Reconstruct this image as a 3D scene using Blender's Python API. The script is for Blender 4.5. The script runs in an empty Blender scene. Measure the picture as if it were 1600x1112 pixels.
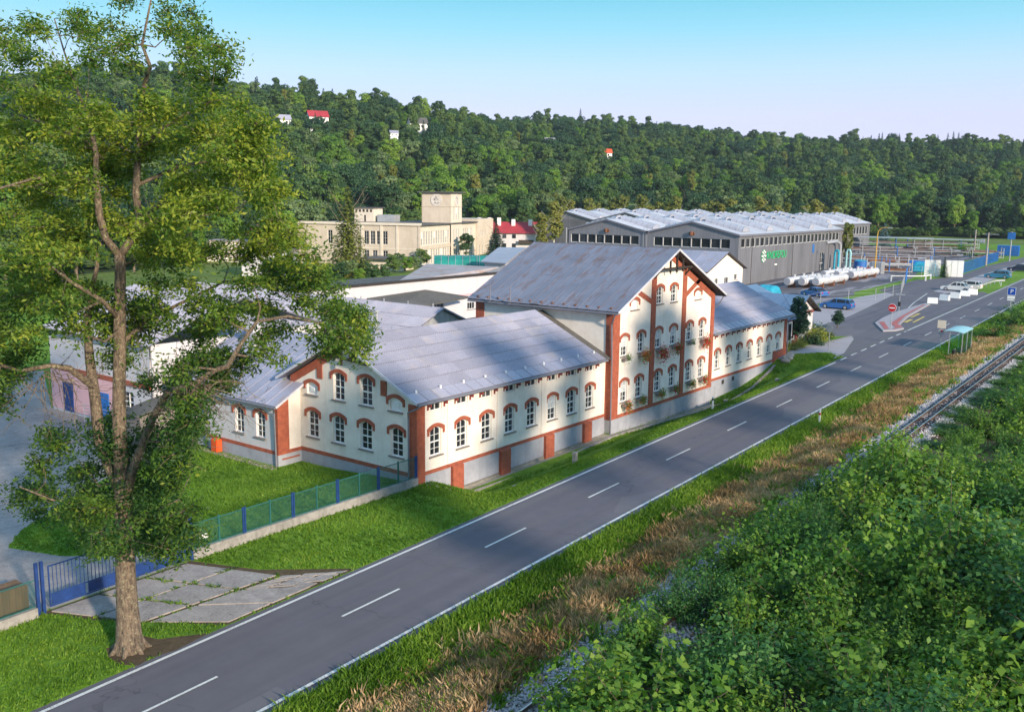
import bpy, bmesh, math, random
import numpy as np
from mathutils import Vector, Matrix, geometry

random.seed(7); RNG = np.random.default_rng(7)
PI = math.pi
scene = bpy.context.scene
COL = scene.collection

# ------------------------------------------------------------------ camera
CAM_F, CAM_P, CAM_R, CAM_A, CAM_H = 1484.2, .16526, .01157, .65102, 17.0
_F = np.array([math.cos(CAM_A)*math.cos(CAM_P), math.sin(CAM_A)*math.cos(CAM_P), -math.sin(CAM_P)])
_r = np.array([math.sin(CAM_A), -math.cos(CAM_A), 0.0]); _u = np.cross(_r, _F)
_R = _r*math.cos(CAM_R)+_u*math.sin(CAM_R); _U = -_r*math.sin(CAM_R)+_u*math.cos(CAM_R)
cd = bpy.data.cameras.new('camera'); cam = bpy.data.objects.new('camera', cd); COL.objects.link(cam)
cam.matrix_world = Matrix(((_R[0], _U[0], -_F[0], 0), (_R[1], _U[1], -_F[1], 0), (_R[2], _U[2], -_F[2], CAM_H), (0, 0, 0, 1)))
cd.sensor_width = 36.0; cd.lens = 36.0*CAM_F/1600.0; cd.clip_start = .5; cd.clip_end = 6000
scene.camera = cam

# ------------------------------------------------------------------ light
SUN_EL = math.radians(19.0)
SUN_D = np.array([-.30, -.95]); SUN_D = SUN_D/np.linalg.norm(SUN_D)      # horizontal direction towards the sun
w = bpy.data.worlds.new('World'); scene.world = w; w.use_nodes = True
wn = w.node_tree; wn.nodes.clear()
sky = wn.nodes.new('ShaderNodeTexSky'); sky.sky_type = 'NISHITA'; sky.sun_disc = False
sky.sun_elevation = SUN_EL; sky.sun_rotation = math.atan2(SUN_D[0], SUN_D[1])
sky.altitude = 350; sky.air_density = 1.0; sky.dust_density = .3; sky.ozone_density = 2.0
bg = wn.nodes.new('ShaderNodeBackground'); bg.inputs['Strength'].default_value = 1.0
wo = wn.nodes.new('ShaderNodeOutputWorld')
# clear evening sky: the physical sky evened out by a lavender-to-cyan gradient with height
tc = wn.nodes.new('ShaderNodeTexCoord'); sz = wn.nodes.new('ShaderNodeSeparateXYZ'); wn.links.new(tc.outputs['Generated'], sz.inputs[0])
cr = wn.nodes.new('ShaderNodeValToRGB'); wn.links.new(sz.outputs[2], cr.inputs[0]); el_ = cr.color_ramp.elements
SK = [(0.0, (.68, .64, .92)), (.085, (.64, .66, .94)), (.125, (.50, .70, .93)), (.165, (.28, .66, .84)), (.21, (.11, .53, .69)), (.38, (.30, .58, .84)), (1.0, (.32, .52, .80))]
while len(el_) < len(SK): el_.new(.5)
for i_, (p_, c_) in enumerate(SK): el_[i_].position = p_; el_[i_].color = (*c_, 1)
k1 = wn.nodes.new('ShaderNodeVectorMath'); k1.operation = 'SCALE'; k1.inputs['Scale'].default_value = .008; wn.links.new(sky.outputs[0], k1.inputs[0])
k2 = wn.nodes.new('ShaderNodeVectorMath'); k2.operation = 'SCALE'; k2.inputs['Scale'].default_value = .30; wn.links.new(cr.outputs[0], k2.inputs[0])
ad_ = wn.nodes.new('ShaderNodeVectorMath'); ad_.operation = 'ADD'; wn.links.new(k1.outputs[0], ad_.inputs[0]); wn.links.new(k2.outputs[0], ad_.inputs[1])
wn.links.new(ad_.outputs[0], bg.inputs[0]); wn.links.new(bg.outputs[0], wo.inputs[0])
sl = bpy.data.lights.new('sun', 'SUN'); sl.energy = 1.85; sl.angle = math.radians(2.5); sl.color = (1.0, .84, .64)
sun = bpy.data.objects.new('sun', sl); COL.objects.link(sun)
sun.rotation_euler = Vector((SUN_D[0]*math.cos(SUN_EL), SUN_D[1]*math.cos(SUN_EL), math.sin(SUN_EL))).to_track_quat('Z', 'Y').to_euler()
vs = scene.view_settings
vs.view_transform = 'Standard'; vs.look = 'None'; vs.gamma = 1; vs.use_curve_mapping = False
vs.exposure = 1.78
scene.display_settings.display_device = 'sRGB'

def ray(u, v):
    d = _F*CAM_F+_R*(u-800)-_U*(v-556); return d/np.linalg.norm(d)
def on_z(u, v, z):
    d = ray(u, v); t = (z-CAM_H)/d[2]; return np.array([0, 0, CAM_H])+t*d
def on_dist(u, v, dd):
    d = ray(u, v); t = dd/(d[0]*math.cos(CAM_A)+d[1]*math.sin(CAM_A)); return np.array([0, 0, CAM_H])+t*d

# ------------------------------------------------------------------ terrain
def ss(a, b, x):
    t = np.clip((np.asarray(x, float)-a)/(b-a), 0, 1); return t*t*(3-2*t)
AZ = [-30, 0, 9.66, 12.7, 15.9, 19.2, 22, 24.5, 28.1, 32.2, 36.3, 37.5, 38.6, 41.2, 44.9, 47.8, 49.3, 52.9, 56.7, 59.1, 62, 65, 80, 110]
EL = [.03, .05, .055, .0581, .0606, .0593, .0634, .0667, .0724, .0806, .0813, .0766, .0796, .0897, .0985, .0996, .1038, .1076, .1146, .1188, .1111, .1037, .07, .04]
RF = [400, 400, 392, 390, 385, 375, 368, 360, 345, 330, 310, 300, 292, 285, 278, 272, 268, 250, 230, 220, 210, 205, 200, 200]
RD = [800, 800, 800, 790, 780, 770, 750, 730, 710, 690, 670, 600, 560, 540, 530, 525, 520, 500, 480, 470, 460, 450, 440, 440]
def T(x, y):
    x = np.asarray(x, float); y = np.asarray(y, float)
    z = .013*np.clip(x, -60, 330)
    dep = np.interp(x, [39.6, 41.6, 52, 57, 60, 68, 76, 84, 89, 92.5], [.55, -.68, -.68, -.5, -.35, -.6, -.9, -.5, .15, .95])
    wgt = ss(31.2, 34.6, y)*(1-ss(50, 56, y))*ss(39.5, 41.0, x)*(1-ss(91.5, 94.5, x))
    z = z*(1-wgt)+dep*wgt
    wl = ss(37.5, 45, y)*(1-ss(60, 90, x))*(1-ss(39, 41, x)*(1-ss(50, 56, y)))
    z = z*(1-wl)+(.08+.001*x)*wl
    ysk = y-.015*(x-40)
    z = z-.45*np.exp(-((ysk-21.6)/1.3)**2)+.12*np.exp(-((ysk-16.9)/1.6)**4)
    a = np.degrees(np.arctan2(y, x)); R = np.hypot(x, y)
    rf = np.interp(a, AZ, RF); rd = np.interp(a, AZ, RD); el = np.interp(a, AZ, EL)
    zr = CAM_H+rd*el-13.0
    t = np.clip((R-rf)/(rd-rf), 0, 1)
    h = (zr-z)*(.25*t*t*(3-2*t)+.75*t)
    z = z+h-ss(1.0, 3.0, R/rd)*(zr+5)*.6
    return z
def Tz(x, y): return float(T(x, y))

# ------------------------------------------------------------------ materials
def nodes(m):
    m.use_nodes = True; nt = m.node_tree; nt.nodes.clear()
    out = nt.nodes.new('ShaderNodeOutputMaterial'); p = nt.nodes.new('ShaderNodeBsdfPrincipled')
    nt.links.new(p.outputs[0], out.inputs[0]); return nt, p, out
def ramp(nt, fac, stops):
    r = nt.nodes.new('ShaderNodeValToRGB'); e = r.color_ramp.elements
    while len(e) < len(stops): e.new(.5)
    for i, (pos, c) in enumerate(stops): e[i].position = pos; e[i].color = (*c, 1)
    nt.links.new(fac, r.inputs[0]); return r.outputs[0]
def noise(nt, scale, detail=4, rough=.55, vec=None, dist=0):
    n = nt.nodes.new('ShaderNodeTexNoise'); n.inputs['Scale'].default_value = scale
    n.inputs['Detail'].default_value = detail; n.inputs['Roughness'].default_value = rough; n.inputs['Distortion'].default_value = dist
    if vec is not None: nt.links.new(vec, n.inputs['Vector'])
    return n.outputs[0]
def geo_pos(nt, scale=(1, 1, 1)):
    g = nt.nodes.new('ShaderNodeNewGeometry'); mp = nt.nodes.new('ShaderNodeMapping'); mp.inputs['Scale'].default_value = scale
    nt.links.new(g.outputs['Position'], mp.inputs[0]); return mp.outputs[0]
def mixc(nt, fac, a, b, mode='MIX'):
    m = nt.nodes.new('ShaderNodeMix'); m.data_type = 'RGBA'; m.blend_type = mode
    for s, v in ((m.inputs[0], fac), (m.inputs[6], a), (m.inputs[7], b)):
        if isinstance(v, (float, int)): s.default_value = v
        elif isinstance(v, tuple): s.default_value = (*v, 1)
        else: nt.links.new(v, s)
    return m.outputs[2]
def mth(nt, op, a, b=0.0):
    m = nt.nodes.new('ShaderNodeMath'); m.operation = op
    for s, v in ((m.inputs[0], a), (m.inputs[1], b)):
        if isinstance(v, (float, int)): s.default_value = v
        else: nt.links.new(v, s)
    return m.outputs[0]
def bump(nt, p, h, strength=.3, dist=.05):
    b = nt.nodes.new('ShaderNodeBump'); b.inputs['Strength'].default_value = strength; b.inputs['Distance'].default_value = dist
    nt.links.new(h, b.inputs['Height']); nt.links.new(b.outputs[0], p.inputs['Normal'])
def flat(name, c, rough=.7, metal=0, var=.12, scale=3.0, bmp=0, vscale=(1, 1, 1), rnd=0.0):
    m = bpy.data.materials.new(name); nt, p, _ = nodes(m)
    v = geo_pos(nt, vscale)
    n = noise(nt, scale, 5, .6, v); n2 = noise(nt, scale*.13, 3, .5, v)
    f = mth(nt, 'ADD', mth(nt, 'MULTIPLY', n, .6), mth(nt, 'MULTIPLY', n2, .4))
    lo = tuple(x*(1-2*var) for x in c); hi = tuple(min(1, x*(1+2*var)) for x in c)
    col = ramp(nt, f, [(.3, lo), (.7, hi)])
    if rnd:
        oi = nt.nodes.new('ShaderNodeObjectInfo')
        k = mth(nt, 'ADD', mth(nt, 'MULTIPLY', oi.outputs['Random'], rnd*2), 1-rnd)
        cmb = nt.nodes.new('ShaderNodeCombineColor')
        for i in range(3): nt.links.new(k, cmb.inputs[i])
        col = mixc(nt, 1.0, col, cmb.outputs[0], 'MULTIPLY')
    nt.links.new(col, p.inputs['Base Color']); p.inputs['Roughness'].default_value = rough; p.inputs['Metallic'].default_value = metal
    if bmp: bump(nt, p, n, bmp)
    return m
M = {}
def ground_mat(name, stops, scale, big, bmp, rough=.95, dist=.06, extra=None):
    m = bpy.data.materials.new(name); nt, p, _ = nodes(m); v = geo_pos(nt)
    a = noise(nt, scale, 6, .65, v); b = noise(nt, big, 4, .6, v); c = noise(nt, big*6, 4, .6, v)
    f = mth(nt, 'ADD', mth(nt, 'MULTIPLY', a, .42), mth(nt, 'ADD', mth(nt, 'MULTIPLY', b, .3), mth(nt, 'MULTIPLY', c, .28)))
    col = ramp(nt, f, stops)
    if extra: col = extra(nt, v, col)
    nt.links.new(col, p.inputs['Base Color']); p.inputs['Roughness'].default_value = rough; p.inputs['Specular IOR Level'].default_value = .25
    bump(nt, p, a, bmp, dist); return m
M['grass'] = ground_mat('grass', [(.34, (0.055, 0.120, 0.011)), (.46, (0.110, 0.225, 0.018)), (.56, (0.170, 0.300, 0.024)), (.68, (0.270, 0.350, 0.054))], 6.5, .12, .9, dist=.12)
M['meadow'] = ground_mat('meadow', [(.34, (.05, .10, .012)), (.5, (.11, .17, .03)), (.66, (.24, .23, .07))], 3, .05, .7, dist=.2)
M['dry'] = ground_mat('dry_ground', [(.33, (0.078, 0.072, 0.026)), (.5, (0.247, 0.156, 0.065)), (.68, (0.390, 0.260, 0.130))], 5, .2, 1.0, dist=.15)
M['forest_floor'] = ground_mat('forest_floor', [(.3, (.02, .045, .015)), (.7, (.05, .085, .03))], .4, .05, .4)
def cracks(nt, v, col):
    vo = nt.nodes.new('ShaderNodeTexVoronoi'); vo.feature = 'DISTANCE_TO_EDGE'; vo.inputs['Scale'].default_value = .09
    nz = nt.nodes.new('ShaderNodeTexNoise'); nz.inputs['Scale'].default_value = .9; nt.links.new(v, nz.inputs['Vector'])
    add = nt.nodes.new('ShaderNodeVectorMath'); add.operation = 'MULTIPLY_ADD'
    nt.links.new(nz.outputs['Color'], add.inputs[0]); add.inputs[1].default_value = (3, 3, 0); nt.links.new(v, add.inputs[2])
    nt.links.new(add.outputs[0], vo.inputs['Vector'])
    k = mth(nt, 'LESS_THAN', vo.outputs['Distance'], .0022)
    c = mixc(nt, mth(nt, 'MULTIPLY', k, .35), col, (.03, .03, .035))
    sp = nt.nodes.new('ShaderNodeSeparateXYZ'); nt.links.new(v, sp.inputs[0])
    yy = mth(nt, 'SUBTRACT', sp.outputs[1], mth(nt, 'MULTIPLY', sp.outputs[0], .015))
    wv = mth(nt, 'SINE', mth(nt, 'MULTIPLY', mth(nt, 'SUBTRACT', yy, 24.75), 3.9)); wn_ = noise(nt, .35, 3, .6, geo_pos(nt, (.15, 1, 1)))
    c = mixc(nt, mth(nt, 'MULTIPLY', mth(nt, 'MULTIPLY', mth(nt, 'ADD', wv, 1), .5), mth(nt, 'MULTIPLY', wn_, .5)), c, (.085, .080, .098))
    pt_ = nt.nodes.new('ShaderNodeTexVoronoi'); pt_.inputs['Scale'].default_value = .16; pt_.distance = 'CHEBYCHEV'; nt.links.new(geo_pos(nt, (.5, 1.3, 1)), pt_.inputs['Vector'])
    sc_ = nt.nodes.new('ShaderNodeSeparateColor'); nt.links.new(pt_.outputs['Color'], sc_.inputs[0])
    c = mixc(nt, mth(nt, 'MULTIPLY', mth(nt, 'GREATER_THAN', sc_.outputs[0], .78), .38), c, (.19, .18, .20))
    st = noise(nt, 1.0, 3, .5, geo_pos(nt, (.02, 1.1, 1)))
    return mixc(nt, mth(nt, 'MULTIPLY', ramp(nt, st, [(.42, (0, 0, 0)), (.62, (1, 1, 1))]), .38), c, (.17, .16, .165))
M['asphalt'] = ground_mat('asphalt', [(.3, (.108, .102, .125)), (.5, (.130, .123, .150)), (.7, (.158, .148, .176))], 40, .25, .12, .85, .01, cracks)
def streaks(nt, v, col):
    st = noise(nt, 1.0, 4, .6, geo_pos(nt, (.06, .5, 1)))
    return mixc(nt, ramp(nt, st, [(.5, (0, 0, 0)), (.6, (.8, .8, .8))]), col, (.34, .32, .36))
M['yard_asphalt'] = ground_mat('yard_asphalt', [(.3, (.085, .08, .095)), (.7, (.16, .15, .17))], 10, .2, .2, .9, .02, streaks)
M['paving'] = ground_mat('paving', [(.3, (.30, .28, .31)), (.7, (.42, .39, .42))], 6, .2, .15, .85, .01)
M['concrete'] = ground_mat('concrete', [(.36, (.13, .11, .105)), (.44, (.27, .24, .235)), (.54, (.35, .315, .305)), (.66, (.46, .41, .39))], 9, .35, .3, .9, .02)
M['gravel'] = ground_mat('gravel', [(.34, (0.110, 0.105, 0.099)), (.5, (0.330, 0.308, 0.297)), (.66, (0.572, 0.550, 0.528))], 9, .3, 1.0, .9, .1)
M['pebble'] = ground_mat('pebble', [(.34, (.16, .14, .11)), (.5, (.34, .30, .24)), (.66, (.5, .46, .4))], 12, .3, .8, .9, .06)
M['soil'] = ground_mat('soil', [(.3, (.05, .035, .02)), (.7, (.14, .10, .06))], 5, .3, .8)

def wall_mat(name, c, stain, amt=.35, scale=1.0):
    m = bpy.data.materials.new(name); nt, p, _ = nodes(m)
    v = geo_pos(nt); n = noise(nt, 1.3*scale, 6, .65, v); s = noise(nt, 1.0, 5, .7, geo_pos(nt, (1.6, 1.6, .22)))
    fine = noise(nt, 30, 3, .6, v)
    col = mixc(nt, mth(nt, 'MULTIPLY', ramp(nt, n, [(.42, (0, 0, 0)), (.68, (1, 1, 1))]), amt), c, stain)
    col = mixc(nt, mth(nt, 'MULTIPLY', ramp(nt, s, [(.5, (0, 0, 0)), (.72, (1, 1, 1))]), amt), col, stain)
    nt.links.new(col, p.inputs['Base Color']); p.inputs['Roughness'].default_value = .88
    bump(nt, p, fine, .15, .01); return m
M['plaster'] = wall_mat('cream_plaster', (.82, .75, .69), (.62, .53, .47), .45)
M['plaster_white'] = wall_mat('white_plaster', (.58, .56, .60), (.46, .43, .44), .35)
M['plaster_pink'] = wall_mat('pink_plaster', (.72, .42, .46), (.55, .36, .38), .3)
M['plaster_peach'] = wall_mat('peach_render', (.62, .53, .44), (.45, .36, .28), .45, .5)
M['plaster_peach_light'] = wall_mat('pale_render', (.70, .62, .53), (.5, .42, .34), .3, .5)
M['plinth'] = wall_mat('grey_plinth', (.36, .37, .43), (.22, .225, .27), .5)
M['stone_wall'] = wall_mat('rough_concrete_wall', (.34, .32, .31), (.16, .15, .14), .7, 3)
M['white'] = flat('white_paint', (.80, .80, .80), .5, var=.03)
M['frame'] = flat('window_white', (.82, .82, .82), .45, var=.02)
M['medallion'] = flat('medallion_plaster', (.62, .56, .52), .8, var=.1)
M['sill'] = flat('sill_grey', (.22, .19, .18), .7)
def brick_mat(name, base):
    m = bpy.data.materials.new(name); nt, p, _ = nodes(m)
    g = nt.nodes.new('ShaderNodeNewGeometry'); sx = nt.nodes.new('ShaderNodeSeparateXYZ'); nt.links.new(g.outputs['Position'], sx.inputs[0])
    cb = nt.nodes.new('ShaderNodeCombineXYZ'); nt.links.new(mth(nt, 'ADD', sx.outputs[0], sx.outputs[1]), cb.inputs[0]); nt.links.new(sx.outputs[2], cb.inputs[1])
    b = nt.nodes.new('ShaderNodeTexBrick'); nt.links.new(cb.outputs[0], b.inputs['Vector'])
    b.inputs['Scale'].default_value = 1; b.inputs['Brick Width'].default_value = .26; b.inputs['Row Height'].default_value = .085; b.inputs['Mortar Size'].default_value = .008
    b.inputs['Color1'].default_value = (*base, 1); b.inputs['Color2'].default_value = (base[0]*.7, base[1]*.62, base[2]*.6, 1); b.inputs['Mortar'].default_value = (.20, .11, .08, 1)
    n = noise(nt, 3, 4, .6, g.outputs['Position'])
    col = mixc(nt, .35, b.outputs[0], ramp(nt, n, [(.35, (.22, .05, .03)), (.65, (.52, .14, .065))]), 'MIX')
    nt.links.new(col, p.inputs['Base Color']); p.inputs['Roughness'].default_value = .8
    bump(nt, p, b.outputs['Fac'], -.3, .01); return m
M['brick'] = brick_mat('red_brick', (.40, .085, .042))
M['brick_dark'] = flat('dark_red_render', (.25, .05, .045), .8, var=.2, scale=8)
def roof_mat(name, c, rust, rust_amt, rough=.45, metal=.0, rscale=(.5, .5, .5), rnd=.08):
    m = bpy.data.materials.new(name); nt, p, _ = nodes(m)
    oi = nt.nodes.new('ShaderNodeObjectInfo')
    n = noise(nt, 1.2, 6, .7, geo_pos(nt, rscale)); n2 = noise(nt, .35, 4, .6, geo_pos(nt)); n3 = noise(nt, 9, 4, .65, geo_pos(nt))
    col = ramp(nt, mth(nt, 'ADD', mth(nt, 'MULTIPLY', n2, .5), mth(nt, 'MULTIPLY', n3, .5)), [(.35, tuple(x*.8 for x in c)), (.65, tuple(min(1, x*1.15) for x in c))])
    sh = mth(nt, 'ADD', mth(nt, 'MULTIPLY', oi.outputs['Random'], 2*rnd), 1-rnd)
    cmb = nt.nodes.new('ShaderNodeCombineColor')
    for i in range(3): nt.links.new(sh, cmb.inputs[i])
    col = mixc(nt, 1.0, col, cmb.outputs[0], 'MULTIPLY')
    rf = mth(nt, 'ADD', n, mth(nt, 'MULTIPLY', mth(nt, 'SUBTRACT', oi.outputs['Random'], .5), .12))
    k = ramp(nt, rf, [(.62-.2*rust_amt, (0, 0, 0)), (.74-.14*rust_amt, (1, 1, 1))])
    col = mixc(nt, mth(nt, 'MULTIPLY', k, min(1, .35+rust_amt*.5)), col, rust)
    nt.links.new(col, p.inputs['Base Color']); p.inputs['Roughness'].default_value = rough; p.inputs['Metallic'].default_value = metal
    bump(nt, p, n3, .08, .01); return m
M['roof_light'] = roof_mat('corrugated_sheet', (.34, .335, .42), (.50, .42, .38), .35, .42)
M['roof_old'] = roof_mat('old_sheet', (.19, .20, .265), (.15, .075, .045), .55, .45, rscale=(.45, 1.3, .6), rnd=.10)
M['roof_mid'] = roof_mat('seamed_sheet', (.33, .33, .42), (.34, .22, .15), .4, .45, rscale=(.4, 1.1, .5))
M['roof_rusty'] = roof_mat('rusted_sheet', (.42, .37, .38), (.33, .19, .13), .8, .6)
M['roof_blue'] = roof_mat('blue_sheet', (.13, .21, .34), (.09, .14, .24), .2, .4)
M['roof_white'] = roof_mat('white_roof', (.56, .56, .62), (.42, .38, .38), .3, .5)
M['roof_dark'] = flat('bitumen', (.10, .095, .09), .85, var=.2)
M['roof_red'] = flat('red_tile', (.36, .03, .04), .7, var=.15)
M['gutter'] = flat('zinc', (.20, .20, .24), .45, .2, .1)
M['verge'] = flat('pale_verge', (.55, .55, .62), .5)
M['wood_dark'] = flat('dark_timber', (.035, .025, .02), .7, var=.2)
M['wood'] = flat('timber', (.18, .10, .05), .8, var=.25, vscale=(1, 1, .2))
def glass_mat(name, c, rough=.08):
    m = bpy.data.materials.new(name); nt, p, _ = nodes(m)
    oi = nt.nodes.new('ShaderNodeObjectInfo')
    n = noise(nt, 1.1, 3, .5, geo_pos(nt))
    f = mth(nt, 'ADD', mth(nt, 'MULTIPLY', n, .6), mth(nt, 'MULTIPLY', oi.outputs['Random'], .4))
    col = ramp(nt, f, [(.25, tuple(x*.5 for x in c)), (.55, c), (.8, tuple(min(1, x*2.2+.02) for x in c))])
    nt.links.new(col, p.inputs['Base Color']); p.inputs['Roughness'].default_value = rough; p.inputs['IOR'].default_value = 1.5
    p.inputs['Specular IOR Level'].default_value = .4
    return m
M['glass'] = glass_mat('dark_glass', (.022, .026, .034))
M['glass_brown'] = glass_mat('band_glass', (.05, .045, .035))
M['curtain'] = flat('curtained_glass', (.52, .54, .58), .25, var=.2)
M['grey_clad'] = flat('grey_cladding', (.15, .15, .17), .55, var=.18, scale=1.2, vscale=(2.0, 2.0, .15))  # darker copy of the cladding: shade on the long walls put into its colour
M['grey_clad_light'] = flat('grey_cladding_front', (.20, .20, .225), .55, var=.1, scale=1.2, vscale=(2.0, 2.0, .15))
M['blue_paint'] = flat('blue_paint', (.012, .045, .19), .5, var=.2)
M['blue_bright'] = flat('bright_blue', (.02, .14, .45), .5, var=.2)
M['turq'] = flat('turquoise_cover', (.02, .33, .48), .5, var=.25)
M['teal'] = flat('teal_tarp', (.01, .22, .19), .5, var=.25)
M['mesh_green'] = flat('green_fence_wire', (.02, .12, .11), .6)
M['orange'] = flat('orange_plastic', (.65, .09, .02), .5)
M['yellow_pole'] = flat('yellow_pole', (.55, .33, .06), .5)
M['metal'] = flat('galvanised', (.42, .43, .46), .4, .3)
M['metal_white'] = flat('tank_white', (.52, .52, .55), .45, var=.14)
M['rust'] = flat('rusty_steel', (.17, .07, .035), .8, var=.35, scale=6)
M['rust_grey'] = flat('stacked_steel', (.14, .11, .11), .7, var=.4, scale=5, rnd=.5)
M['black'] = flat('black_rubber', (.015, .015, .017), .7)
M['sign_red'] = flat('sign_red', (.55, .01, .02), .4, var=.02)
M['sign_blue'] = flat('sign_blue', (.005, .06, .40), .4, var=.02)
M['sign_green'] = flat('sign_green', (.01, .50, .17), .5, var=.02)
def paint_mat():
    m = bpy.data.materials.new('road_paint'); nt, p, _ = nodes(m); v = geo_pos(nt); n = noise(nt, 14, 6, .7, v); n2 = noise(nt, .6, 3, .6, v)
    f = mth(nt, 'ADD', mth(nt, 'MULTIPLY', n, .7), mth(nt, 'MULTIPLY', n2, .3))
    nt.links.new(ramp(nt, f, [(.36, (.17, .165, .18)), (.46, (.60, .60, .60)), (.6, (.72, .72, .72))]), p.inputs['Base Color']); p.inputs['Roughness'].default_value = .8; return m
M['line_white'] = paint_mat()
M['line_yellow'] = flat('yellow_road_paint', (.55, .40, .10), .7, var=.25, scale=6)
M['line_red'] = flat('red_paving', (.42, .12, .11), .8, var=.15)
M['rail'] = flat('rail_steel', (.20, .13, .10), .4, .5)
M['rail_top'] = flat('rail_head', (.55, .50, .46), .3, .7)
M['sleeper'] = flat('sleeper_timber', (.075, .05, .045), .9, var=.3)
M['stone'] = flat('ballast_stone', (.46, .44, .46), .9, var=.35, scale=12)
M['flower_red'] = flat('red_petals', (.68, .02, .02), .7, var=.4, scale=20)
M['flower_orange'] = flat('orange_petals', (.60, .13, .03), .7, var=.4, scale=20)
M['shelter_roof'] = flat('shelter_roof_sheet', (.33, .58, .62), .3, var=.08)
def clear_glass():
    m = bpy.data.materials.new('shelter_glass'); m.use_nodes = True; nt = m.node_tree; nt.nodes.clear()
    o = nt.nodes.new('ShaderNodeOutputMaterial'); a = nt.nodes.new('ShaderNodeBsdfTransparent'); b = nt.nodes.new('ShaderNodeBsdfGlossy')
    a.inputs[0].default_value = (.62, .88, .86, 1); b.inputs['Roughness'].default_value = .08; b.inputs[0].default_value = (.8, .95, .95, 1)
    x = nt.nodes.new('ShaderNodeMixShader'); x.inputs[0].default_value = .18
    nt.links.new(a.outputs[0], x.inputs[1]); nt.links.new(b.outputs[0], x.inputs[2]); nt.links.new(x.outputs[0], o.inputs[0]); return m
M['clear'] = clear_glass()
def leaf_mat(name, dark, mid, light, trans=.3, rnd=.25):
    m = bpy.data.materials.new(name); nt, p, out = nodes(m)
    at = nt.nodes.new('ShaderNodeAttribute'); at.attribute_name = 'tint'
    oi = nt.nodes.new('ShaderNodeObjectInfo')
    f = mth(nt, 'ADD', mth(nt, 'MULTIPLY', at.outputs['Fac'], 1-rnd), mth(nt, 'MULTIPLY', oi.outputs['Random'], rnd))
    col = ramp(nt, f, [(.1, dark), (.5, mid), (.92, light)])
    nt.links.new(col, p.inputs['Base Color']); p.inputs['Roughness'].default_value = .55; p.inputs['Specular IOR Level'].default_value = .35
    tr = nt.nodes.new('ShaderNodeBsdfTranslucent'); nt.links.new(mixc(nt, 1.0, col, (1.0, 1.15, .5), 'MULTIPLY'), tr.inputs[0])
    mx = nt.nodes.new('ShaderNodeMixShader'); mx.inputs[0].default_value = trans
    nt.links.new(p.outputs[0], mx.inputs[1]); nt.links.new(tr.outputs[0], mx.inputs[2]); nt.links.new(mx.outputs[0], out.inputs[0]); return m
M['leaf_forest'] = leaf_mat('forest_leaf', (.026, .066, .024), (.062, .130, .034), (.150, .230, .045), .25, .6)
M['leaf_dark'] = leaf_mat('dark_leaf', (0.016, 0.049, 0.023), (0.031, 0.086, 0.034), (0.058, 0.124, 0.039), .2, .4)
M['leaf_conifer'] = leaf_mat('conifer_needle', (0.013, 0.042, 0.026), (0.026, 0.072, 0.036), (0.052, 0.111, 0.046), .1, .4)
M['leaf_blue'] = leaf_mat('blue_needle', (.05, .10, .10), (.10, .18, .18), (.18, .27, .27), .1, .2)
M['leaf_birch'] = leaf_mat('birch_leaf', (0.090, 0.126, 0.022), (0.180, 0.204, 0.036), (0.300, 0.282, 0.060), .3, .4)
M['leaf_bright'] = leaf_mat('bright_leaf', (0.058, 0.143, 0.019), (0.130, 0.260, 0.029), (0.260, 0.377, 0.046), .35, .5)
M['leaf_willow'] = leaf_mat('grey_green_leaf', (0.078, 0.130, 0.052), (0.156, 0.234, 0.091), (0.260, 0.338, 0.156), .3, .3)
M['leaf_shrub'] = leaf_mat('hazel_leaf', (.028, .095, .018), (.095, .230, .030), (.26, .38, .055), .4, .4)
M['leaf_shrub2'] = leaf_mat('elder_leaf', (.022, .085, .030), (.070, .20, .050), (.17, .32, .085), .4, .35)
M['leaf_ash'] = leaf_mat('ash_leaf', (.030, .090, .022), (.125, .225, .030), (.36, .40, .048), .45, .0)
M['leaf_yellow'] = leaf_mat('yellow_shrub_leaf', (.12, .16, .02), (.28, .30, .04), (.42, .40, .08), .3, .2)
M['leaf_purple'] = leaf_mat('purple_leaf', (.03, .018, .03), (.05, .03, .045), (.08, .05, .06), .2, .2)
M['blade_green'] = leaf_mat('grass_blade', (.075, .165, .014), (.155, .290, .025), (.27, .37, .055), .4, 0)
M['blade_dry'] = leaf_mat('dry_blade', (.26, .16, .075), (.54, .35, .21), (.72, .54, .36), .35, 0)
def bark_mat():
    m = bpy.data.materials.new('bark'); nt, p, _ = nodes(m)
    n = noise(nt, 5, 6, .7, geo_pos(nt, (2.5, 2.5, .7))); l = noise(nt, 9, 4, .6, geo_pos(nt))
    col = ramp(nt, n, [(.35, (.06, .045, .035)), (.65, (.27, .20, .145))])
    col = mixc(nt, ramp(nt, l, [(.56, (0, 0, 0)), (.66, (.75, .75, .75))]), col, (.36, .34, .22))
    nt.links.new(col, p.inputs['Base Color']); p.inputs['Roughness'].default_value = .95; bump(nt, p, n, 1.0, .08); return m
M['bark'] = bark_mat()
M['bark_pale'] = flat('birch_bark', (.5, .48, .44), .8, var=.3)

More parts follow.
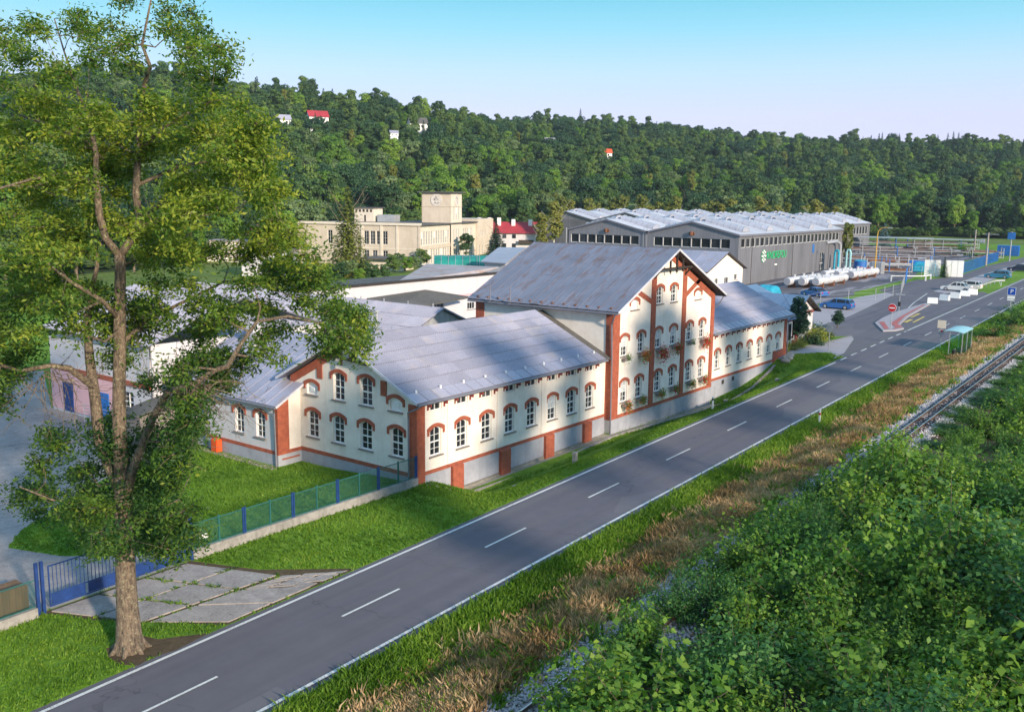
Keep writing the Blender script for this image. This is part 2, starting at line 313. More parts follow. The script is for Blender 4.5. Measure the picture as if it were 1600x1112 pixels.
# ------------------------------------------------------------------ object helpers
def tag(o, label=None, cat=None, group=None, kind=None):
    if label: o['label'] = label
    if cat: o['category'] = cat
    if group: o['group'] = group
    if kind: o['kind'] = kind
    return o
def link(name, data, parent=None):
    o = bpy.data.objects.new(name, data); COL.objects.link(o)
    if parent is not None: o.parent = parent
    return o
def thing(name, label, cat, loc=(0, 0, 0), rz=0, group=None):
    o = link(name, None); o.empty_display_size = .3; o.location = loc; o.rotation_euler = (0, 0, rz)
    bpy.context.view_layer.update()
    return tag(o, label, cat, group)
class MB:
    def __init__(s): s.v = []; s.f = []; s.m = []; s.mi = 0
    def add(s, vs, fs):
        b = len(s.v); s.v += [tuple(map(float, q)) for q in vs]; s.f += [tuple(b+i for i in f) for f in fs]; s.m += [s.mi]*len(fs); return s
    def box(s, x0, x1, y0, y1, z0, z1):
        return s.add([(x0, y0, z0), (x1, y0, z0), (x1, y1, z0), (x0, y1, z0), (x0, y0, z1), (x1, y0, z1), (x1, y1, z1), (x0, y1, z1)],
                     [(0, 3, 2, 1), (4, 5, 6, 7), (0, 1, 5, 4), (1, 2, 6, 5), (2, 3, 7, 6), (3, 0, 4, 7)])
    def obox(s, c, ax, ay, az_, h):          # oriented box: centre, three half-axis vectors ignored h
        c, ax, ay, az_ = map(Vector, (c, ax, ay, az_))
        P = [c+sx*ax+sy*ay+sz*az_ for sz in (-1, 1) for sx, sy in ((-1, -1), (1, -1), (1, 1), (-1, 1))]
        return s.add(P, [(0, 3, 2, 1), (4, 5, 6, 7), (0, 1, 5, 4), (1, 2, 6, 5), (2, 3, 7, 6), (3, 0, 4, 7)])
    def beam(s, a, b, wdt, hgt, up=(0, 0, 1)):
        a, b = Vector(a), Vector(b); d = (b-a).normalized(); u = Vector(up); sd = d.cross(u)
        if sd.length < 1e-4: sd = d.cross(Vector((1, 0, 0)))
        sd.normalize(); u = sd.cross(d).normalized()
        return s.obox((a+b)/2, (b-a)/2, sd*wdt/2, u*hgt/2, 0)
    def prism(s, poly, p0, ex, ey, ez):       # poly in (ex,ey), extruded by ez
        p0, ex, ey, ez = map(Vector, (p0, ex, ey, ez)); n = len(poly)
        A = [p0+ex*a+ey*b for a, b in poly]; B = [q+ez for q in A]
        return s.add(A+B, [tuple(range(n))[::-1], tuple(range(n, 2*n))]+[(i, (i+1) % n, n+(i+1) % n, n+i) for i in range(n)])
    def tube(s, path, r, n=8, cap=True):
        path = [Vector(p) for p in path]; rs = r if isinstance(r, (list, tuple)) else [r]*len(path); vs = []; prev = None
        for i, p in enumerate(path):
            d = (path[min(i+1, len(path)-1)]-path[max(i-1, 0)]).normalized()
            if prev is None: a = d.orthogonal().normalized()
            else: a = (prev-d*prev.dot(d)); a = a.normalized() if a.length > 1e-5 else d.orthogonal().normalized()
            prev = a; b = d.cross(a)
            vs += [p+(a*math.cos(2*PI*k/n)+b*math.sin(2*PI*k/n))*rs[i] for k in range(n)]
        m = len(path); fs = [(i*n+k, i*n+(k+1) % n, (i+1)*n+(k+1) % n, (i+1)*n+k) for i in range(m-1) for k in range(n)]
        if cap: fs += [tuple(range(n))[::-1], tuple(range((m-1)*n, m*n))]
        return s.add(vs, fs)
    def cyl(s, x, y, z0, z1, r, n=10, r2=None): return s.tube([(x, y, z0), (x, y, z1)], [r, r if r2 is None else r2], n)
    def data(s, name, mats, smooth=False):
        me = bpy.data.meshes.new(name); me.from_pydata(s.v, [], s.f)
        for m in (mats if isinstance(mats, (list, tuple)) else [mats]): me.materials.append(m)
        if any(s.m): me.polygons.foreach_set('material_index', s.m)
        if smooth: me.polygons.foreach_set('use_smooth', [True]*len(s.f))
        me.update(); return me
    def build(s, name, mats, parent=None, smooth=False, local=False):
        o = link(name, s.data(name, mats, smooth))
        if parent is not None:
            o.parent = parent
            if not local: o.matrix_parent_inverse = parent.matrix_world.inverted()
        return o
def inst(name, me, parent, loc, rz=0, scale=None, local=False):
    o = link(name, me); o.location = loc; o.rotation_euler = (0, 0, rz)
    if scale is not None: o.scale = scale
    if parent is not None:
        o.parent = parent
        if not local:
            o.matrix_parent_inverse = parent.matrix_world.inverted()
    return o
def copy_tree(o, parent=None):
    c = o.copy(); COL.objects.link(c)
    if parent is not None: c.parent = parent
    for ch in o.children: copy_tree(ch, c)
    return c
def npmesh(name, V, Fq, mat, tint=None, smooth=False):
    me = bpy.data.meshes.new(name); V = np.asarray(V, np.float32); Fq = np.asarray(Fq, np.int32); k = Fq.shape[1]
    me.vertices.add(len(V)); me.vertices.foreach_set('co', V.ravel())
    me.loops.add(Fq.size); me.loops.foreach_set('vertex_index', Fq.ravel())
    me.polygons.add(len(Fq)); me.polygons.foreach_set('loop_start', np.arange(0, Fq.size, k, dtype=np.int32))
    if tint is not None:
        a = me.attributes.new('tint', 'FLOAT', 'FACE'); a.data.foreach_set('value', np.asarray(tint, np.float32))
    me.materials.append(mat); me.update(calc_edges=True)
    if smooth: me.polygons.foreach_set('use_smooth', [True]*len(Fq))
    return me
def leaf_quads(P, N, L, W, rng=RNG, spin=None):
    """one folded leaf-shaped quad per point: P centre, N normal, L length, W width"""
    n = len(P); N = N/np.linalg.norm(N, axis=1, keepdims=True)
    r = rng.normal(size=(n, 3)) if spin is None else spin
    a = np.cross(N, r); a /= np.linalg.norm(a, axis=1, keepdims=True)+1e-9; b = np.cross(N, a)
    L = np.broadcast_to(L, n)[:, None]; W = np.broadcast_to(W, n)[:, None]
    V = np.stack([P-a*L*.5, P+b*W*.5+N*W*.12, P+a*L*.5, P-b*W*.5+N*W*.12], 1).reshape(-1, 3)
    return V, np.arange(4*n).reshape(n, 4)

# ================================================================== GROUND
def lerp_poly(pts): return [(float(a), float(b)) for a, b in pts]
K = .015
def sk(y0, x): return y0+K*(x-40)
xs_road = [-30, 0, 20, 40, 60, 80, 100, 120, 140, 160, 180, 200, 230, 260, 290, 330]
RL, RR = 30.35, 23.95
def strip(ya, yb, x0=-30, x1=330, step=10, wob=0, wobb=0):
    xs = np.arange(x0, x1+.1, step)
    up = [(x, sk(ya, x)+(math.sin(x*.9)+math.sin(x*.37+1))*wob) for x in xs]; dn = [(x, sk(yb, x)+(math.sin(x*.73+2)+math.sin(x*.29))*wobb) for x in xs]
    return dn+up[::-1]
REG = [
 ('ground', 'grass', [(-30, -12), (330, -12), (330, 130), (-30, 130)]),
 ('woodland_floor', 'soil', strip(15.3, -9, step=10, wob=.3)),
 ('dry_strip', 'dry', strip(21.2, 18.9, step=3, wob=.35, wobb=.15)),
 ('track_bed', 'gravel', strip(18.9, 15.3, step=3, wob=.15, wobb=.3)),
 ('road', 'asphalt', strip(RL, RR)),
 ('concrete_yard', 'concrete', [(-28, 37.0), (24.2, 37.0), (23.4, 39), (21, 42.5), (20, 45.6), (21.5, 47.5), (27, 51.5), (35.8, 56.6), (36.6, 60), (36.6, 74), (44, 90), (20, 98), (-10, 92), (-28, 80)]),
 ('driveway_base', 'soil', [(17.3, 36.95), (24.2, 36.95), (25.5, 33.6), (28.3, 30.25), (21.2, 30.15), (18.2, 34.8)]),
 ('junction', 'asphalt', [(97.5, sk(RL, 97.5)+.02), (97, 31.9), (99.5, 31.95), (109.6, 34.2), (111.9, 35.2), (109, 37.5), (112, 41.0), (124, 41.1), (130, 41.2), (161, 44.2), (163, 46.2), (166, 48.3), (190, 48.3), (192, 46.6), (205, 44.0), (235, 45), (262, 43.8), (330, 43.0), (330, 38.6), (262, 40), (235, 40.5), (208, 41.1), (170.2, 40.5), (168, 38), (172, 36.4), (174.5, 33.6), (172, sk(RL, 172)+.02)]),
 ('paved_forecourt', 'paving', [(112, 41.02), (124, 41.12), (130, 41.22), (161, 44.22), (163, 46.2), (156, 47.3), (140, 48.4), (125, 48.5), (112, 47)]),
 ('paved_path', 'paving', [(92.7, 36.1), (95.1, 36.0), (99.3, 33.3), (97, 31.9), (99.5, 31.97), (109.6, 34.22), (111.9, 35.22), (101, 36.9), (98, 38.6), (92.7, 38.9)]),
 ('parking_bay', 'paving', [(168, 38), (170.2, 40.48), (208, 41.08), (235, 40.48), (262, 39.9), (262, 37.6), (235, 37.6), (199, 37.0), (172, 36.42)]),
 ('industrial_yard', 'yard_asphalt', [(112, 50), (156, 49), (160, 50.5), (180, 50.2), (192, 49.8), (215, 54), (262, 52), (300, 66), (300, 98), (290, 110), (225, 112), (157, 112), (112, 112)]),
 ('back_yard', 'yard_asphalt', [(52, 56), (110, 56), (110, 104), (60, 104), (52, 90)]),
 ('pebble_strip', 'pebble', [(41.4, 35.7), (58.6, 35.7), (75.2, 35.25), (76.4, 35.4), (76.4, 36.0), (59.3, 36.0), (59.3, 36.5), (41.4, 36.5)]),
 ('tree_soil', 'soil', [(16.9, 30.6), (17.3, 29.95), (17.9, 30.1), (18.8, 29.9), (20.4, 30.1), (19.6, 30.7), (18.9, 31.2), (18.7, 31.9), (17.9, 31.8), (17.3, 32.1), (17.0, 31.4)]),
]
def build_ground():
    vs, faces, ed = [], [], []
    for _, _, poly in REG:
        if sum(a[0]*b[1]-b[0]*a[1] for a, b in zip(poly, poly[1:]+poly[:1])) < 0: poly = poly[::-1]
        b = len(vs); vs += [Vector(p) for p in poly]; faces.append(list(range(b, b+len(poly))))
    pts = []
    def grid(x0, x1, y0, y1, st):
        for x in np.arange(x0, x1, st):
            for y in np.arange(y0, y1, st): pts.append(Vector((x+random.uniform(-.1, .1)*st, y+random.uniform(-.1, .1)*st)))
    grid(-28, 118, 14, 58, 1.6); grid(-28, 118, -10, 13.5, 5); grid(119, 328, -10, 128, 5); grid(-28, 118, 59, 128, 5)
    vs += pts
    V, _, Fc, _, _, OF = geometry.delaunay_2d_cdt(vs, ed, faces, 1, 1e-4)
    groups = {}
    for f, of in zip(Fc, OF):
        if of: groups.setdefault(max(of), []).append(f)
    VV = np.array([(v.x, v.y) for v in V]); Z = T(VV[:, 0], VV[:, 1])
    for i, (nm, mt, _) in enumerate(REG):
        fs = groups.get(i, [])
        if not fs: continue
        idx = {}; vv = []; ff = []
        for f in fs:
            g = []
            for q in f:
                if q not in idx: idx[q] = len(vv); vv.append((VV[q, 0], VV[q, 1], Z[q]))
                g.append(idx[q])
            a, b, c = (np.array(vv[k][:2]) for k in g[:3])
            if (b-a)[0]*(c-a)[1]-(b-a)[1]*(c-a)[0] < 0: g = g[::-1]
            ff.append(g)
        me = bpy.data.meshes.new(nm); me.from_pydata(vv, [], ff); me.materials.append(M[mt])
        me.polygons.foreach_set('use_smooth', [True]*len(ff)); me.update()
        tag(link(nm, me), kind='structure')
build_ground()
def build_hills():
    # outer land: coarse grid round the near sheet, rising into the wooded hills
    xs = sorted(set(list(np.arange(-400, 1500, 20.0))+[-30.0, 330.0])); ys = sorted(set(list(np.arange(-400, 1300, 20.0))+[-12.0, 130.0]))
    X, Y = np.meshgrid(xs, ys, indexing='ij'); Z = T(X, Y); n = len(ys)
    V = np.stack([X, Y, Z], -1).reshape(-1, 3); Fq = []
    for i in range(len(xs)-1):
        for j in range(len(ys)-1):
            if xs[i] >= -30 and xs[i+1] <= 330 and ys[j] >= -12 and ys[j+1] <= 130: continue
            Fq.append((i*n+j, (i+1)*n+j, (i+1)*n+j+1, i*n+j+1))
    me = npmesh('hills', V, Fq, M['forest_floor'], smooth=True)
    me.materials.clear(); me.materials.append(M['meadow']); me.materials.append(M['forest_floor'])
    Fq = np.array(Fq); cx_, cy_ = V[Fq][:, :, 0].mean(1), V[Fq][:, :, 1].mean(1)
    a = np.degrees(np.arctan2(cy_, cx_)); R = np.hypot(cx_, cy_)
    me.polygons.foreach_set('material_index', (R > np.interp(a, AZ, RF)-5).astype(np.int32)); me.update()
    tag(link('hills', me), kind='structure')
build_hills()

def drape(mb, x0, x1, ya, yb, dz, step=6.0):
    """strip following the road skew, laid dz over the ground"""
    n = max(1, int((x1-x0)/step)); vs = []
    for i in range(n+1):
        x = x0+(x1-x0)*i/n; vs += [(x, sk(ya, x), Tz(x, sk(ya, x))+dz), (x, sk(yb, x), Tz(x, sk(yb, x))+dz)]
    mb.add(vs, [(2*i, 2*i+2, 2*i+3, 2*i+1) for i in range(n)])
road = bpy.data.objects['road']
def drape_poly(mb, pts, dz, width=None):
    if width is None:
        mb.add([(x, y, Tz(x, y)+dz) for x, y in pts], [tuple(range(len(pts)))])
    else:
        for (a, b) in zip(pts[:-1], pts[1:]):
            d = Vector((b[0]-a[0], b[1]-a[1])); n = Vector((-d.y, d.x)).normalized()*width/2
            q = [(a[0]+n.x, a[1]+n.y), (a[0]-n.x, a[1]-n.y), (b[0]-n.x, b[1]-n.y), (b[0]+n.x, b[1]+n.y)]
            mb.add([(x, y, Tz(x, y)+dz) for x, y in q], [(0, 1, 2, 3)])
mb = MB(); drape(mb, -30, 330, 24.25, 24.41, .022); mb.build('edge_line', M['line_white'], road)
mb = MB(); drape(mb, -30, 93.5, 29.92, 30.08, .022); mb.build('edge_line', M['line_white'], road)
mb = MB(); drape(mb, 119.5, 330, 29.92, 30.08, .022); mb.build('edge_line', M['line_white'], road)
x = 95.0
while x < 119:
    mb = MB(); drape(mb, x, x+1.9, 29.92, 30.08, .022); mb.build('edge_dash', M['line_white'], road); x += 3.4
x = 15.2-9.3*4
while x < 320:
    mb = MB(); drape(mb, x, x+3.35, 27.27, 27.39, .022); mb.build('centre_dash', M['line_white'], road); x += 9.3
# junction lines
jn = bpy.data.objects['junction']
mb = MB(); drape_poly(mb, [(139, 36.6), (150, 38.4), (166, 40.4)], .03, .14); mb.build('lane_line', M['line_white'], jn)
mb = MB(); drape_poly(mb, [(160, 35.6), (166, 38.0), (168, 38)], .03, .14); mb.build('lane_line', M['line_white'], jn)
mb = MB(); drape_poly(mb, [(127.5, 33.5), (131, 33.6)], .03, .5); drape_poly(mb, [(133, 34.2), (138, 34.4)], .03, .4); drape_poly(mb, [(128, 32.6), (135, 33.0)], .03, .3); mb.build('worn_marking', M['line_yellow'], jn)
mb = MB(); drape_poly(mb, [(98.5, 33.4), (97.2, 31.85), (95.4, 31.6)], .05, .2); drape_poly(mb, [(92.8, 36.05), (98.4, 36.4), (104, 36.0), (111.5, 35.25)], .05, .14); mb.build('kerb_edge', M['stone_wall'], bpy.data.objects['paved_path'])

# kerb between pebbles and verge
kerb = MB(); pts = [(41.2, 35.3), (46.4, 35.55), (51.3, 35.55), (58.5, 35.5), (62.8, 35.2), (69, 35.15), (75.2, 35.1), (76.6, 35.0)]
for a, b in zip(pts[:-1], pts[1:]):
    n = max(1, round((b[0]-a[0])/2))
    for i in range(n):
        p = [a[0]+(b[0]-a[0])*i/n+.01, a[1]+(b[1]-a[1])*i/n]; q = [a[0]+(b[0]-a[0])*(i+1)/n-.01, a[1]+(b[1]-a[1])*(i+1)/n]
        kerb.beam((p[0], p[1], Tz(*p)+.02), (q[0], q[1], Tz(*q)+.02), .30, .16)
tag(kerb.build('kerb', M['concrete']), kind='structure')
kerb = MB(); pts = [(76.9, 35.0), (80, 35.2), (84, 35.55), (88, 36.0), (91, 36.25)]
for a, b in zip(pts[:-1], pts[1:]): kerb.beam((a[0], a[1]-.2, Tz(*a)+.02), (b[0], b[1]-.2, Tz(*b)+.02), .26, .12)
tag(kerb.build('kerb', M['concrete']), kind='structure')

# concrete slabs of the driveway
drv = bpy.data.objects['driveway_base']
def slab(poly, z=.05, cr=None):
    zz = [Tz(x, y) for x, y in poly]; n = len(poly)
    A = [(x, y, q+z+random.uniform(-.012, .012)) for (x, y), q in zip(poly, zz)]; B = [(x, y, q-.05) for (x, y), q in zip(poly, zz)]
    MB().add(A+B, [tuple(range(n))]+[(i, n+i, n+(i+1) % n, (i+1) % n) for i in range(n)]).build('slab', M['concrete'], drv)
def bil(Q, s, t):
    return tuple((1-s)*(1-t)*Q[0][k]+s*(1-t)*Q[1][k]+s*t*Q[2][k]+(1-s)*t*Q[3][k] for k in (0, 1))
Q = [(17.5, 36.75), (23.9, 36.75), (25.6, 32.4), (19.3, 32.9)]
for i in range(3):
    for j in range(2):
        s0, s1, t0, t1 = i/3+.012, (i+1)/3-.012, j/2+.012, (j+1)/2-.012
        slab([bil(Q, s0, t0), bil(Q, s0, t1), bil(Q, s1, t1), bil(Q, s1, t0)])
Q = [(19.4, 32.75), (25.6, 32.25), (28.0, 30.3), (21.4, 30.2)]
for i in range(3):
    s0, s1 = i/3+.012, (i+1)/3-.012
    if i < 2: slab([bil(Q, s0, .02), bil(Q, s0, .97), bil(Q, s1, .97), bil(Q, s1, .02)])
    else:     # the last bay is crazed into pieces
        for a in range(4):
            for b in range(3):
                j = lambda: random.uniform(-.02, .02)
                u0, u1, v0, v1 = s0+(s1-s0)*a/4+.006, s0+(s1-s0)*(a+1)/4-.006, .02+.95*b/3+.02, .02+.95*(b+1)/3-.02
                slab([bil(Q, u0+j(), v0+j()), bil(Q, u0+j(), v1+j()), bil(Q, u1+j(), v1+j()), bil(Q, u1+j(), v0+j())], .035)
# slab joints across the yard
yd = bpy.data.objects['concrete_yard']
for i in range(6):
    for j in range(4):
        x0, y0 = -4+i*4.0, 39.2+j*4.0
        if x0+3.9 > 19.5+max(0, (y0-46))*1.2: continue
        q = [(x0, y0), (x0+3.95, y0), (x0+3.95, y0+3.95), (x0, y0+3.95)]
        MB().add([(a, b, Tz(a, b)+.03) for a, b in q]+[(a, b, Tz(a, b)-.03) for a, b in q], [(0, 1, 2, 3), (0, 4, 5, 1), (1, 5, 6, 2), (2, 6, 7, 3), (3, 7, 4, 0)]).build('slab', M['concrete'], yd)

# raised island with red flanks
isl = MB(); P = [(117.6, 33.3), (119.0, 32.2), (121.3, 31.9), (124.5, 33.3), (133.0, 34.6), (150, 36.0), (150.5, 36.8), (137, 37.3), (129.5, 36.9), (124, 36.2)]
z0 = [Tz(*p) for p in P]; n = len(P)
isl.add([(x, y, z+.14) for (x, y), z in zip(P, z0)]+[(x, y, z-.1) for (x, y), z in zip(P, z0)], [tuple(range(n))]+[(i, n+i, n+(i+1) % n, (i+1) % n) for i in range(n)])
io = isl.build('traffic_island', M['paving']); tag(io, kind='structure')
for c in ([(119.3, 32.7), (122, 32.2), (124.6, 33.6), (133, 34.95), (148, 36.2), (148, 36.45), (133, 35.35), (124.3, 34.4), (121.7, 33.0)], [(118.6, 33.4), (119.6, 33.2), (125.5, 35.5), (125.0, 36.0)]):
    mb = MB(); mb.add([(x, y, Tz(x, y)+.17) for x, y in c], [tuple(range(len(c)))]); mb.build('red_paving', M['line_red'], io)

# railway
trk = link('railway_track', None); tag(trk, kind='structure')
yt = 16.75
slp = MB().box(-.12, .12, -.75, .75, -.08, .08).data('sleeper', M['sleeper'])
x = 40.0
while x < 150:
    o = inst('sleeper', slp, trk, (x, sk(yt, x), Tz(x, sk(yt, x))+.03+random.uniform(-.01, .01)), math.atan(K)+random.uniform(-.03, .03)); x += .62 if x < 110 else .62
for side in (-.40, .40):
    path = [(x, sk(yt+side, x), Tz(x, sk(yt+side, x))+.16) for x in np.arange(-30, 331, 6.0)]
    mb = MB(); mb.mi = 0
    for a, b in zip(path[:-1], path[1:]): mb.beam(a, b, .07, .13)
    mb.mi = 1
    for a, b in zip(path[:-1], path[1:]): mb.beam((a[0], a[1], a[2]+.073), (b[0], b[1], b[2]+.073), .065, .015)
    mb.build('rail', [M['rail'], M['rail_top']], trk)
def stones():
    n = 42000; xx = 18+RNG.random(n)**1.3*120; yy = sk(0, xx)+15.2+RNG.random(n)*3.7+RNG.normal(size=n)*.15
    r = .035+RNG.random(n)*.06; z = T(xx, yy)+r*.4
    D = np.array([(1, 0, 0), (0, 1, 0), (-1, 0, 0), (0, -1, 0), (0, 0, .8), (0, 0, -.8)])
    J = D[None]+RNG.normal(size=(n, 6, 3))*.25
    V = (np.stack([xx, yy, z], 1)[:, None]+J*r[:, None, None]).reshape(-1, 3)
    F0 = np.array([(0, 1, 4), (1, 2, 4), (2, 3, 4), (3, 0, 4), (1, 0, 5), (2, 1, 5), (3, 2, 5), (0, 3, 5)])
    Fq = (F0[None]+(np.arange(n)*6)[:, None, None]).reshape(-1, 3)
    o = link('ballast', npmesh('ballast', V, Fq, M['stone'])); tag(o, 'grey crushed stone ballast under the narrow rails', None, None, 'stuff')
stones()

# ---- grass and weeds (uncountable)
def inside(px, py, poly):
    c = np.zeros(len(px), bool); j = len(poly)-1
    for i in range(len(poly)):
        xi, yi = poly[i]; xj, yj = poly[j]
        if yi != yj: c ^= ((yi > py) != (yj > py)) & (px < (xj-xi)*(py-yi)/(yj-yi)+xi)
        j = i
    return c
RD_ = {r[0]: r[2] for r in REG}
def blades(name, x, y, h, wd, k, mat, tint, label, lean=.45):
    """k blades per tuft"""
    n = len(x); x = np.repeat(x, k)+RNG.normal(size=n*k)*np.repeat(h, k)*.35; y = np.repeat(y, k)+RNG.normal(size=n*k)*np.repeat(h, k)*.35
    hh = np.repeat(h, k)*(.5+RNG.random(n*k)*.7); z = T(x, y); a = RNG.random(n*k)*2*PI; ln = RNG.normal(size=(n*k, 2))*lean*hh[:, None]
    ww = wd*(.6+RNG.random(n*k)*.8)
    b = np.stack([x, y, z-.01], 1); s = np.stack([np.cos(a)*ww, np.sin(a)*ww, np.zeros(n*k)], 1); t = np.stack([x+ln[:, 0], y+ln[:, 1], z+hh], 1)
    mid = (b+t)/2+np.stack([-ln[:, 0]*.15, -ln[:, 1]*.15, hh*.1], 1)
    V = np.stack([b-s*.5, b+s*.5, mid+s*.5, t, mid-s*.5], 1).reshape(-1, 3)
    i5 = np.arange(n*k)*5; Fq = np.stack([i5, i5+1, i5+2, i5+3, i5+4], 1)
    tt = np.clip(np.repeat(tint, k)+RNG.normal(size=n*k)*.13, 0, 1)
    o = link(name, npmesh(name, V, Fq, mat, tt)); tag(o, label, None, None, 'stuff'); return o
def patch(x, y, s=.35): return .5+.25*np.sin(x*s+np.sin(y*s*1.7)*2)+.25*np.sin(y*s*1.3+x*s*.6+np.sin(x*s*.8)*2)
def lawn_tufts():
    n = 60000; x = np.concatenate([RNG.random(n)*32+10, RNG.random(24000)*60+38]); y = np.concatenate([RNG.random(n)*30+27, RNG.random(24000)*7+30.5])
    bad = np.zeros(len(x), bool)
    for r in REG[1:]: bad |= inside(x, y, r[2])
    bad |= (x > 38.7) & (y > 36.3); bad |= (x > 36.9) & (y > 46.4); bad |= y < sk(RL-.02, x)-.08*np.sin(x*1.7)*np.sin(x*.31)
    bad |= (y > 46.6) & (y-46.6 > (x-20)*.62+0)
    x, y = x[~bad], y[~bad]
    blades('lawn_grass', x, y, .07+RNG.random(len(x))*.09, .035, 3, M['blade_green'], .2+patch(x, y, .5)*.5, 'short green lawn grass beside the building and the road')
    n = 42000; x = RNG.random(n)**1.5*130+14; y = sk(0, x)+21.3+RNG.random(n)*2.8
    k = y < sk(RR-.06, x)+.08*np.sin(x*2.1)*np.sin(x*.37); x, y = x[k], y[k]
    blades('verge_grass', x, y, .12+RNG.random(len(x))*.2, .05, 3, M['blade_green'], .15+patch(x, y, .6)*.6, 'rough green verge grass between road and dry weeds')
lawn_tufts()
def weeds():
    n = 32000; x = RNG.random(n)**1.4*140+12; y = sk(0, x)+18.9+RNG.random(n)*2.9+RNG.normal(size=n)*.3
    h = .24+.42*patch(x, y, .9)*RNG.random(n)
    blades('dry_weeds', x, y, h, .06, 9, M['blade_dry'], .2+patch(x, y, .7)*.55, 'brown dried weeds in a strip along the track bed', .35)
    n = 900; x = RNG.random(n)**1.4*130+14; y = sk(0, x)+18.0+RNG.random(n)*3.8
    blades('green_weeds', x, y, .25+RNG.random(n)*.4, .08, 12, M['blade_green'], .1+RNG.random(n)*.5, 'green weeds scattered among the dry strip', .5)
    x = np.array([*(18+RNG.random(60)*9)]); y = 30.4+RNG.random(60)*6
    xs_ = []; ys_ = []
    for t in np.linspace(0, 1, 34):
        for s in (1/3, 2/3):
            p = bil([(17.5, 36.75), (23.9, 36.75), (25.6, 32.4), (19.3, 32.9)], s, t); xs_.append(p[0]); ys_.append(p[1])
        p = bil([(17.5, 36.75), (23.9, 36.75), (25.6, 32.4), (19.3, 32.9)], t, .5); xs_.append(p[0]); ys_.append(p[1])
        p = bil([(19.4, 32.75), (25.6, 32.25), (28.0, 30.3), (21.4, 30.2)], t, .0); xs_.append(p[0]); ys_.append(p[1])
    xs_ = np.array(xs_)+RNG.normal(size=len(xs_))*.08; ys_ = np.array(ys_)+RNG.normal(size=len(ys_))*.06
    k = RNG.random(len(xs_)) < .7
    blades('joint_weeds', xs_[k], ys_[k], .06+RNG.random(k.sum())*.14, .04, 9, M['blade_green'], .2+RNG.random(k.sum())*.5, 'weeds growing in the joints of the driveway slabs', .8)
weeds()

# ================================================================== BUILDINGS
def arc_pts(hw, zs, rise, n=6):
    """points from right spring to left spring over a segmental arch"""
    out = []
    for i in range(n+1):
        t = -1+2*i/n; out.append((-t*hw, zs+rise*(1-t*t)))
    return out
def win_poly(w_, h, arch):
    if arch: return [(-w_/2, 0), (w_/2, 0)]+arc_pts(w_/2, h-.2, .2)
    return [(-w_/2, 0), (w_/2, 0), (w_/2, h), (-w_/2, h)]
def wall(name, mat, parent, plane, c, outer, holes, depth=.18):
    """vertical wall in plane x=c or y=c with real openings; outer/holes are (a, z) polygons"""
    vs, faces = [], []
    for p in [outer]+holes:
        if sum(a[0]*b[1]-b[0]*a[1] for a, b in zip(p, p[1:]+p[:1])) < 0: p = p[::-1]
        b = len(vs); vs += [Vector(q) for q in p]; faces.append(list(range(b, b+len(p))))
    V, _, Fc, _, _, OF = geometry.delaunay_2d_cdt(vs, [], faces, 1, 1e-5)
    P = (lambda a, z, d: (a, c+d, z)) if plane == 'y' else (lambda a, z, d: (c+d, a, z))
    mb = MB(); mb.add([P(v.x, v.y, 0) for v in V], [tuple(f) for f, of in zip(Fc, OF) if of and max(of) == 0])
    for p in holes:
        n = len(p); mb.add([P(a, z, 0) for a, z in p]+[P(a, z, depth) for a, z in p], [(i, (i+1) % n, n+(i+1) % n, n+i) for i in range(n)])
    return mb.build(name, mat, parent)
WC = {}
def win_data(w_, h, arch, cols=2, rows=4, transom=True):
    key = (w_, h, arch, cols, rows, transom)
    if key in WC: return WC[key]
    poly = win_poly(w_, h, arch); f = MB(); n = len(poly)
    ins = []
    cx_, cz_ = 0, h/2
    for a, z in poly: ins.append((a*(1-.11/w_), cz_+(z-cz_)*(1-.11/h)))
    A = [(a, .10, z) for a, z in poly]; B = [(a, .10, z) for a, z in ins]; Cc = [(a, .17, z) for a, z in ins]
    f.add(A+B+Cc, [(i, (i+1) % n, n+(i+1) % n, n+i) for i in range(n)]+[(n+i, n+(i+1) % n, 2*n+(i+1) % n, 2*n+i) for i in range(n)])
    top = h-.02
    for c_ in range(1, cols):
        x_ = -w_/2+w_*c_/cols; f.box(x_-.014, x_+.014, .105, .17, .04, top-.03)
    for r_ in range(1, rows):
        z_ = (h-(.12 if arch else 0))*r_/rows; t_ = .036 if (transom and r_*2 == rows) else .010
        f.box(-w_/2+.05, w_/2-.05, .103 if t_ > .03 else .108, .17, z_-t_, z_+t_)
    fd = f.data('window', M['frame'])
    g = MB(); g.add([(a, .175, z) for a, z in poly], [tuple(range(n))]); gd = g.data('pane', M['glass'])
    g = MB(); hh = h*.5; g.add([(-w_/2+.05, .168, hh), (w_/2-.05, .168, hh)]+[(a*.9, .168, min(z, h-.06)) for a, z in poly[2:]], [tuple(range(len(poly)))]); bd = g.data('blind', M['curtain'])
    s = MB(); s.box(-w_/2-.13, w_/2+.13, -.11, .12, -.09, -.005); sd = s.data('sill', M['sill'])
    ad = None
    if arch:
        m = MB(); W, Wi = w_/2+.27, w_/2+.115; zs = h-.2
        o_ = [(W, zs-.28)]+arc_pts(W, zs+.14, .26, 8)+[(-W, zs-.28)]; i_ = [(Wi, zs-.28)]+arc_pts(Wi, zs-.06, .24, 8)+[(-Wi, zs-.28)]
        k = len(o_); V = [(a, -.055, z) for a, z in o_]+[(a, -.055, z) for a, z in i_]+[(a, .0, z) for a, z in o_]+[(a, .0, z) for a, z in i_]
        m.add(V, [q for i in range(k-1) for q in ((i, i+1, k+i+1, k+i), (2*k+i, 2*k+i+1, i+1, i), (k+i, k+i+1, 3*k+i+1, 3*k+i))]+[(0, k, 3*k, 2*k), (k-1, 2*k-1, 4*k-1, 3*k-1)])
        ad = m.data('brick_arch', M['brick'])
    WC[key] = (fd, gd, sd, ad, bd); return WC[key]
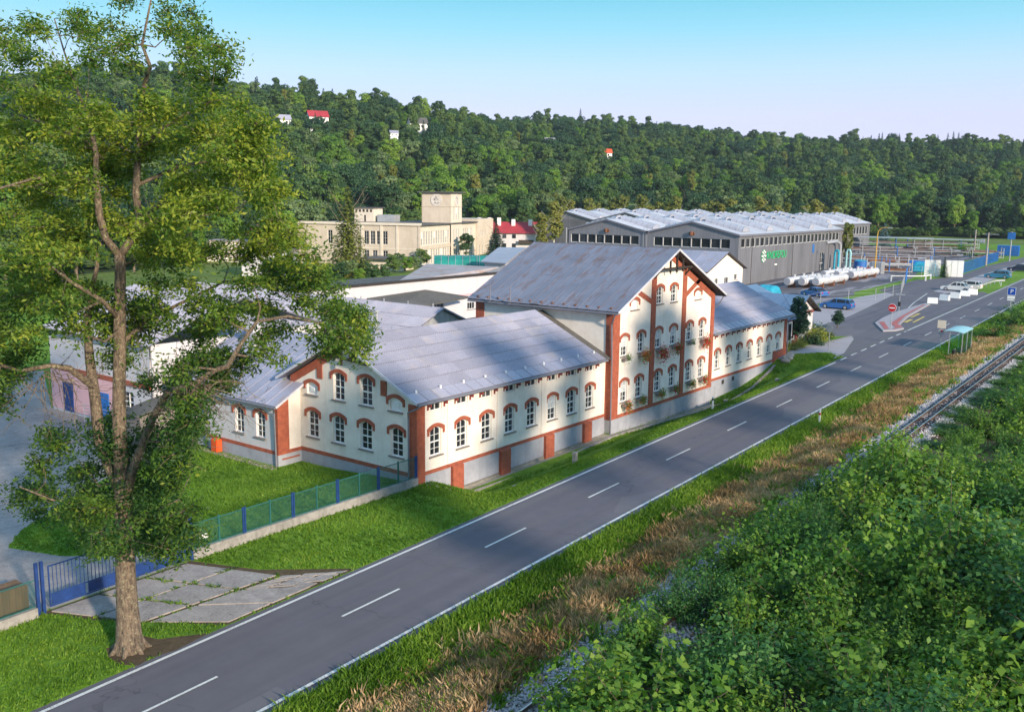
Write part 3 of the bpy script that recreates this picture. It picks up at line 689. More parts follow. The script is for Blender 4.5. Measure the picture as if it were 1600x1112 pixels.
def put_window(parent, plane, c, a, z, w_=.98, h=1.75, arch=True, cols=2, rows=4, sill=True, blind=False, transom=True, brick=True):
    fd, gd, sd, ad, bd = win_data(w_, h, arch, cols, rows, transom)
    loc = (a, c, z) if plane == 'y' else (c, a, z); rz = 0 if plane == 'y' else -PI/2
    o = inst('window', fd, parent, loc, rz)
    inst('pane', gd, o, (0, 0, 0), local=True)
    if sill: inst('sill', sd, o, (0, 0, 0), local=True)
    if arch and brick: inst('brick_arch', ad, o, (0, 0, 0), local=True)
    if blind: inst('blind', bd, o, (0, 0, 0), local=True)
    return o
def hole(a, z, w_=.98, h=1.75, arch=True): return [(a+p, z+q) for p, q in win_poly(w_, h, arch)]
def niche(parent, plane, c, a, z, w_=.95, h=.85):
    """blind arched niche with a small framed square"""
    m = MB(); poly = win_poly(w_, h, True); n = len(poly); m.add([(p, .12, q) for p, q in poly], [tuple(range(n))])
    m.box(-w_*.25, w_*.25, .06, .12, h*.22, h*.62); m.box(-w_*.16, w_*.16, .04, .06, h*.3, h*.54)
    loc = (a, c, z) if plane == 'y' else (c, a, z)
    me = m.data('blind_niche', M['white']); o = inst('blind_niche', me, parent, loc, 0 if plane == 'y' else -PI/2)
    fd, gd, sd, ad, bd = win_data(w_, h, True, 1, 1, False)
    inst('sill', sd, o, (0, 0, 0), local=True); inst('brick_arch', ad, o, (0, 0, 0), local=True); return o

def corr_sheet(name, L, Wd, mat, waves=None, amp=.034):
    """corrugated sheet: width along x, length along y (up slope), crests in z"""
    waves = waves or max(2, int(Wd/.20)); n = waves*2; V = []
    for i in range(n+1):
        x_ = Wd*i/n; z_ = amp*(1 if i % 2 else -1); V += [(x_, 0, z_), (x_, L, z_)]
    m = MB(); m.add(V, [(2*i, 2*i+2, 2*i+3, 2*i+1) for i in range(n)])
    m.mi = 1; m.add([(0, -.03, amp*.4), (Wd, -.03, amp*.4), (Wd, .0, amp*1.05), (0, .0, amp*1.05), (0, -.03, -amp-.03), (Wd, -.03, -amp-.03)], [(0, 1, 2, 3), (0, 4, 5, 1)])
    return m.data(name, [mat, M['gutter']])
def flat_sheet(name, L, Wd, mat, seam=True, t=.018):
    m = MB(); m.box(.004, Wd-.004, 0, L+.03, 0, t)
    if seam: m.box(-.02, .02, 0, L+.03, 0, .05)
    return m.data(name, mat)
def lay_sheets(parent, O, ex, ey, width, length, cols, rows, maker, jitter=.006, stagger=0, name='roof_sheet'):
    """tile a roof plane: origin O (eave corner), ex along eave, ey up the slope (unit vectors)"""
    O, ex, ey = Vector(O), Vector(ex).normalized(), Vector(ey).normalized(); nz = ex.cross(ey).normalized(); flip = nz.z < 0
    if flip: nz = -nz
    Wd, L = width/cols, length/rows; me = maker(L, Wd); cutcache = {}
    for i in range(cols):
        off = (stagger*L*((i*.37) % 1.0)) if stagger else 0
        for j in range(rows+(1 if off else 0)):
            a0 = j*L-off; a1 = a0+L; a0, a1 = max(0, a0), min(length, a1)
            if a1-a0 < .12: continue
            p = O+ex*(i*Wd+(Wd if flip else 0))+ey*a0+nz*(.012+.006*((i+j) % 2)+random.uniform(0, jitter))
            X = -ex if flip else ex; tl = random.uniform(-jitter, jitter)*.8+.004
            Y = (ey+nz*tl).normalized()
            Zv = X.cross(Y)
            if (a1-a0) < L*.99:
                k = round(a1-a0, 2); m2 = cutcache.get(k) or cutcache.setdefault(k, maker(a1-a0, Wd))
            else: m2 = me
            o = link(name, m2); o.matrix_world = Matrix(((X.x, Y.x, Zv.x, p.x), (X.y, Y.y, Zv.y, p.y), (X.z, Y.z, Zv.z, p.z), (0, 0, 0, 1)))
            if parent is not None:
                mw = o.matrix_world.copy(); o.parent = parent; o.matrix_parent_inverse = parent.matrix_world.inverted(); o.matrix_basis = mw
def gable_roof_x(parent, name, x0, x1, ye0, ye1, yr, ze0, ze1, zr, mat, t=.10, sub=.0):
    """ridge along x"""
    m = MB(); m.prism([(ye0, ze0), (yr, zr), (ye1, ze1), (ye1, ze1-t), (yr, zr-t*1.1), (ye0, ze0-t)], (x0, 0, 0), (0, 1, 0), (0, 0, 1), (x1-x0, 0, 0))
    return m.build(name, mat, parent)
def gable_roof_y(parent, name, y0, y1, xe0, xe1, xr, ze0, ze1, zr, mat, t=.10):
    m = MB(); m.prism([(xe0, ze0), (xr, zr), (xe1, ze1), (xe1, ze1-t), (xr, zr-t*1.1), (xe0, ze0-t)], (0, y0, 0), (1, 0, 0), (0, 0, 1), (0, y1-y0, 0))
    return m.build(name, mat, parent)

YF, YC, XG = 36.56, 36.06, 39.0
# ---------------- left wing
LW = thing('building_wing', 'low cream wing with two brick-arched window rows in its gable and a corrugated pale roof', 'building', (49, 42, 0))
wx = [40.66+i*(57.38-40.66)/7 for i in range(8)]
holes = [hole(a, 1.92) for a in wx]+[hole(a+.03, 4.62, 1.0, .55, False) for a in wx]
wall('front_wall', M['plaster'], LW, 'y', YF, [(XG, -1.4), (59.6, -1.4), (59.6, 5.25), (XG, 5.25)], holes)
for i, a in enumerate(wx):
    put_window(LW, 'y', YF, a, 1.92, blind=(i in (5,)))
    put_window(LW, 'y', YF, a+.03, 4.62, 1.0, .55, False, 2, 1, sill=False)
gy = [(45.47, 1.88), (43.12, 1.88), (40.7, 1.88), (38.14, 1.9)]; gu = [(43.03, 4.6), (40.63, 4.6)]
gout = [(YF, -1.2), (47.6, -1.2), (47.6, 5.55), (42.4, 8.35), (YF, 5.55)]
wall('gable_wall', M['plaster'], LW, 'x', XG, gout, [hole(a, z) for a, z in gy+gu]+[hole(45.5, 4.62, .95, .82), hole(38.2, 4.62, .95, .82)])
for a, z in gy+gu: put_window(LW, 'x', XG, a, z)
niche(LW, 'x', XG, 45.5, 4.62, .95, .82); niche(LW, 'x', XG, 38.2, 4.62, .95, .82)
m = MB(); m.box(XG+.3, 59.5, 47.5, 47.62, -1, 5.5); m.build('back_wall', M['plaster'], LW)
m = MB(); m.box(XG-.03, 39.68, YF-.05, YF+.62, -1.3, 5.2); m.build('corner_pilaster', M['brick'], LW)
m = MB(); m.box(39.68, 59.55, YF-.045, YF+.02, .90, 1.12); m.box(XG-.045, XG+.02, YF+.62, 46.66, .86, 1.10); m.build('brick_band', M['brick'], LW)
m = MB(); m.box(39.68, 59.6, YF-.03, YF+.02, -1.4, .90); m.box(XG-.03, XG+.02, YF+.62, 46.66, -1.2, .86); m.build('plinth', M['plinth'], LW)
for xb in (42.47, 47.2, 52.15, 56.95):
    m = MB(); m.box(xb-.5, xb+.5, YF-.24, YF-.03, -1.4, .90)
    m.add([(xb-.5, YF-.24, .90), (xb+.5, YF-.24, .90), (xb+.5, YF-.03, 1.0), (xb-.5, YF-.03, 1.0), (xb-.5, YF-.03, .9), (xb+.5, YF-.03, .9)], [(0, 1, 2, 3), (0, 3, 4), (1, 5, 2)])
    m.build('brick_buttress', M['brick'], LW)
for xb in (41.95, 46.75, 51.6, 56.3):
    m = MB(); m.box(xb-.3, xb+.3, YF-.06, YF+.0, 1.14, 5.1); m.build('lesene', M['plaster'], LW)
m = MB(); m.box(-.045, .045, -.3, -.001, .2, .45); m.box(-.045, .045, -.08, -.001, 0, .2); brd = m.data('rafter_bracket', M['brick_dark'])
for a in wx:
    for s in (-.72, .72): inst('rafter_bracket', brd, LW, (a+s, YF, 4.75))
# raking brick frieze on the left slope of the gable, brick stubs, round vent, truss
def rake(parent, plane, c, p, q, width, out=.055, name='brick_rake', mat='brick'):
    (a0, z0_), (a1, z1_) = p, q
    poly = [(a0, z0_), (a1, z1_), (a1, z1_-width), (a0, z0_-width)]
    m = MB()
    if plane == 'y': m.prism(poly, (0, c-out, 0), (1, 0, 0), (0, 0, 1), (0, out-.001, 0))
    else: m.prism(poly, (c-out, 0, 0), (0, 1, 0), (0, 0, 1), (out-.001, 0, 0))
    return m.build(name, M[mat], parent)
rake(LW, 'x', XG, (47.5, 5.62), (42.9, 8.0), .55)
for a, z in ((44.72, 6.75), (39.15, 6.4)): 
    m = MB(); m.box(XG-.06, XG, a-.24, a+.24, z-1.0, z-.1); m.build('brick_stub', M['brick'], LW)
m = MB(); m.tube([(XG-.06, 41.75, 7.4), (XG+.01, 41.75, 7.4)], .30, 12); m.build('round_brick_surround', M['brick'], LW)
m = MB(); m.tube([(XG-.075, 41.75, 7.4), (XG-.05, 41.75, 7.4)], .16, 10); m.build('round_vent', M['wood_dark'], LW)
m = MB(); m.beam((38.62, 43.9, 7.45), (38.62, 40.2, 7.2), .12, .14); m.beam((38.62, 42.35, 6.9), (38.62, 42.35, 8.3), .12, .12); m.build('timber_truss', M['wood_dark'], LW)
LWr = gable_roof_x(LW, 'roof', 38.42, 58.55, 35.98, 48.3, 42.4, 5.45, 5.45, 8.55, M['gutter'])
e = Vector((0, 6.42, 3.10)); Ls = e.length
rows_main = 6
mk = lambda L, W: corr_sheet('roof_sheet', L, W, M['roof_light'])
lay_sheets(LWr, (38.42, 35.98, 5.45), (1, 0, 0), (0, 6.42, 3.10), 20.1, .95, 20, 1, lambda L, W: flat_sheet('eave_sheet', L, W, M['roof_light']), name='eave_sheet')
o2 = Vector((38.42, 35.98, 5.45))+e.normalized()*.95
lay_sheets(LWr, o2, (1, 0, 0), e, 20.1, Ls-.95, 10, rows_main, mk)
lay_sheets(LWr, (38.42, 48.3, 5.45), (1, 0, 0), (0, -5.9, 3.10), 20.1, 6.6, 5, 3, mk)
m = MB(); m.beam((38.40, 35.95, 5.42), (38.40, 42.4, 8.53), .05, .16, (0, -.43, .9)); m.beam((38.40, 48.3, 5.42), (38.40, 42.4, 8.53), .05, .16, (0, .43, .9)); m.build('verge_trim', M['verge'], LW)
def gutter(parent, a, b, r=.075):
    m = MB(); m.tube([a, b], r, 8); m.build('gutter', M['gutter'], parent)
def downpipe(parent, pts, r=.055, name='downpipe'):
    m = MB(); m.tube(pts, r, 7); m.build(name, M['gutter'], parent)
gutter(LW, (38.45, 35.9, 5.34), (58.7, 35.9, 5.32)); downpipe(LW, [(38.8, 35.95, 5.3), (38.75, 36.2, 5.1), (38.72, 36.95, 4.75), (38.86, 37.05, 4.4), (38.86, 37.05, .3)])
m = MB()
for i in range(10): m.cyl(39.2+i*2.1, 36.75, 5.83, 6.02, .07, 6)
m.build('snow_guard', M['white'], LW)

# ---------------- right wing
RW = thing('building_wing', 'low cream wing with narrow arched windows, right of the tall gabled block', 'building', (86, 42, 0))
rx = [78.55+i*(92.7-78.55)/6 for i in range(7)]
wall('front_wall', M['plaster'], RW, 'y', YF, [(76.3, -1.4), (94.9, -1.4), (94.9, 5.2), (76.3, 5.2)], [hole(a, 1.95, .86, 1.72) for a in rx]+[hole(a, 4.72, .9, .4, False) for a in rx])
for i, a in enumerate(rx):
    put_window(RW, 'y', YF, a, 1.95, .86, 1.72, blind=(i in (5, 6))); put_window(RW, 'y', YF, a, 4.72, .9, .4, False, 2, 1, sill=False)
m = MB(); m.prism([(YF, 0), (YF, 5.2), (42.4, 8.1), (47.8, 5.2), (47.8, 0)], (94.8, 0, 0), (0, 1, 0), (0, 0, 1), (.1, 0, 0)); m.build('end_wall', M['plaster'], RW)
m = MB(); m.box(76.3, 94.9, 47.7, 47.8, -1, 5.3); m.build('back_wall', M['plaster'], RW)
m = MB(); m.box(76.32, 91.5, YF-.045, YF+.02, .90, 1.14); m.build('brick_band', M['brick'], RW)
m = MB(); m.box(91.5, 94.95, YF-.07, YF+.02, .2, 1.95); m.build('brick_dado', M['brick'], RW)
m = MB(); m.box(76.32, 91.5, YF-.03, YF+.02, -1.4, .90); m.build('plinth', M['plinth'], RW)
m = MB(); m.box(94.2, 94.93, YF-.05, YF+.3, 1.95, 5.1); m.build('corner_pilaster', M['brick'], RW)
for xb in (79.9, 82.1): 
    m = MB(); m.box(xb-.2, xb+.2, YF-.08, YF, .35, .72); m.build('vent', M['wood_dark'], RW)
RWr = gable_roof_x(RW, 'roof', 76.32, 95.35, 35.98, 48.4, 42.4, 5.4, 5.4, 8.45, M['gutter'])
e = Vector((0, 6.42, 3.05)); Ls = e.length
lay_sheets(RWr, (76.32, 35.98, 5.40), (1, 0, 0), e, 19.0, .95, 19, 1, lambda L, W: flat_sheet('eave_sheet', L, W, M['roof_light']), name='eave_sheet')
lay_sheets(RWr, Vector((76.32, 35.98, 5.40))+e.normalized()*.95, (1, 0, 0), e, 19.0, Ls-.95, 9, 6, mk)
m = MB(); m.beam((95.38, 35.95, 5.37), (95.38, 42.4, 8.43), .05, .14, (0, -.43, .9)); m.build('verge_trim', M['verge'], RW)
gutter(RW, (76.4, 35.9, 5.28), (95.4, 35.9, 5.26)); downpipe(RW, [(95.15, 35.95, 5.2), (94.98, 36.4, 4.8), (94.98, 36.42, .9), (95.3, 36.1, .75)])
for a in rx:
    for s in (-.65, .65): inst('rafter_bracket', brd, RW, (a+s, YF, 4.7))

# ---------------- tall centre block
CB = thing('gabled_building', 'tall cream gabled block with red brick pilasters, diagonal brick braces and a weathered grey roof', 'building', (68, 42, 0))
XL, XR_, XM, ZE, ZR = 59.5, 76.3, 67.95, 8.87, 13.1
cb = [(61.38, 1.8), (63.62, 1.8), (66.62, 1.8), (69.05, 1.82), (72.0, 1.84), (74.3, 1.84)]
cm = [(61.25, 5.34), (63.75, 5.34), (66.5, 5.35), (69.0, 5.33), (71.85, 5.34), (74.2, 5.33)]
ct = [(66.5, 8.85), (68.85, 8.83)]
sl_ = (ZR-ZE)/(XM-58.9); zw = lambda x_: ZR-.22-abs(x_-XM)*sl_
wall('front_wall', M['plaster'], CB, 'y', YC, [(XL, -1.5), (XR_, -1.5), (XR_, zw(XR_)), (XM, zw(XM)), (XL, zw(XL))],
     [hole(a, z, .95, 1.68) for a, z in cb]+[hole(a, z, .92, 1.56) for a, z in cm]+[hole(a, z, .95, 1.4) for a, z in ct]+[hole(62.6, 8.72, 1.0, .8), hole(73.15, 8.70, 1.0, .8)])
for i, (a, z) in enumerate(cb): put_window(CB, 'y', YC, a, z, .95, 1.68, blind=(i == 0))
for i, (a, z) in enumerate(cm): put_window(CB, 'y', YC, a, z, .92, 1.56, blind=(i in (2, 3, 0)))
for a, z in ct: put_window(CB, 'y', YC, a, z, .95, 1.4)
niche(CB, 'y', YC, 62.6, 8.72, 1.0, .8); niche(CB, 'y', YC, 73.15, 8.70, 1.0, .8)
m = MB(); m.box(XL, XL+.12, YC, 49.0, -1, zw(XL)); m.build('side_wall', M['plaster'], CB)
m = MB(); m.box(XR_-.12, XR_, YC, 49.0, -1, zw(XR_)); m.build('side_wall', M['plaster'], CB)
m = MB(); m.prism([(XL, -1), (XR_, -1), (XR_, zw(XR_)), (XM, zw(XM)), (XL, zw(XL))], (0, 48.9, 0), (1, 0, 0), (0, 0, 1), (0, .12, 0)); m.build('back_wall', M['plaster'], CB)
for x0, x1 in ((59.44, 60.42), (65.15, 65.82), (70.33, 70.97), (75.75, 76.36)):
    m = MB(); za = min(zw(x0), zw(x1)); 
    m.prism([(x0, .93), (x1, .93), (x1, zw(x1)-.02), (x0, zw(x0)-.02)], (0, YC-.08, 0), (1, 0, 0), (0, 0, 1), (0, .08 if x0 > 60 else .62, 0)); m.build('brick_pilaster', M['brick'], CB)
m = MB(); m.box(59.44, 60.0, 48.2, 49.05, 0, 8.8); m.build('brick_pilaster', M['brick'], CB)
m = MB(); m.box(59.44, 76.36, YC-.085, YC+.02, .68, .93); m.box(59.42, 59.6, YC+.01, 37.0, .68, .93); m.build('brick_band', M['brick'], CB)
m = MB(); m.box(59.45, 76.35, YC-.05, YC+.02, -1.5, .68); m.build('plinth', M['plinth'], CB)
rake(CB, 'y', YC, (62.6, 10.42), (65.16, 9.35), .42, name='diagonal_brace'); rake(CB, 'y', YC, (70.96, 9.45), (73.5, 10.62), .42, name='diagonal_brace')
rake(CB, 'y', YC, (70.96, zw(70.96)-.05), (75.76, zw(75.76)-.05), .55); rake(CB, 'y', YC, (60.42, zw(60.42)-.05), (65.14, zw(65.14)-.05), .5)
rake(CB, 'y', YC, (XM, zw(XM)-.05), (70.34, zw(70.34)-.05), .5); rake(CB, 'y', YC, (65.82, zw(65.82)-.05), (XM, zw(XM)-.05), .5)
m = MB(); yy = 35.42
m.beam((65.3, yy, 11.62), (70.6, yy, 11.62), .14, .16); m.beam((66.9, yy, 11.3), (66.9, yy, 12.45), .12, .12, (0, 1, 0)); m.beam((XM, yy, 11.3), (XM, yy, 12.9), .14, .14, (0, 1, 0)); m.beam((69.0, yy, 11.3), (69.0, yy, 12.4), .12, .12, (0, 1, 0))
m.beam((65.4, 36.0, 10.9), (65.4, yy, 11.6), .1, .12); m.beam((70.5, 36.0, 10.9), (70.5, yy, 11.6), .1, .12); m.build('timber_truss', M['wood_dark'], CB)
CBr = gable_roof_y(CB, 'roof', 35.25, 49.45, 58.9, 77.0, XM, ZE, ZE, ZR, M['wood_dark'], .14)
e = Vector((XM-58.9, 0, ZR-ZE)); Ls = e.length
lay_sheets(CBr, (58.9, 35.25, ZE), (0, 1, 0), e, 14.2, Ls, 16, 5, lambda L, W: flat_sheet('roof_sheet', L, W, M['roof_old']), .012, stagger=1)
lay_sheets(CBr, (77.0, 35.25, ZE), (0, 1, 0), (XM-77.0, 0, ZR-ZE), 14.2, Ls, 4, 2, lambda L, W: flat_sheet('roof_sheet', L, W, M['roof_old']), .008)
m = MB(); m.beam((58.85, 35.22, ZE-.04), (XM, 35.22, ZR-.02), .05, .16, (-.42, 0, .9)); m.beam((77.05, 35.22, ZE-.04), (XM, 35.22, ZR-.02), .05, .16, (.42, 0, .9)); m.build('verge_trim', M['verge'], CB)
gutter(CB, (58.83, 35.25, 8.76), (58.83, 49.4, 8.74)); gutter(CB, (77.08, 35.25, 8.76), (77.08, 49.4, 8.74))
downpipe(CB, [(58.85, 35.5, 8.7), (59.1, 35.8, 8.2), (59.3, 36.02, 7.9), (59.32, 35.93, 5.0), (59.36, 35.93, -.5)]); downpipe(CB, [(77.05, 35.5, 8.7), (76.8, 35.8, 8.0), (76.5, 36.2, 7.6), (76.5, 36.3, -.6)])
m = MB(); m.box(58.56, 59.5, 36.4, 42.4, 5.1, 5.2)
m.add([(58.57, 35.98, 5.36), (59.5, 35.98, 5.36), (59.5, 42.4, 8.46), (58.57, 42.4, 8.46), (59.5, 48.3, 5.4), (58.57, 48.3, 5.4)], [(0, 1, 2, 3), (3, 2, 4, 5)]); m.build('valley_flashing', M['roof_dark'], CB)
for (px, py) in ((59.3, 44.9), (59.3, 46.9)):
    m = MB(); m.cyl(58.6, py, 8.9, 10.2, .05, 6); m.build('vent_pipe', M['gutter'], CB)
m = MB()
for i in range(13): m.box(59.15, 59.33, 36.0+i*1.05, 36.12+i*1.05, 9.03, 9.16)
m.build('snow_guard', M['rust'], CB)

# flower boxes on the sills
def flower_box(a, z, mat, label, size=1.0, droop=.4, dens=240, green=.5):
    t = thing('flower_box', label, 'flower box', (a, YC-.26, z-.28), group='flower boxes under the windows of the tall block')
    m = MB(); m.box(a-.42, a+.42, YC-.38, YC-.12, z-.33, z-.13); m.build('planter', M['sill'], t)
    if dens:
        n = int(dens*size*1.6); P = np.stack([a+RNG.normal(size=n)*.27*size, YC-.34-RNG.random(n)*.34*size, z-.05-.42*droop*size+RNG.normal(size=n)*.24*size], 1)
        V, Fq = leaf_quads(P, RNG.normal(size=(n, 3)), .11, .085); k = int(n*green)
        o = link('leaves', npmesh('leaves', V[:4*k], Fq[:k], M['leaf_bright'], RNG.random(k)), t); o.matrix_parent_inverse = t.matrix_world.inverted()
        o = link('flowers', npmesh('flowers', V[4*k:], Fq[:n-k], M[mat], RNG.random(n-k)), t); o.matrix_parent_inverse = t.matrix_world.inverted()
FB = [(61.25, 5.34, 'flower_red', 'nearly bare grey flower box under the leftmost middle-row window', .8, .2, 60, 1.0), (63.75, 5.34, 'flower_orange', 'orange flowers spilling from the second middle-row window sill', 1.15, .5, 300, .35),
 (66.5, 5.35, 'flower_red', 'largest hanging mass of deep red flowers, under the third middle-row window', 1.35, .7, 300, .3), (69.0, 5.33, 'flower_red', 'red and green flower box under the fourth middle-row window', 1.1, .5, 280, .45),
 (71.85, 5.34, 'flower_red', 'small brown planter without blossom under the fifth middle-row window', .7, .2, 40, .9), (74.2, 5.33, 'flower_red', 'round bush of red flowers under the rightmost middle-row window', 1.25, .6, 300, .35),
 (61.38, 1.8, 'flower_orange', 'trailing brownish orange flower box under the leftmost ground-floor window', 1.0, .6, 220, .5), (63.62, 1.8, 'flower_orange', 'yellow-green flower box under the second ground-floor window', .9, .4, 220, .7),
 (66.62, 1.8, 'flower_orange', 'small green flower box under the third ground-floor window', .9, .3, 200, .75), (69.05, 1.82, 'flower_red', 'green flower box with red dots under the fourth ground-floor window', .9, .4, 200, .7),
 (72.0, 1.84, 'flower_orange', 'green and orange flower box under the fifth ground-floor window', .9, .4, 200, .7), (74.3, 1.84, 'flower_red', 'red-brown flower box under the rightmost ground-floor window', 1.0, .4, 220, .5)]
for f in FB: flower_box(*f)

# ---------------- annex behind the left gable
AN = thing('annex', 'lower side annex with two arched windows facing the lawn and a grey seamed roof', 'building', (42, 52, 0))
wall('lawn_wall', M['plaster_white'], AN, 'x', 37.15, [(46.66, -.4), (57.4, -.4), (57.4, 4.1), (46.66, 4.1)], [hole(48.35, 1.75, .9, 1.7), hole(50.5, 1.75, .9, 1.7), hole(55.0, 1.75, .9, 1.7)])
for a in (48.35, 50.5, 55.0): put_window(AN, 'x', 37.15, a, 1.75, .9, 1.7)
m = MB(); m.prism([(37.15, -.4), (39.02, -.4), (39.02, 5.0), (37.15, 4.05)], (0, 46.66, 0), (1, 0, 0), (0, 0, 1), (0, .12, 0)); m.build('return_wall', M['plaster'], AN)
m = MB(); m.prism([(37.12, .86), (38.0, .86), (38.0, 4.45), (37.12, 4.0)], (0, 46.6, 0), (1, 0, 0), (0, 0, 1), (0, .4, 0)); m.build('corner_pilaster', M['brick'], AN)
m = MB(); m.box(37.09, 37.2, 46.6, 57.4, .86, 1.08); m.box(37.1, 39.0, 46.58, 46.7, .86, 1.08); m.build('brick_band', M['brick'], AN)
m = MB(); m.box(37.1, 37.2, 46.62, 57.4, -.4, .86); m.box(37.12, 39.0, 46.61, 46.7, -.4, .86); m.build('plinth', M['plinth'], AN)
m = MB(); m.box(37.4, 38.8, 46.57, 46.6, .5, .6); m.build('brick_dash', M['brick'], AN)
m = MB(); m.box(37.2, 50, 57.3, 57.42, -.4, 4.1); m.prism([(37.2, 4.1), (43.4, 7.1), (50, 4.1)], (0, 57.3, 0), (1, 0, 0), (0, 0, 1), (0, .12, 0)); m.build('far_wall', M['plaster_white'], AN)
ANr = gable_roof_y(AN, 'roof', 46.3, 57.8, 36.75, 50.1, 43.4, 4.08, 4.08, 7.45, M['gutter'])
e = Vector((6.65, 0, 3.37))
lay_sheets(ANr, (36.75, 46.3, 4.08), (0, 1, 0), e, 11.5, e.length, 12, 3, lambda L, W: flat_sheet('roof_sheet', L, W, M['roof_mid']))
gutter(AN, (36.68, 46.3, 4.0), (36.68, 57.8, 3.98)); downpipe(AN, [(36.72, 46.5, 3.9), (36.98, 46.75, 3.6), (37.02, 46.72, -.1)]); downpipe(AN, [(36.72, 54.0, 3.9), (37.0, 54.0, 3.6), (37.0, 54.0, -.1)])
m = MB(); m.beam((36.72, 46.26, 4.02), (39.3, 46.26, 5.33), .05, .14, (-.45, 0, .9)); m.build('verge_trim', M['verge'], AN)
m = MB(); m.box(41.3, 42.1, 54.2, 55.0, 5.6, 8.0); m.build('chimney', M['plaster_white'], AN)
t = MB(); t.box(36.6, 37.06, 52.3, 52.95, .12, 1.0); bx_ = t.build('letterbox', M['orange']); tag(bx_, 'orange box standing against the grey plinth of the annex', 'box')
bm_ = bmesh.new(); bm_.from_mesh(bx_.data); bmesh.ops.bevel(bm_, geom=bm_.edges[:], offset=.05, segments=2, affect='EDGES'); bm_.to_mesh(bx_.data); bm_.free()
m = MB()
for i in range(42):
    m.box(36.35, 36.9, 46.4+i*.26, 46.6+i*.26, Tz(36.6, 46.4+i*.26)-.02, Tz(36.6, 46.4+i*.26)+.03+random.random()*.03)
tag(m.build('pebble_edging', M['pebble']), kind='structure')

# ---------------- corrugated shed behind
SH = thing('shed', 'long shed roofed in pale corrugated sheet with a ribbed gable, behind the left wing', 'shed', (60, 66, 0))
m = MB(); n = 44
for i in range(n):
    x0 = 53.6+i*15.6/n; x1 = x0+15.6/n; zt = lambda x_: 7.4-abs(x_-61.4)*.42-.06
    m.add([(x0, 54.6, .5), (x1, 54.6+(.06 if i % 2 else 0), .5), (x1, 54.6+(.06 if i % 2 else 0), zt(x1)), (x0, 54.6, zt(x0))], [(0, 1, 2, 3)]) if i % 2 else m.add([(x0, 54.6+.06, .5), (x1, 54.6, .5), (x1, 54.6, zt(x1)), (x0, 54.6+.06, zt(x0))], [(0, 1, 2, 3)])
m.build('gable_cladding', M['metal'], SH)
m = MB(); m.box(53.6, 53.75, 54.7, 92, .3, 4.0); m.box(69.05, 69.2, 54.7, 92, .3, 4.0); m.build('side_wall', M['plaster_white'], SH)
SHr = gable_roof_y(SH, 'roof', 54.2, 92, 53.0, 69.8, 61.4, 3.97, 3.97, 7.5, M['gutter'])
e = Vector((8.4, 0, 3.53))
lay_sheets(SHr, (53.0, 54.2, 3.97), (0, 1, 0), e, 37.8, e.length, 18, 5, mk)
lay_sheets(SHr, (69.8, 54.2, 3.97), (0, 1, 0), (-8.4, 0, 3.53), 37.8, e.length, 4, 2, mk)
m = MB(); m.cyl(56.5, 57.5, 5.0, 7.3, .16, 8); m.cyl(56.5, 57.5, 7.3, 7.5, .22, 8); m.build('flue_pipe', M['metal'], SH)
m = MB()
for i in range(12): m.cyl(61.4, 55.5+i*3.0, 7.5, 7.8, .06, 5)
m.build('ridge_vent', M['metal'], SH)

# ---------------- white long block, dark lean-to, rusty roof
WB = thing('building', 'long white flat-topped block with a pink stripe, seen between the wing and the grey roof', 'building', (80, 84, 0))
wall('front_wall', M['plaster_white'], WB, 'y', 80, [(60, 0), (103, 0), (103, 6.7), (60, 6.7)], [hole(89.3, 2.9, 2.6, 1.1, False), hole(96.0, 2.4, 1.6, 1.7, False)])
put_window(WB, 'y', 80, 89.3, 2.9, 2.6, 1.1, False, 4, 1); put_window(WB, 'y', 80, 96.0, 2.4, 1.6, 1.7, False, 3, 1, blind=True)
m = MB(); m.box(60, 103, 79.9, 80.0, 4.25, 4.5); m.build('pink_stripe', M['plaster_pink'], WB)
m = MB(); m.box(59.8, 103.2, 79.8, 80.6, 6.7, 6.95); m.build('parapet_cap', M['wood_dark'], WB)
m = MB(); m.box(60, 103, 80.6, 92, 5.9, 6.2); m.build('roof', M['roof_dark'], WB)
m = MB(); m.box(60, 60.2, 80.2, 92, 0, 6.7); m.box(102.8, 103, 80.2, 92, 0, 6.7); m.build('side_wall', M['plaster_white'], WB)
m = MB(); m.add([(75.5, 74.5, 4.35), (93.0, 77.6, 4.45), (87, 79.9, 5.6), (77, 79.9, 5.3), (75.5, 74.5, 4.15), (93.0, 77.6, 4.25), (87, 79.9, 5.4), (77, 79.9, 5.1)], [(0, 1, 2, 3), (7, 6, 5, 4), (0, 4, 5, 1), (1, 5, 6, 2), (2, 6, 7, 3), (3, 7, 4, 0)]); m.build('lean_to_roof', M['roof_dark'], WB)
m = MB(); m.box(84.5, 88.5, 79.7, 79.95, 0, 4.2); m.build('pilaster', M['plaster_white'], WB)
RB = thing('building', 'low building with a blotched rusty brown sheet roof behind the white block', 'building', (93, 88, 0))
m = MB(); P = [(82.8, 80.7, 6.7), (97.5, 80.9, 6.75), (103.6, 81.4, 7.5), (101, 92.5, 7.5), (82.8, 92.5, 6.7)]
P = [(82.8, 81.0, 6.65), (101.0, 92.5, 7.5), (103.6, 81.4, 7.5), (98, 80.9, 6.9)]
m.add(P+[(a, b, c-.15) for a, b, c in P], [(0, 3, 2, 1), (4, 5, 6, 7), (0, 1, 5, 4), (1, 2, 6, 5), (2, 3, 7, 6), (3, 0, 4, 7)]); m.build('roof', M['roof_rusty'], RB)
m = MB(); P2 = [(83.5, 81.6), (100.4, 92), (103, 82), (98, 81.5)]; m.prism(P2, (0, 0, 6.2), (1, 0, 0), (0, 1, 0), (0, 0, .3)); m.prism(P2, (0, 0, .5), (1, 0, 0), (0, 1, 0), (0, 0, 5.8)); m.build('wall', M['plaster_white'], RB)
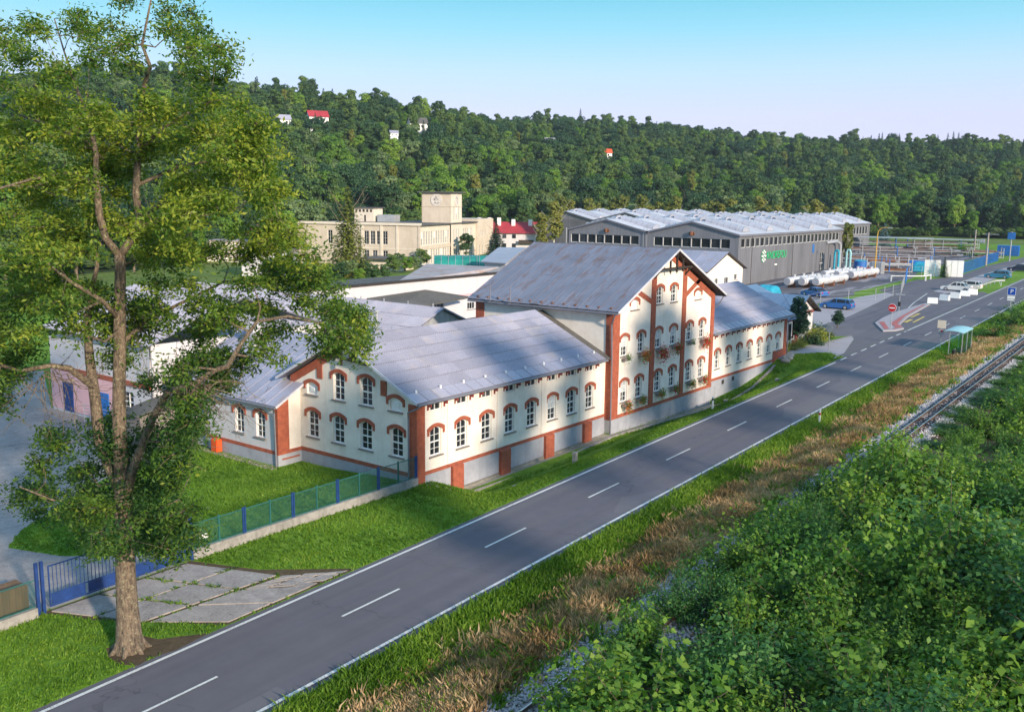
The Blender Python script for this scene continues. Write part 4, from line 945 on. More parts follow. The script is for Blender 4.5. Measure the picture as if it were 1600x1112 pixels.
# pale roofed block by the tarpaulin
LB = thing('building', 'small block with a plain pale roof slope just left of the big grey ridge', 'building', (140, 115, 0))
P = [(128.4, 104.9, 6.0), (150.5, 118.4, 7.1), (154.5, 114.5, 7.1), (127.8, 98.9, 6.0)]
m = MB(); m.add(P+[(a, b, c-.2) for a, b, c in P], [(0, 3, 2, 1), (4, 5, 6, 7), (0, 1, 5, 4), (1, 2, 6, 5), (2, 3, 7, 6), (3, 0, 4, 7)]); m.build('roof', M['roof_light'], LB)
m = MB(); m.prism([(129, 104.5), (150, 117.6), (153.6, 114.4), (128.6, 99.6)], (0, 0, 1), (1, 0, 0), (0, 1, 0), (0, 0, 4.7)); m.build('wall', M['plaster_white'], LB)

# white gabled house behind the right wing
HB = thing('house', 'plain white gabled house with a grey roof, between the right wing and the dark hall', 'house', (139, 68, 0))
wall('gable_wall', M['plaster'], HB, 'y', 64, [(132.4, 0), (145.6, 0), (145.6, 6.2), (139, 8.7), (132.4, 6.2)], [hole(136.0, 4.1, 1.3, .9, False), hole(139.6, 4.0, 1.6, 1.0, False), hole(143.0, 4.4, 1.3, .9, False)])
for a, z, w__, h_ in ((136.0, 4.1, 1.3, .9), (139.6, 4.0, 1.6, 1.0), (143.0, 4.4, 1.3, .9)): put_window(HB, 'y', 64, a, z, w__, h_, False, 2, 1)
m = MB(); m.box(132.4, 132.6, 64.1, 79, 0, 6.1); m.box(145.4, 145.6, 64.1, 79, 0, 6.1); m.build('side_wall', M['plaster'], HB)
HBr = gable_roof_y(HB, 'roof', 63.5, 79.5, 131.8, 146.2, 139, 6.2, 6.15, 8.95, M['wood_dark'], .14)
lay_sheets(HBr, (131.8, 63.5, 6.2), (0, 1, 0), (7.2, 0, 2.75), 16, 7.7, 8, 2, lambda L, W: flat_sheet('roof_sheet', L, W, M['roof_mid']))

# blue-roofed house with red trim
BH = thing('house', 'small red and white house with a blue sheet roof, half hidden by a dark conifer', 'house', (105, 43, 0))
wall('gable_wall', M['plaster_white'], BH, 'y', 39, [(102.2, .8), (109.2, .8), (109.2, 4.5), (105.9, 6.15), (102.2, 4.5)], [])
wall('side_wall', M['brick_dark'], BH, 'x', 102.3, [(39, .8), (48, .8), (48, 4.4), (39, 4.4)], [])
wall('red_front', M['brick_dark'], BH, 'y', 38.2, [(95.2, .8), (102.6, .8), (102.6, 4.25), (95.2, 4.25)], [hole(97.6, 2.3, 1.6, 1.7, False), hole(101.4, 1.9, .9, 2.1, False)])
put_window(BH, 'y', 38.2, 97.6, 2.3, 1.6, 1.7, False, 3, 1); put_window(BH, 'y', 38.2, 101.4, 1.9, .9, 2.1, False, 1, 2)
m = MB(); m.box(98.9, 100.5, 38.08, 38.2, 1.25, 4.0); o = m.build('door', M['white'], BH); m = MB(); m.box(99.2, 100.2, 38.05, 38.08, 2.0, 3.8); m.box(100.3, 100.36, 38.0, 38.08, 2.2, 2.35); o2 = m.build('pane', M['glass'], o); 
m = MB(); m.box(95.9, 98.8, 38.1, 38.19, 1.3, 2.2); m.build('white_panel', M['white'], BH)
m = MB(); m.box(102.6, 109.2, 38.93, 39, 4.2, 4.5); m.build('red_trim', M['brick_dark'], BH)
BHr = gable_roof_y(BH, 'roof', 38.3, 48.5, 101.6, 110, 105.9, 4.35, 4.35, 6.35, M['wood_dark'], .14)
lay_sheets(BHr, (101.6, 38.3, 4.35), (0, 1, 0), (4.3, 0, 2.0), 10.2, 4.74, 9, 1, lambda L, W: flat_sheet('roof_sheet', L, W, M['roof_blue']))
lay_sheets(BHr, (110, 38.3, 4.35), (0, 1, 0), (-4.1, 0, 2.0), 10.2, 4.56, 9, 1, lambda L, W: flat_sheet('roof_sheet', L, W, M['roof_blue']))
m = MB(); m.prism([(94.9, 4.25), (94.9, 4.4), (102.9, 4.5), (102.9, 4.3)], (0, 37.7, 0), (1, 0, 0), (0, 0, 1), (0, 6, 0)); m.build('porch_roof', M['roof_blue'], BH)
B2 = gable_roof_x(BH, 'rear_roof', 97, 116, 45, 53, 49, 4.6, 4.6, 6.4, M['roof_blue']); m = MB(); m.box(97.3, 115.6, 45.5, 52.6, .8, 4.5); m.build('rear_wall', M['plaster_white'], BH)

# pink and white yard building, left behind the tree
PB = thing('building', 'white yard building with a pink base and blue door, left behind the big tree', 'building', (44, 66, 0))
wall('yard_wall', M['plaster_white'], PB, 'x', 36.5, [(59.5, 0), (73.4, 0), (73.4, 6.6), (59.5, 6.6)], [hole(62.5, 1.4, 1.4, 1.5, False)])
put_window(PB, 'x', 36.5, 62.5, 1.4, 1.4, 1.5, False)
m = MB(); m.box(36.44, 36.5, 59.5, 69.9, 0, 3.45); m.box(36.44, 36.5, 71.7, 73.4, 0, 3.2); m.box(36.44, 36.5, 69.9, 71.7, 2.6, 3.3)
m = MB(); m.box(36.45, 36.499, 63.6, 73.4, .3, 3.4); m.build('pink_base', M['plaster_pink'], PB)
m = MB(); m.box(36.42, 36.5, 59.5, 73.42, 3.4, 3.75); m.build('red_band', M['brick'], PB)
m = MB(); m.box(36.38, 36.46, 70.1, 71.5, .3, 2.6); dd = m.build('door', M['blue_paint'], PB); m = MB(); m.box(36.34, 36.38, 71.2, 71.3, 1.3, 1.5); m.build('handle', M['metal'], dd)
m = MB(); m.box(36.38, 36.46, 65.0, 67.2, .3, 2.4); m.build('gate_leaf', M['blue_bright'], PB)
m = MB(); m.box(36.6, 52, 59.4, 59.55, 0, 6.6); m.build('end_wall', M['plaster_white'], PB); m = MB(); m.box(36.6, 52, 73.3, 73.4, 0, 6.6); m.build('end_wall', M['plaster_white'], PB)
PBr = gable_roof_y(PB, 'roof', 59.0, 73.9, 36.0, 52.4, 44.2, 6.6, 6.6, 9.4, M['gutter'])
lay_sheets(PBr, (36.0, 59.0, 6.6), (0, 1, 0), (8.2, 0, 2.8), 14.9, 8.66, 7, 3, mk)
m = MB()
for k_ in range(5): m.box(35.3, 36.4, 60.5, 66.5, .4+0*k_, .45) if k_ == 0 else m.beam((35.3, 60.5, .6+.25*k_), (35.3, 66.5, .6+.25*k_), .04, .04)
for yq in (60.5, 62.5, 64.5, 66.5): m.cyl(35.3, yq, .1, 1.7, .03, 5)
m.build('railing', M['metal'], PB)
GS = thing('lean_to', 'small grey lean-to shed beside the near corner of the annex yard wall', 'shed', (36, 58.5, 0))
m = MB(); m.box(34.4, 37.1, 57.6, 59.3, .05, 2.2); m.build('wall', M['sill'], GS)
m = MB(); m.add([(34.0, 57.3, 2.2), (34.0, 59.5, 2.2), (37.2, 59.5, 2.9), (37.2, 57.3, 2.9), (34.0, 57.3, 2.3), (34.0, 59.5, 2.3), (37.2, 59.5, 3.0), (37.2, 57.3, 3.0)], [(0, 1, 2, 3), (4, 7, 6, 5), (0, 4, 5, 1), (1, 5, 6, 2), (2, 6, 7, 3), (3, 7, 4, 0)]); m.build('roof', M['roof_dark'], GS)

# ---------------- dark grey hall
HL = thing('industrial_hall', 'dark grey industrial hall with twin gables and a green logo on its side', 'hall', (190, 88, 2))
HX0, HX1, HY0, HYM, HY1, HZB, HZE, HZP = 157.0, 212.0, 70.0, 88.2, 106.0, 1.6, 11.0, 13.0
n1 = 24; sw = (209.3-157.9)/n1
side = wall('long_wall', M['grey_clad'], HL, 'y', HY0, [(HX0, HZB), (HX1, HZB), (HX1, HZE), (HX0, HZE)], [hole(157.9+sw*(i+.5), 8.7, sw*.86, 1.6, False) for i in range(n1)]+[hole(199.2, 1.8, 2.4, 4.6, False)])
for i in range(n1): put_window(HL, 'y', HY0, 157.9+sw*(i+.5), 8.7, sw*.86, 1.6, False, 1, 1, sill=False)
put_window(HL, 'y', HY0, 199.2, 1.8, 2.4, 4.6, False, 2, 4, sill=False)
for x_ in (162.8, 182.5, 203.0): m = MB(); m.box(x_-.07, x_+.07, HY0-.04, HY0, HZB, HZE); m.build('cladding_joint', M['wood_dark'], HL)
gwins = [(71.6+(86.9-71.6)/8*(i+.5)) for i in range(8)]; gw = (86.9-71.6)/8; gwins2 = [(90.0+(105.4-90.0)/8*(i+.5)) for i in range(8)]
wall('gable_wall', M['grey_clad_light'], HL, 'x', HX0, [(HY0, HZB), (HY1, HZB), (HY1, HZE), ((HYM+HY1)/2, HZP), (HYM, HZE), ((HYM+HY0)/2, HZP), (HY0, HZE)], [hole(a, 8.5, gw*.93, 1.65, False) for a in gwins+gwins2])
for a in gwins+gwins2: put_window(HL, 'x', HX0, a, 8.5, gw*.93, 1.65, False, 1, 1, sill=False)
m = MB(); m.box(HX1-.15, HX1, HY0, HY1, HZB, HZE); m.box(HX0, HX1, HY1-.15, HY1, HZB, HZE); m.build('rear_wall', M['grey_clad'], HL)
HLr = link('roof', None, HL); HLr.matrix_parent_inverse = HL.matrix_world.inverted(); bpy.context.view_layer.update()
def bay(y0, y1, x0, x1, ze, zp, par, nb):
    ym = (y0+y1)/2; m = MB(); m.prism([(y0, ze-.3), (y1, ze-.3), (y1, ze-.1), (ym, zp-.05), (y0, ze-.1)], (x0+.05, 0, 0), (0, 1, 0), (0, 0, 1), (.12, 0, 0)); m.build('gable_infill', M['grey_clad_light'], par)
    m = MB(); m.prism([(y0-.2, ze), (ym, zp+.12), (y1+.2, ze), (y1+.2, ze-.25), (ym, zp-.1), (y0-.2, ze-.25)], (x0-.3, 0, 0), (0, 1, 0), (0, 0, 1), (x1-x0+.6, 0, 0)); m.build('roof_slab', M['roof_white'], par)
    m = MB(); m.beam((x0-.33, y0-.25, ze-.1), (x0-.33, ym, zp+.02), .08, .3, (0, 0, 1)); m.beam((x0-.33, ym, zp+.02), (x0-.33, y1+.25, ze-.1), .08, .3, (0, 0, 1)); m.box(x0-.3, x1+.3, y0-.3, y0-.22, ze-.35, ze+.02); m.build('eave_trim', M['gutter'], par)
    st = (x1-x0)/nb
    for i in range(nb):
        xc = x0+st*(i+.5)
        for (ya, yb) in ((y0+1.2, ym-.6), (y1-1.2, ym+.6)):
            m = MB(); za, zb = ze+(zp-ze)*abs(ya-(y0 if ya < ym else y1))/(ym-y0), ze+(zp-ze)*abs(yb-(y0 if yb < ym else y1))/(ym-y0); ns = 6; na = 6; hw = 1.5; V = []
            for s_ in range(ns+1):
                q = s_/ns; yc_, zc_ = ya+(yb-ya)*q, za+(zb-za)*q+.1
                for k in range(na+1):
                    an = PI*k/na; V.append((xc-hw*math.cos(an), yc_, zc_+.85*math.sin(an)))
            m.add(V, [(s_*(na+1)+k, s_*(na+1)+k+1, (s_+1)*(na+1)+k+1, (s_+1)*(na+1)+k) for s_ in range(ns) for k in range(na)]+[tuple(range(na+1)), tuple(range(ns*(na+1), (ns+1)*(na+1)))])
            for s_ in range(ns+1):
                q = s_/ns; yc_, zc_ = ya+(yb-ya)*q, za+(zb-za)*q+.1; m.mi = 1
                m.tube([(xc-(hw+.02)*math.cos(PI*k/na), yc_, zc_+.87*math.sin(PI*k/na)) for k in range(na+1)], .05, 4)
            m.mi = 0
            m.build('skylight', [M['skylight'], M['metal']], par)
M['skylight'] = flat('skylight_sheet', (.38, .39, .47), .25, var=.1, scale=.8)
bay(HY0, HYM, HX0, HX1, HZE, HZP, HLr, 5); bay(HYM, HY1, HX0, HX1, HZE, HZP, HLr, 5)
m = MB(); m.beam((156.8, 88.2, 2), (156.8, 88.2, 12), .06, .06); m.beam((156.8, 88.9, 2), (156.8, 88.9, 12), .06, .06)
for i in range(24): m.beam((156.8, 88.2, 2.5+i*.4), (156.8, 88.9, 2.5+i*.4), .04, .04)
m.build('ladder', M['metal'], HL)
for yv in ((HY0+HYM)/2, (HYM+HY1)/2):
    m = MB(); m.box(156.85, 157, yv-.55, yv+.55, 10.7, 11.2); m.cyl(156.7, yv, 10.6, 11.3, .3, 8); m.build('wall_lamp', M['rust'], HL)
m = MB(); m.tube([(201.0, 69.9, 8.3), (205.2, 69.2, 8.5), (206.6, 68.9, 8.0), (206.8, 68.8, 7.0), (206.8, 68.8, 2.2)], .34, 10); m.build('exhaust_duct', M['metal'], HL)
# sign on the hall
sg = link('sign', None, HL); sg.matrix_parent_inverse = HL.matrix_world.inverted()
def text_mesh(name, s, size, mat, parent, loc, rx=PI/2, rz=0, xs=1, depth=.02, align='LEFT'):
    cu = bpy.data.curves.new(name, 'FONT'); cu.body = s; cu.size = size; cu.extrude = depth; cu.align_x = align
    tmp = bpy.data.objects.new(name, cu); me = bpy.data.meshes.new_from_object(tmp); bpy.data.objects.remove(tmp); bpy.data.curves.remove(cu)
    me.materials.clear(); me.materials.append(mat); o = link(name, me); o.location = loc; o.rotation_euler = (rx, 0, rz); o.scale = (xs, 1, 1)
    if parent is not None: o.parent = parent; o.matrix_parent_inverse = parent.matrix_world.inverted() if parent.parent is None else Matrix()
    return o
bpy.context.view_layer.update()
o = text_mesh('lettering', 'KNORSFOU', 1.95, M['sign_green'], None, (169.6, HY0-.08, 6.25), xs=.92); o.parent = sg; o.matrix_parent_inverse = sg.matrix_world.inverted()
m = MB()
for k in range(8):
    an = 2*PI*k/8; m.tube([(168.2+.78*math.cos(an), HY0-.12, 6.85+.95*math.sin(an)), (168.2+.78*math.cos(an), HY0-.02, 6.85+.95*math.sin(an))], .22, 8)
for dx, dz in ((-.3, 0), (.3, .05), (0, .4), (0, -.4)): m.tube([(168.2+dx, HY0-.12, 6.85+dz), (168.2+dx, HY0-.02, 6.85+dz)], .17, 8)
o = m.build('emblem', M['white']); o.parent = sg; o.matrix_parent_inverse = sg.matrix_world.inverted()
m = MB(); m.tube([(168.2, HY0-.015, 6.85), (168.2, HY0-.005, 6.85)], 1.25, 20); o = m.build('emblem_disc', flat('sign_dark_green', (.03, .16, .08), .5)); o.parent = sg; o.matrix_parent_inverse = sg.matrix_world.inverted()
m = MB(); m.box(173.6, 174.8, HY0-.05, HY0, 4.9, 5.15); m.build('wall_plate', M['white'], HL)
m = MB(); m.box(193.2, 194.2, HY0-.05, HY0, 6.5, 8.2); m.build('blue_notice', M['blue_bright'], HL)
# rear hall
H2 = thing('industrial_hall', 'farther grey hall with a white skylit roof, right end of the hall complex', 'hall', (245, 92, 3))
n2 = 16; sw2 = (271.5-232)/n2
wall('long_wall', M['grey_clad'], H2, 'y', 83.0, [(212.2, 2), (273, 2), (273, 11.1), (212.2, 11.1)], [hole(232+sw2*(i+.5), 8.2, sw2*.84, 2.1, False) for i in range(n2)])
for i in range(n2): put_window(H2, 'y', 83.0, 232+sw2*(i+.5), 8.2, sw2*.84, 2.1, False, 1, 1, sill=False)
m = MB(); m.box(272.8, 273, 83.1, 116, 2, 11); m.build('end_wall', M['grey_clad_light'], H2); m = MB(); m.box(212.3, 212.5, 106.2, 116, 2, 11); m.build('end_wall', M['grey_clad_light'], H2)
r2 = link('roof', None, H2); r2.matrix_parent_inverse = H2.matrix_world.inverted(); bpy.context.view_layer.update()
bay(83, 99, 212.4, 273, 11.15, 13.2, r2, 5); bay(99, 116, 212.4, 273, 11.15, 13.2, r2, 5)
H3 = thing('industrial_hall', 'third row of white skylit hall roofs behind the twin gables', 'hall', (250, 135, 3))
m = MB(); m.box(215, 262, 118, 155, 2, 11.3); m.build('wall', M['grey_clad'], H3)
r3 = link('roof', None, H3); r3.matrix_parent_inverse = H3.matrix_world.inverted(); bpy.context.view_layer.update()
bay(118, 137, 215, 262, 11.3, 13.4, r3, 4); bay(137, 155, 215, 262, 11.3, 13.4, r3, 4)
m = MB(); m.tube([(x_, y_, Tz(x_, y_)) for x_, y_ in ((156, 87), (156, 87.01))], .01, 3)

# ---------------- tower building
TW = thing('factory_building', 'peach rendered two-storey factory with a square tower bearing round white medallions', 'building', (152.2, 141.5, 1.5), math.radians(20))
bpy.context.view_layer.update()
def tw(nm, mb, mt, par=None, smooth=False):
    o = mb.build(nm, M[mt] if isinstance(mt, str) else mt); o.parent = par or TW
    return o
# local frame: +x along the right face, +y along the left face; z local = world-1.5
LH, RH = 9.2, 9.2
def twall(name, mat, plane, c, outer, holes, depth=.25):
    o = wall(name, mat, None, plane, c, outer, holes, depth); o.parent = TW; return o
def twin(plane, c, a, z, w__, h_, cols=2, rows=4, blind=False):
    fd, gd, sd, ad, bd = win_data(w__, h_, False, cols, rows, False)
    o = link('window', fd, TW); o.location = (a, c, z) if plane == 'y' else (c, a, z); o.rotation_euler = (0, 0, 0 if plane == 'y' else -PI/2)
    inst('pane', gd, o, (0, 0, 0), local=True)
    if blind: inst('blind', bd, o, (0, 0, 0), local=True)
ups = [1.3+i*1.45 for i in range(12)]; ups2 = [27.6+i*1.35 for i in range(5)]
wl = [(a, 4.9) for a in ups+ups2]+[(a, .7) for a in ups+ups2]
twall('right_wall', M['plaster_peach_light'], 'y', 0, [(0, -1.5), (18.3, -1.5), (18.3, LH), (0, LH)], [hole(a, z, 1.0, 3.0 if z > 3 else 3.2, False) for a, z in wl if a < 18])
twall('right_wall', M['plaster_peach_light'], 'y', 0, [(25.4, -1.5), (36, -1.5), (36, LH), (25.4, LH)], [hole(a, z, 1.0, 3.0 if z > 3 else 3.2, False) for a, z in wl if a > 18])
for i, (a, z) in enumerate(wl): twin('y', 0, a, z, 1.0, 3.0 if z > 3 else 3.2, blind=(i*7 % 5 == 0))
m = MB(); m.box(0, 18.3, -.12, 0, 3.98, 4.8); m.box(25.4, 36, -.12, 0, 3.98, 4.8); m.box(-.12, .5, -.14, .3, -1.5, LH); tw('string_course', m, 'plaster_peach')
lw = [(8.1, 5.0), (9.6, 5.0), (11.1, 5.0), (12.6, 5.0), (16.5, 5.0), (18.0, 5.0), (21.5, 5.0)]; lw2 = [(8.1, .8), (12.6, .8), (10.6, .8), (14.2, .8), (18.0, .8)]
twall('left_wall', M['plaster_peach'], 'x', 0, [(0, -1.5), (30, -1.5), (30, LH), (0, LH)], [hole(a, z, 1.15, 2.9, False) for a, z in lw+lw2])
for a, z in lw+lw2: twin('x', 0, a, z, 1.15, 2.9)
m = MB()
for yy_ in (5.2, 9.0, 13.6): m.box(-.14, 0, yy_-.25, yy_+.25, -1.5, LH)
m.box(-.06, 0, 0, 30, 4.0, 4.25); tw('pier', m, 'plaster_peach_light')
for (a, z) in ((6.7, 2.3), (5.9, 2.3), (1.6, 2.3)):
    m = MB(); m.box(-.08, -.01, a-.35, a+.35, z-.5, z+.5); tw('boarded_opening', m, 'rust')
twall('end_wing_wall', M['plaster_peach'], 'y', -.4, [(36, -1.5), (49, -1.5), (49, 9.9), (36, 9.9)], [hole(39, 5.6, .7, 1.6, False), hole(41, 5.6, .7, 1.6, False), hole(43, 5.6, .7, 1.6, False), hole(38.5, .5, .8, 3, False), hole(41, .5, .8, 3, False)])
for a in (39, 41, 43): twin('y', -.4, a, 5.6, .7, 1.6, 1, 2)
for a in (38.5, 41): twin('y', -.4, a, .5, .8, 3, 1, 3)
m = MB(); m.box(36, 49, -.38, 14, 9.85, 10.0); m.box(48.9, 49, -.4, 14, -1.5, 9.9); m.box(36, 36.15, -.4, 14, -1.5, 9.9); tw('end_wing_roof', m, 'plaster_peach')
m = MB(); m.box(-.3, 18.3, -.7, 30, LH, LH+.25); m.box(18.3, 36.2, -.7, 16, LH, LH+.25); tw('roof', m, 'roof_dark')
m = MB(); m.box(-.35, -.1, -.6, 30.2, LH+.0, LH+.55); tw('parapet', m, 'plaster_peach_light')
m = MB(); m.box(18, 36, 15.8, 16, -1.5, LH); m.box(17.9, 18.1, 16, 30, -1.5, LH); m.box(0, 18, 29.8, 30, -1.5, LH); tw('rear_wall', m, 'plaster_peach')
# tower
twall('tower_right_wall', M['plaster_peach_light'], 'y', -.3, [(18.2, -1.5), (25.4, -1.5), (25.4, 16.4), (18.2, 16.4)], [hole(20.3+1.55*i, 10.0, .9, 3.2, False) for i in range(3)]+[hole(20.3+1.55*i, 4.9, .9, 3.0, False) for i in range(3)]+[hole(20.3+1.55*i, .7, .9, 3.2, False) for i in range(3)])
for i in range(3):
    twin('y', -.3, 20.3+1.55*i, 10.0, .9, 3.2, 2, 5, i == 1); twin('y', -.3, 20.3+1.55*i, 4.9, .9, 3.0); twin('y', -.3, 20.3+1.55*i, .7, .9, 3.2)
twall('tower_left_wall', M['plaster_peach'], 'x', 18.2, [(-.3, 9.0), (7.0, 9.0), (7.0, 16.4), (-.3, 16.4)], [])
m = MB(); m.box(25.25, 25.4, -.28, 7, -1.5, 16.4); m.box(18.2, 25.4, 6.9, 7.05, 9, 16.4); tw('tower_rear_wall', m, 'plaster_peach')
m = MB(); m.box(17.4, 26.2, -1.1, 7.8, 16.4, 16.65); tw('tower_roof', m, 'roof_dark')
m = MB(); m.box(18.1, 25.45, -.4, 7.05, 13.15, 13.35); tw('tower_band', m, 'plaster_peach')
for o_, pl in (((18.12, 3.3), 'x'), ((21.8, -.38), 'y')):
    m = MB(); q0 = (18.08, 3.3, 14.75) if pl == 'x' else (21.8, -.42, 14.75); q1 = (18.2, 3.3, 14.75) if pl == 'x' else (21.8, -.3, 14.75)
    m.tube([q0, q1], 1.45, 22); md = tw('medallion', m, 'medallion')
    m = MB()   # plain relief blotches of the figure field
    for k in range(9):
        a_ = random.uniform(-.55, .55); b_ = random.uniform(-.9, .9); r_ = random.uniform(.12, .24)
        if pl == 'x': m.tube([(18.04, 3.3+a_, 14.75+b_), (18.08, 3.3+a_, 14.75+b_)], r_, 6)
        else: m.tube([(21.8+a_, -.46, 14.75+b_), (21.8+a_, -.42, 14.75+b_)], r_, 6)
    rl = m.build('relief', M['stone_wall']); rl.parent = md
m = MB(); m.box(15.0, 20.0, 18, 23, LH+.2, LH+3.4); tw('roof_turret', m, 'plaster_peach_light')
m = MB(); m.box(14.6, 20.4, 17.6, 23.4, LH+3.4, LH+3.6); tw('turret_roof', m, 'roof_dark')
m = MB()
for i in range(5): m.box(14.96, 15.0, 18.4+i*.95, 18.9+i*.95, LH+2.5, LH+3.1)
m.box(14.96, 15, 20.0, 20.4, LH+.3, LH+1.8); tw('turret_opening', m, 'wood_dark')
m = MB(); m.box(15.5, 19.0, 13.0, 17.3, LH+.2, LH+1.9); tw('roof_plant', m, 'metal')
# low lodge at the foot
LG = thing('lodge', 'low peach lodge with a flat dark roof at the foot of the tower building', 'building', (141, 136, 1.5), math.radians(20))
for nm, b_, mt in (('wall', (0, 6, 0, 8, 0, 2.6), 'plaster_peach_light'), ('roof', (-1.0, 7, -1.2, 9.5, 2.6, 2.9), 'roof_dark')):
    m = MB(); m.box(*b_); o = m.build(nm, M[mt]); o.parent = LG
m = MB(); m.box(1, 1.9, -.04, 0, 0, 2.0); o = m.build('door', M['rust']); o.parent = LG; m = MB(); m.box(3.6, 4.6, -.04, 0, .6, 1.9); o = m.build('shutter', M['rust']); o.parent = LG

# ---------------- red roofed house
az_ = math.atan2(186, 232)
RR_ = thing('house', 'long white and grey house with a red roof and a row of white chimneys', 'house', (205, 164, 2.5), math.radians(-48))
RR_.scale = (1.45, 1, 1)
def loc_part(root, nm, mb, mt): o = mb.build(nm, M[mt]); o.parent = root; return o
m = MB(); m.box(-8, -1.5, -4, 4, -2, 5.2); loc_part(RR_, 'wall', m, 'plaster_peach')
m = MB(); m.box(-1.5, 1.6, -4.05, 4, -2, 5.2); loc_part(RR_, 'grey_wall', m, 'plinth')
m = MB(); m.box(1.6, 8.5, -4, 4, -2, 5.2); loc_part(RR_, 'white_wall', m, 'plaster_white')
m = MB(); m.prism([(-4.7, 4.9), (0, 7.9), (4.7, 4.9)], (-8.6, 0, 0), (0, 1, 0), (0, 0, 1), (17.6, 0, 0)); rr = loc_part(RR_, 'roof', m, 'roof_red')
for cx_ in (-7.0, -2.2, -.3, 1.5, 4.2, 7.4):
    m = MB(); m.box(cx_-.35, cx_+.35, -1.6, -.8, 6.6, 9.0 if abs(cx_) < 3 else 8.6); o = m.build('chimney', M['white']); o.parent = rr
for cx_ in (-.9, .5, 2.4, 4.2):
    for cz_ in (1.2, 3.6):
        m = MB(); m.box(cx_-.35, cx_+.35, -4.12, -4.0, cz_, cz_+1.0); loc_part(RR_, 'window', m, 'glass')
m = MB(); m.box(5.0, 7.8, -5.2, -4.0, 2.2, 2.35); m.box(5.0, 7.8, -5.2, -5.1, 2.35, 3.2); loc_part(RR_, 'balcony', m, 'wood_dark')
for (u, v, zz, ww, dd_, hh, mt, lb) in ((355, 415, 1.0, 9, 8, 4.6, 'plaster', 'cream box-shaped shed in the field, farther of two seen through the tree'), (415, 436, 1.0, 9, 9, 4.6, 'plaster_white', 'white box-shaped shed in the field, nearer of two seen through the tree')):
    p = on_z(u, v, zz); t = thing('shed', lb, 'shed', (p[0], p[1], Tz(p[0], p[1])), math.radians(-52))
    m = MB(); m.box(-ww/2, ww/2, 0, dd_, 0, hh); loc_part(t, 'wall', m, mt); m = MB(); m.box(-ww/2-.3, ww/2+.3, -.3, dd_+.3, hh, hh+.3); loc_part(t, 'roof', m, 'roof_rusty')
# teal tarpaulin tunnels
for i, (u, lb) in enumerate(((712, 'left teal tarpaulin tunnel beside the tower building'), (738, 'right teal tarpaulin tunnel beside the pale roof'))):
    p = on_z(u, 412, 3.0); V = []; n = 8; L_ = 9.0
    for j in range(7):
        for k in range(n+1):
            an = PI*k/n; V.append((-L_/2+L_*j/6, -3.2*math.cos(an), (2.7+.12*(j % 2))*math.sin(an)))
    m = MB(); m.add(V, [(j*(n+1)+k, j*(n+1)+k+1, (j+1)*(n+1)+k+1, (j+1)*(n+1)+k) for j in range(6) for k in range(n)]+[tuple(range(n+1)), tuple(range(6*(n+1), 7*(n+1)))])
    t = thing('tarpaulin_tunnel', lb, 'tent', (p[0], p[1], Tz(p[0], p[1])), math.radians(-50)); loc_part(t, 'cover', m, 'teal')
    m = MB()
    for j in range(7): m.tube([(-L_/2+L_*j/6, -3.25*math.cos(PI*k/n), 2.85*math.sin(PI*k/n)) for k in range(n+1)], .06, 4)
    loc_part(t, 'hoop', m, 'metal')

# ================================================================== FENCES AND GATE
def lp(a, b, t): return (a[0]+(b[0]-a[0])*t, a[1]+(b[1]-a[1])*t)
def wire_panel(m, a, b, z0, z1, st=.11, r=.006):
    """chain-link: two families of thin diagonal strips between a and b"""
    L = math.hypot(b[0]-a[0], b[1]-a[1]); H = z1-z0; n = int((L+H)/st)
    for fam in (1, -1):
        for i in range(n):
            s0 = i*st-H; s1 = s0+H; q0, q1 = max(0, s0), min(L, s1)
            if q1 <= q0: continue
            za, zb = (z0+(q0-s0), z0+(q1-s0)) if fam == 1 else (z1-(q0-s0), z1-(q1-s0))
            pa, pb = lp(a, b, q0/L), lp(a, b, q1/L)
            m.add([(pa[0], pa[1], za-r), (pa[0], pa[1], za+r), (pb[0], pb[1], zb+r), (pb[0], pb[1], zb-r)], [(0, 1, 2, 3)])
F0, F1 = (24.35, 37.0), (38.85, 36.42)
FN = thing('fence', 'blue framed fence with green wire panels on a rough concrete wall', 'fence', (F0[0], F0[1], .2))
m = MB(); za, zb = Tz(*F0), Tz(*F1)
for i in range(8):
    p, q = lp(F0, F1, i/8), lp(F0, F1, (i+1)/8); m2 = MB()
    m2.beam((p[0], p[1], za+(zb-za)*i/8+.12), (q[0], q[1], za+(zb-za)*(i+1)/8+.12), .28, .72, (0, 0, 1)); m2.build('wall_block', M['stone_wall'], FN)
for i in range(11):
    p = lp(F0, F1, i/10); zz = za+(zb-za)*i/10+.46; m = MB()
    m.box(p[0]-.035, p[0]+.035, p[1]-.035, p[1]+.035, zz-.1, zz+1.32)
    if i % 2 == 0: m.box(p[0]-.15, p[0]-.08, p[1]-.035, p[1]+.035, zz-.1, zz+1.32)
    m.build('post', M['blue_paint'] if i % 2 == 0 else M['mesh_green'], FN)
    if i < 10:
        q = lp(F0, F1, (i+1)/10); z2 = za+(zb-za)*(i+1)/10+.46; m = MB()
        m.beam((p[0], p[1], zz+1.22), (q[0], q[1], z2+1.22), .03, .04); m.beam((p[0], p[1], zz+.06), (q[0], q[1], z2+.06), .03, .04)
        wire_panel(m, p, q, (zz+z2)/2+.06, (zz+z2)/2+1.22, .10, .009); m.build('wire_panel', M['mesh_green'], FN)
m = MB(); m.box(24.7, 25.2, 36.88, 36.90, 1.2, 1.42); m.build('notice', M['white'], FN)
F0, F1 = (2.0, 36.3), (17.0, 36.72)
FL = thing('fence', 'low blue wire fence on a concrete base, left of the gate at the frame edge', 'fence', (F0[0], F0[1], .2))
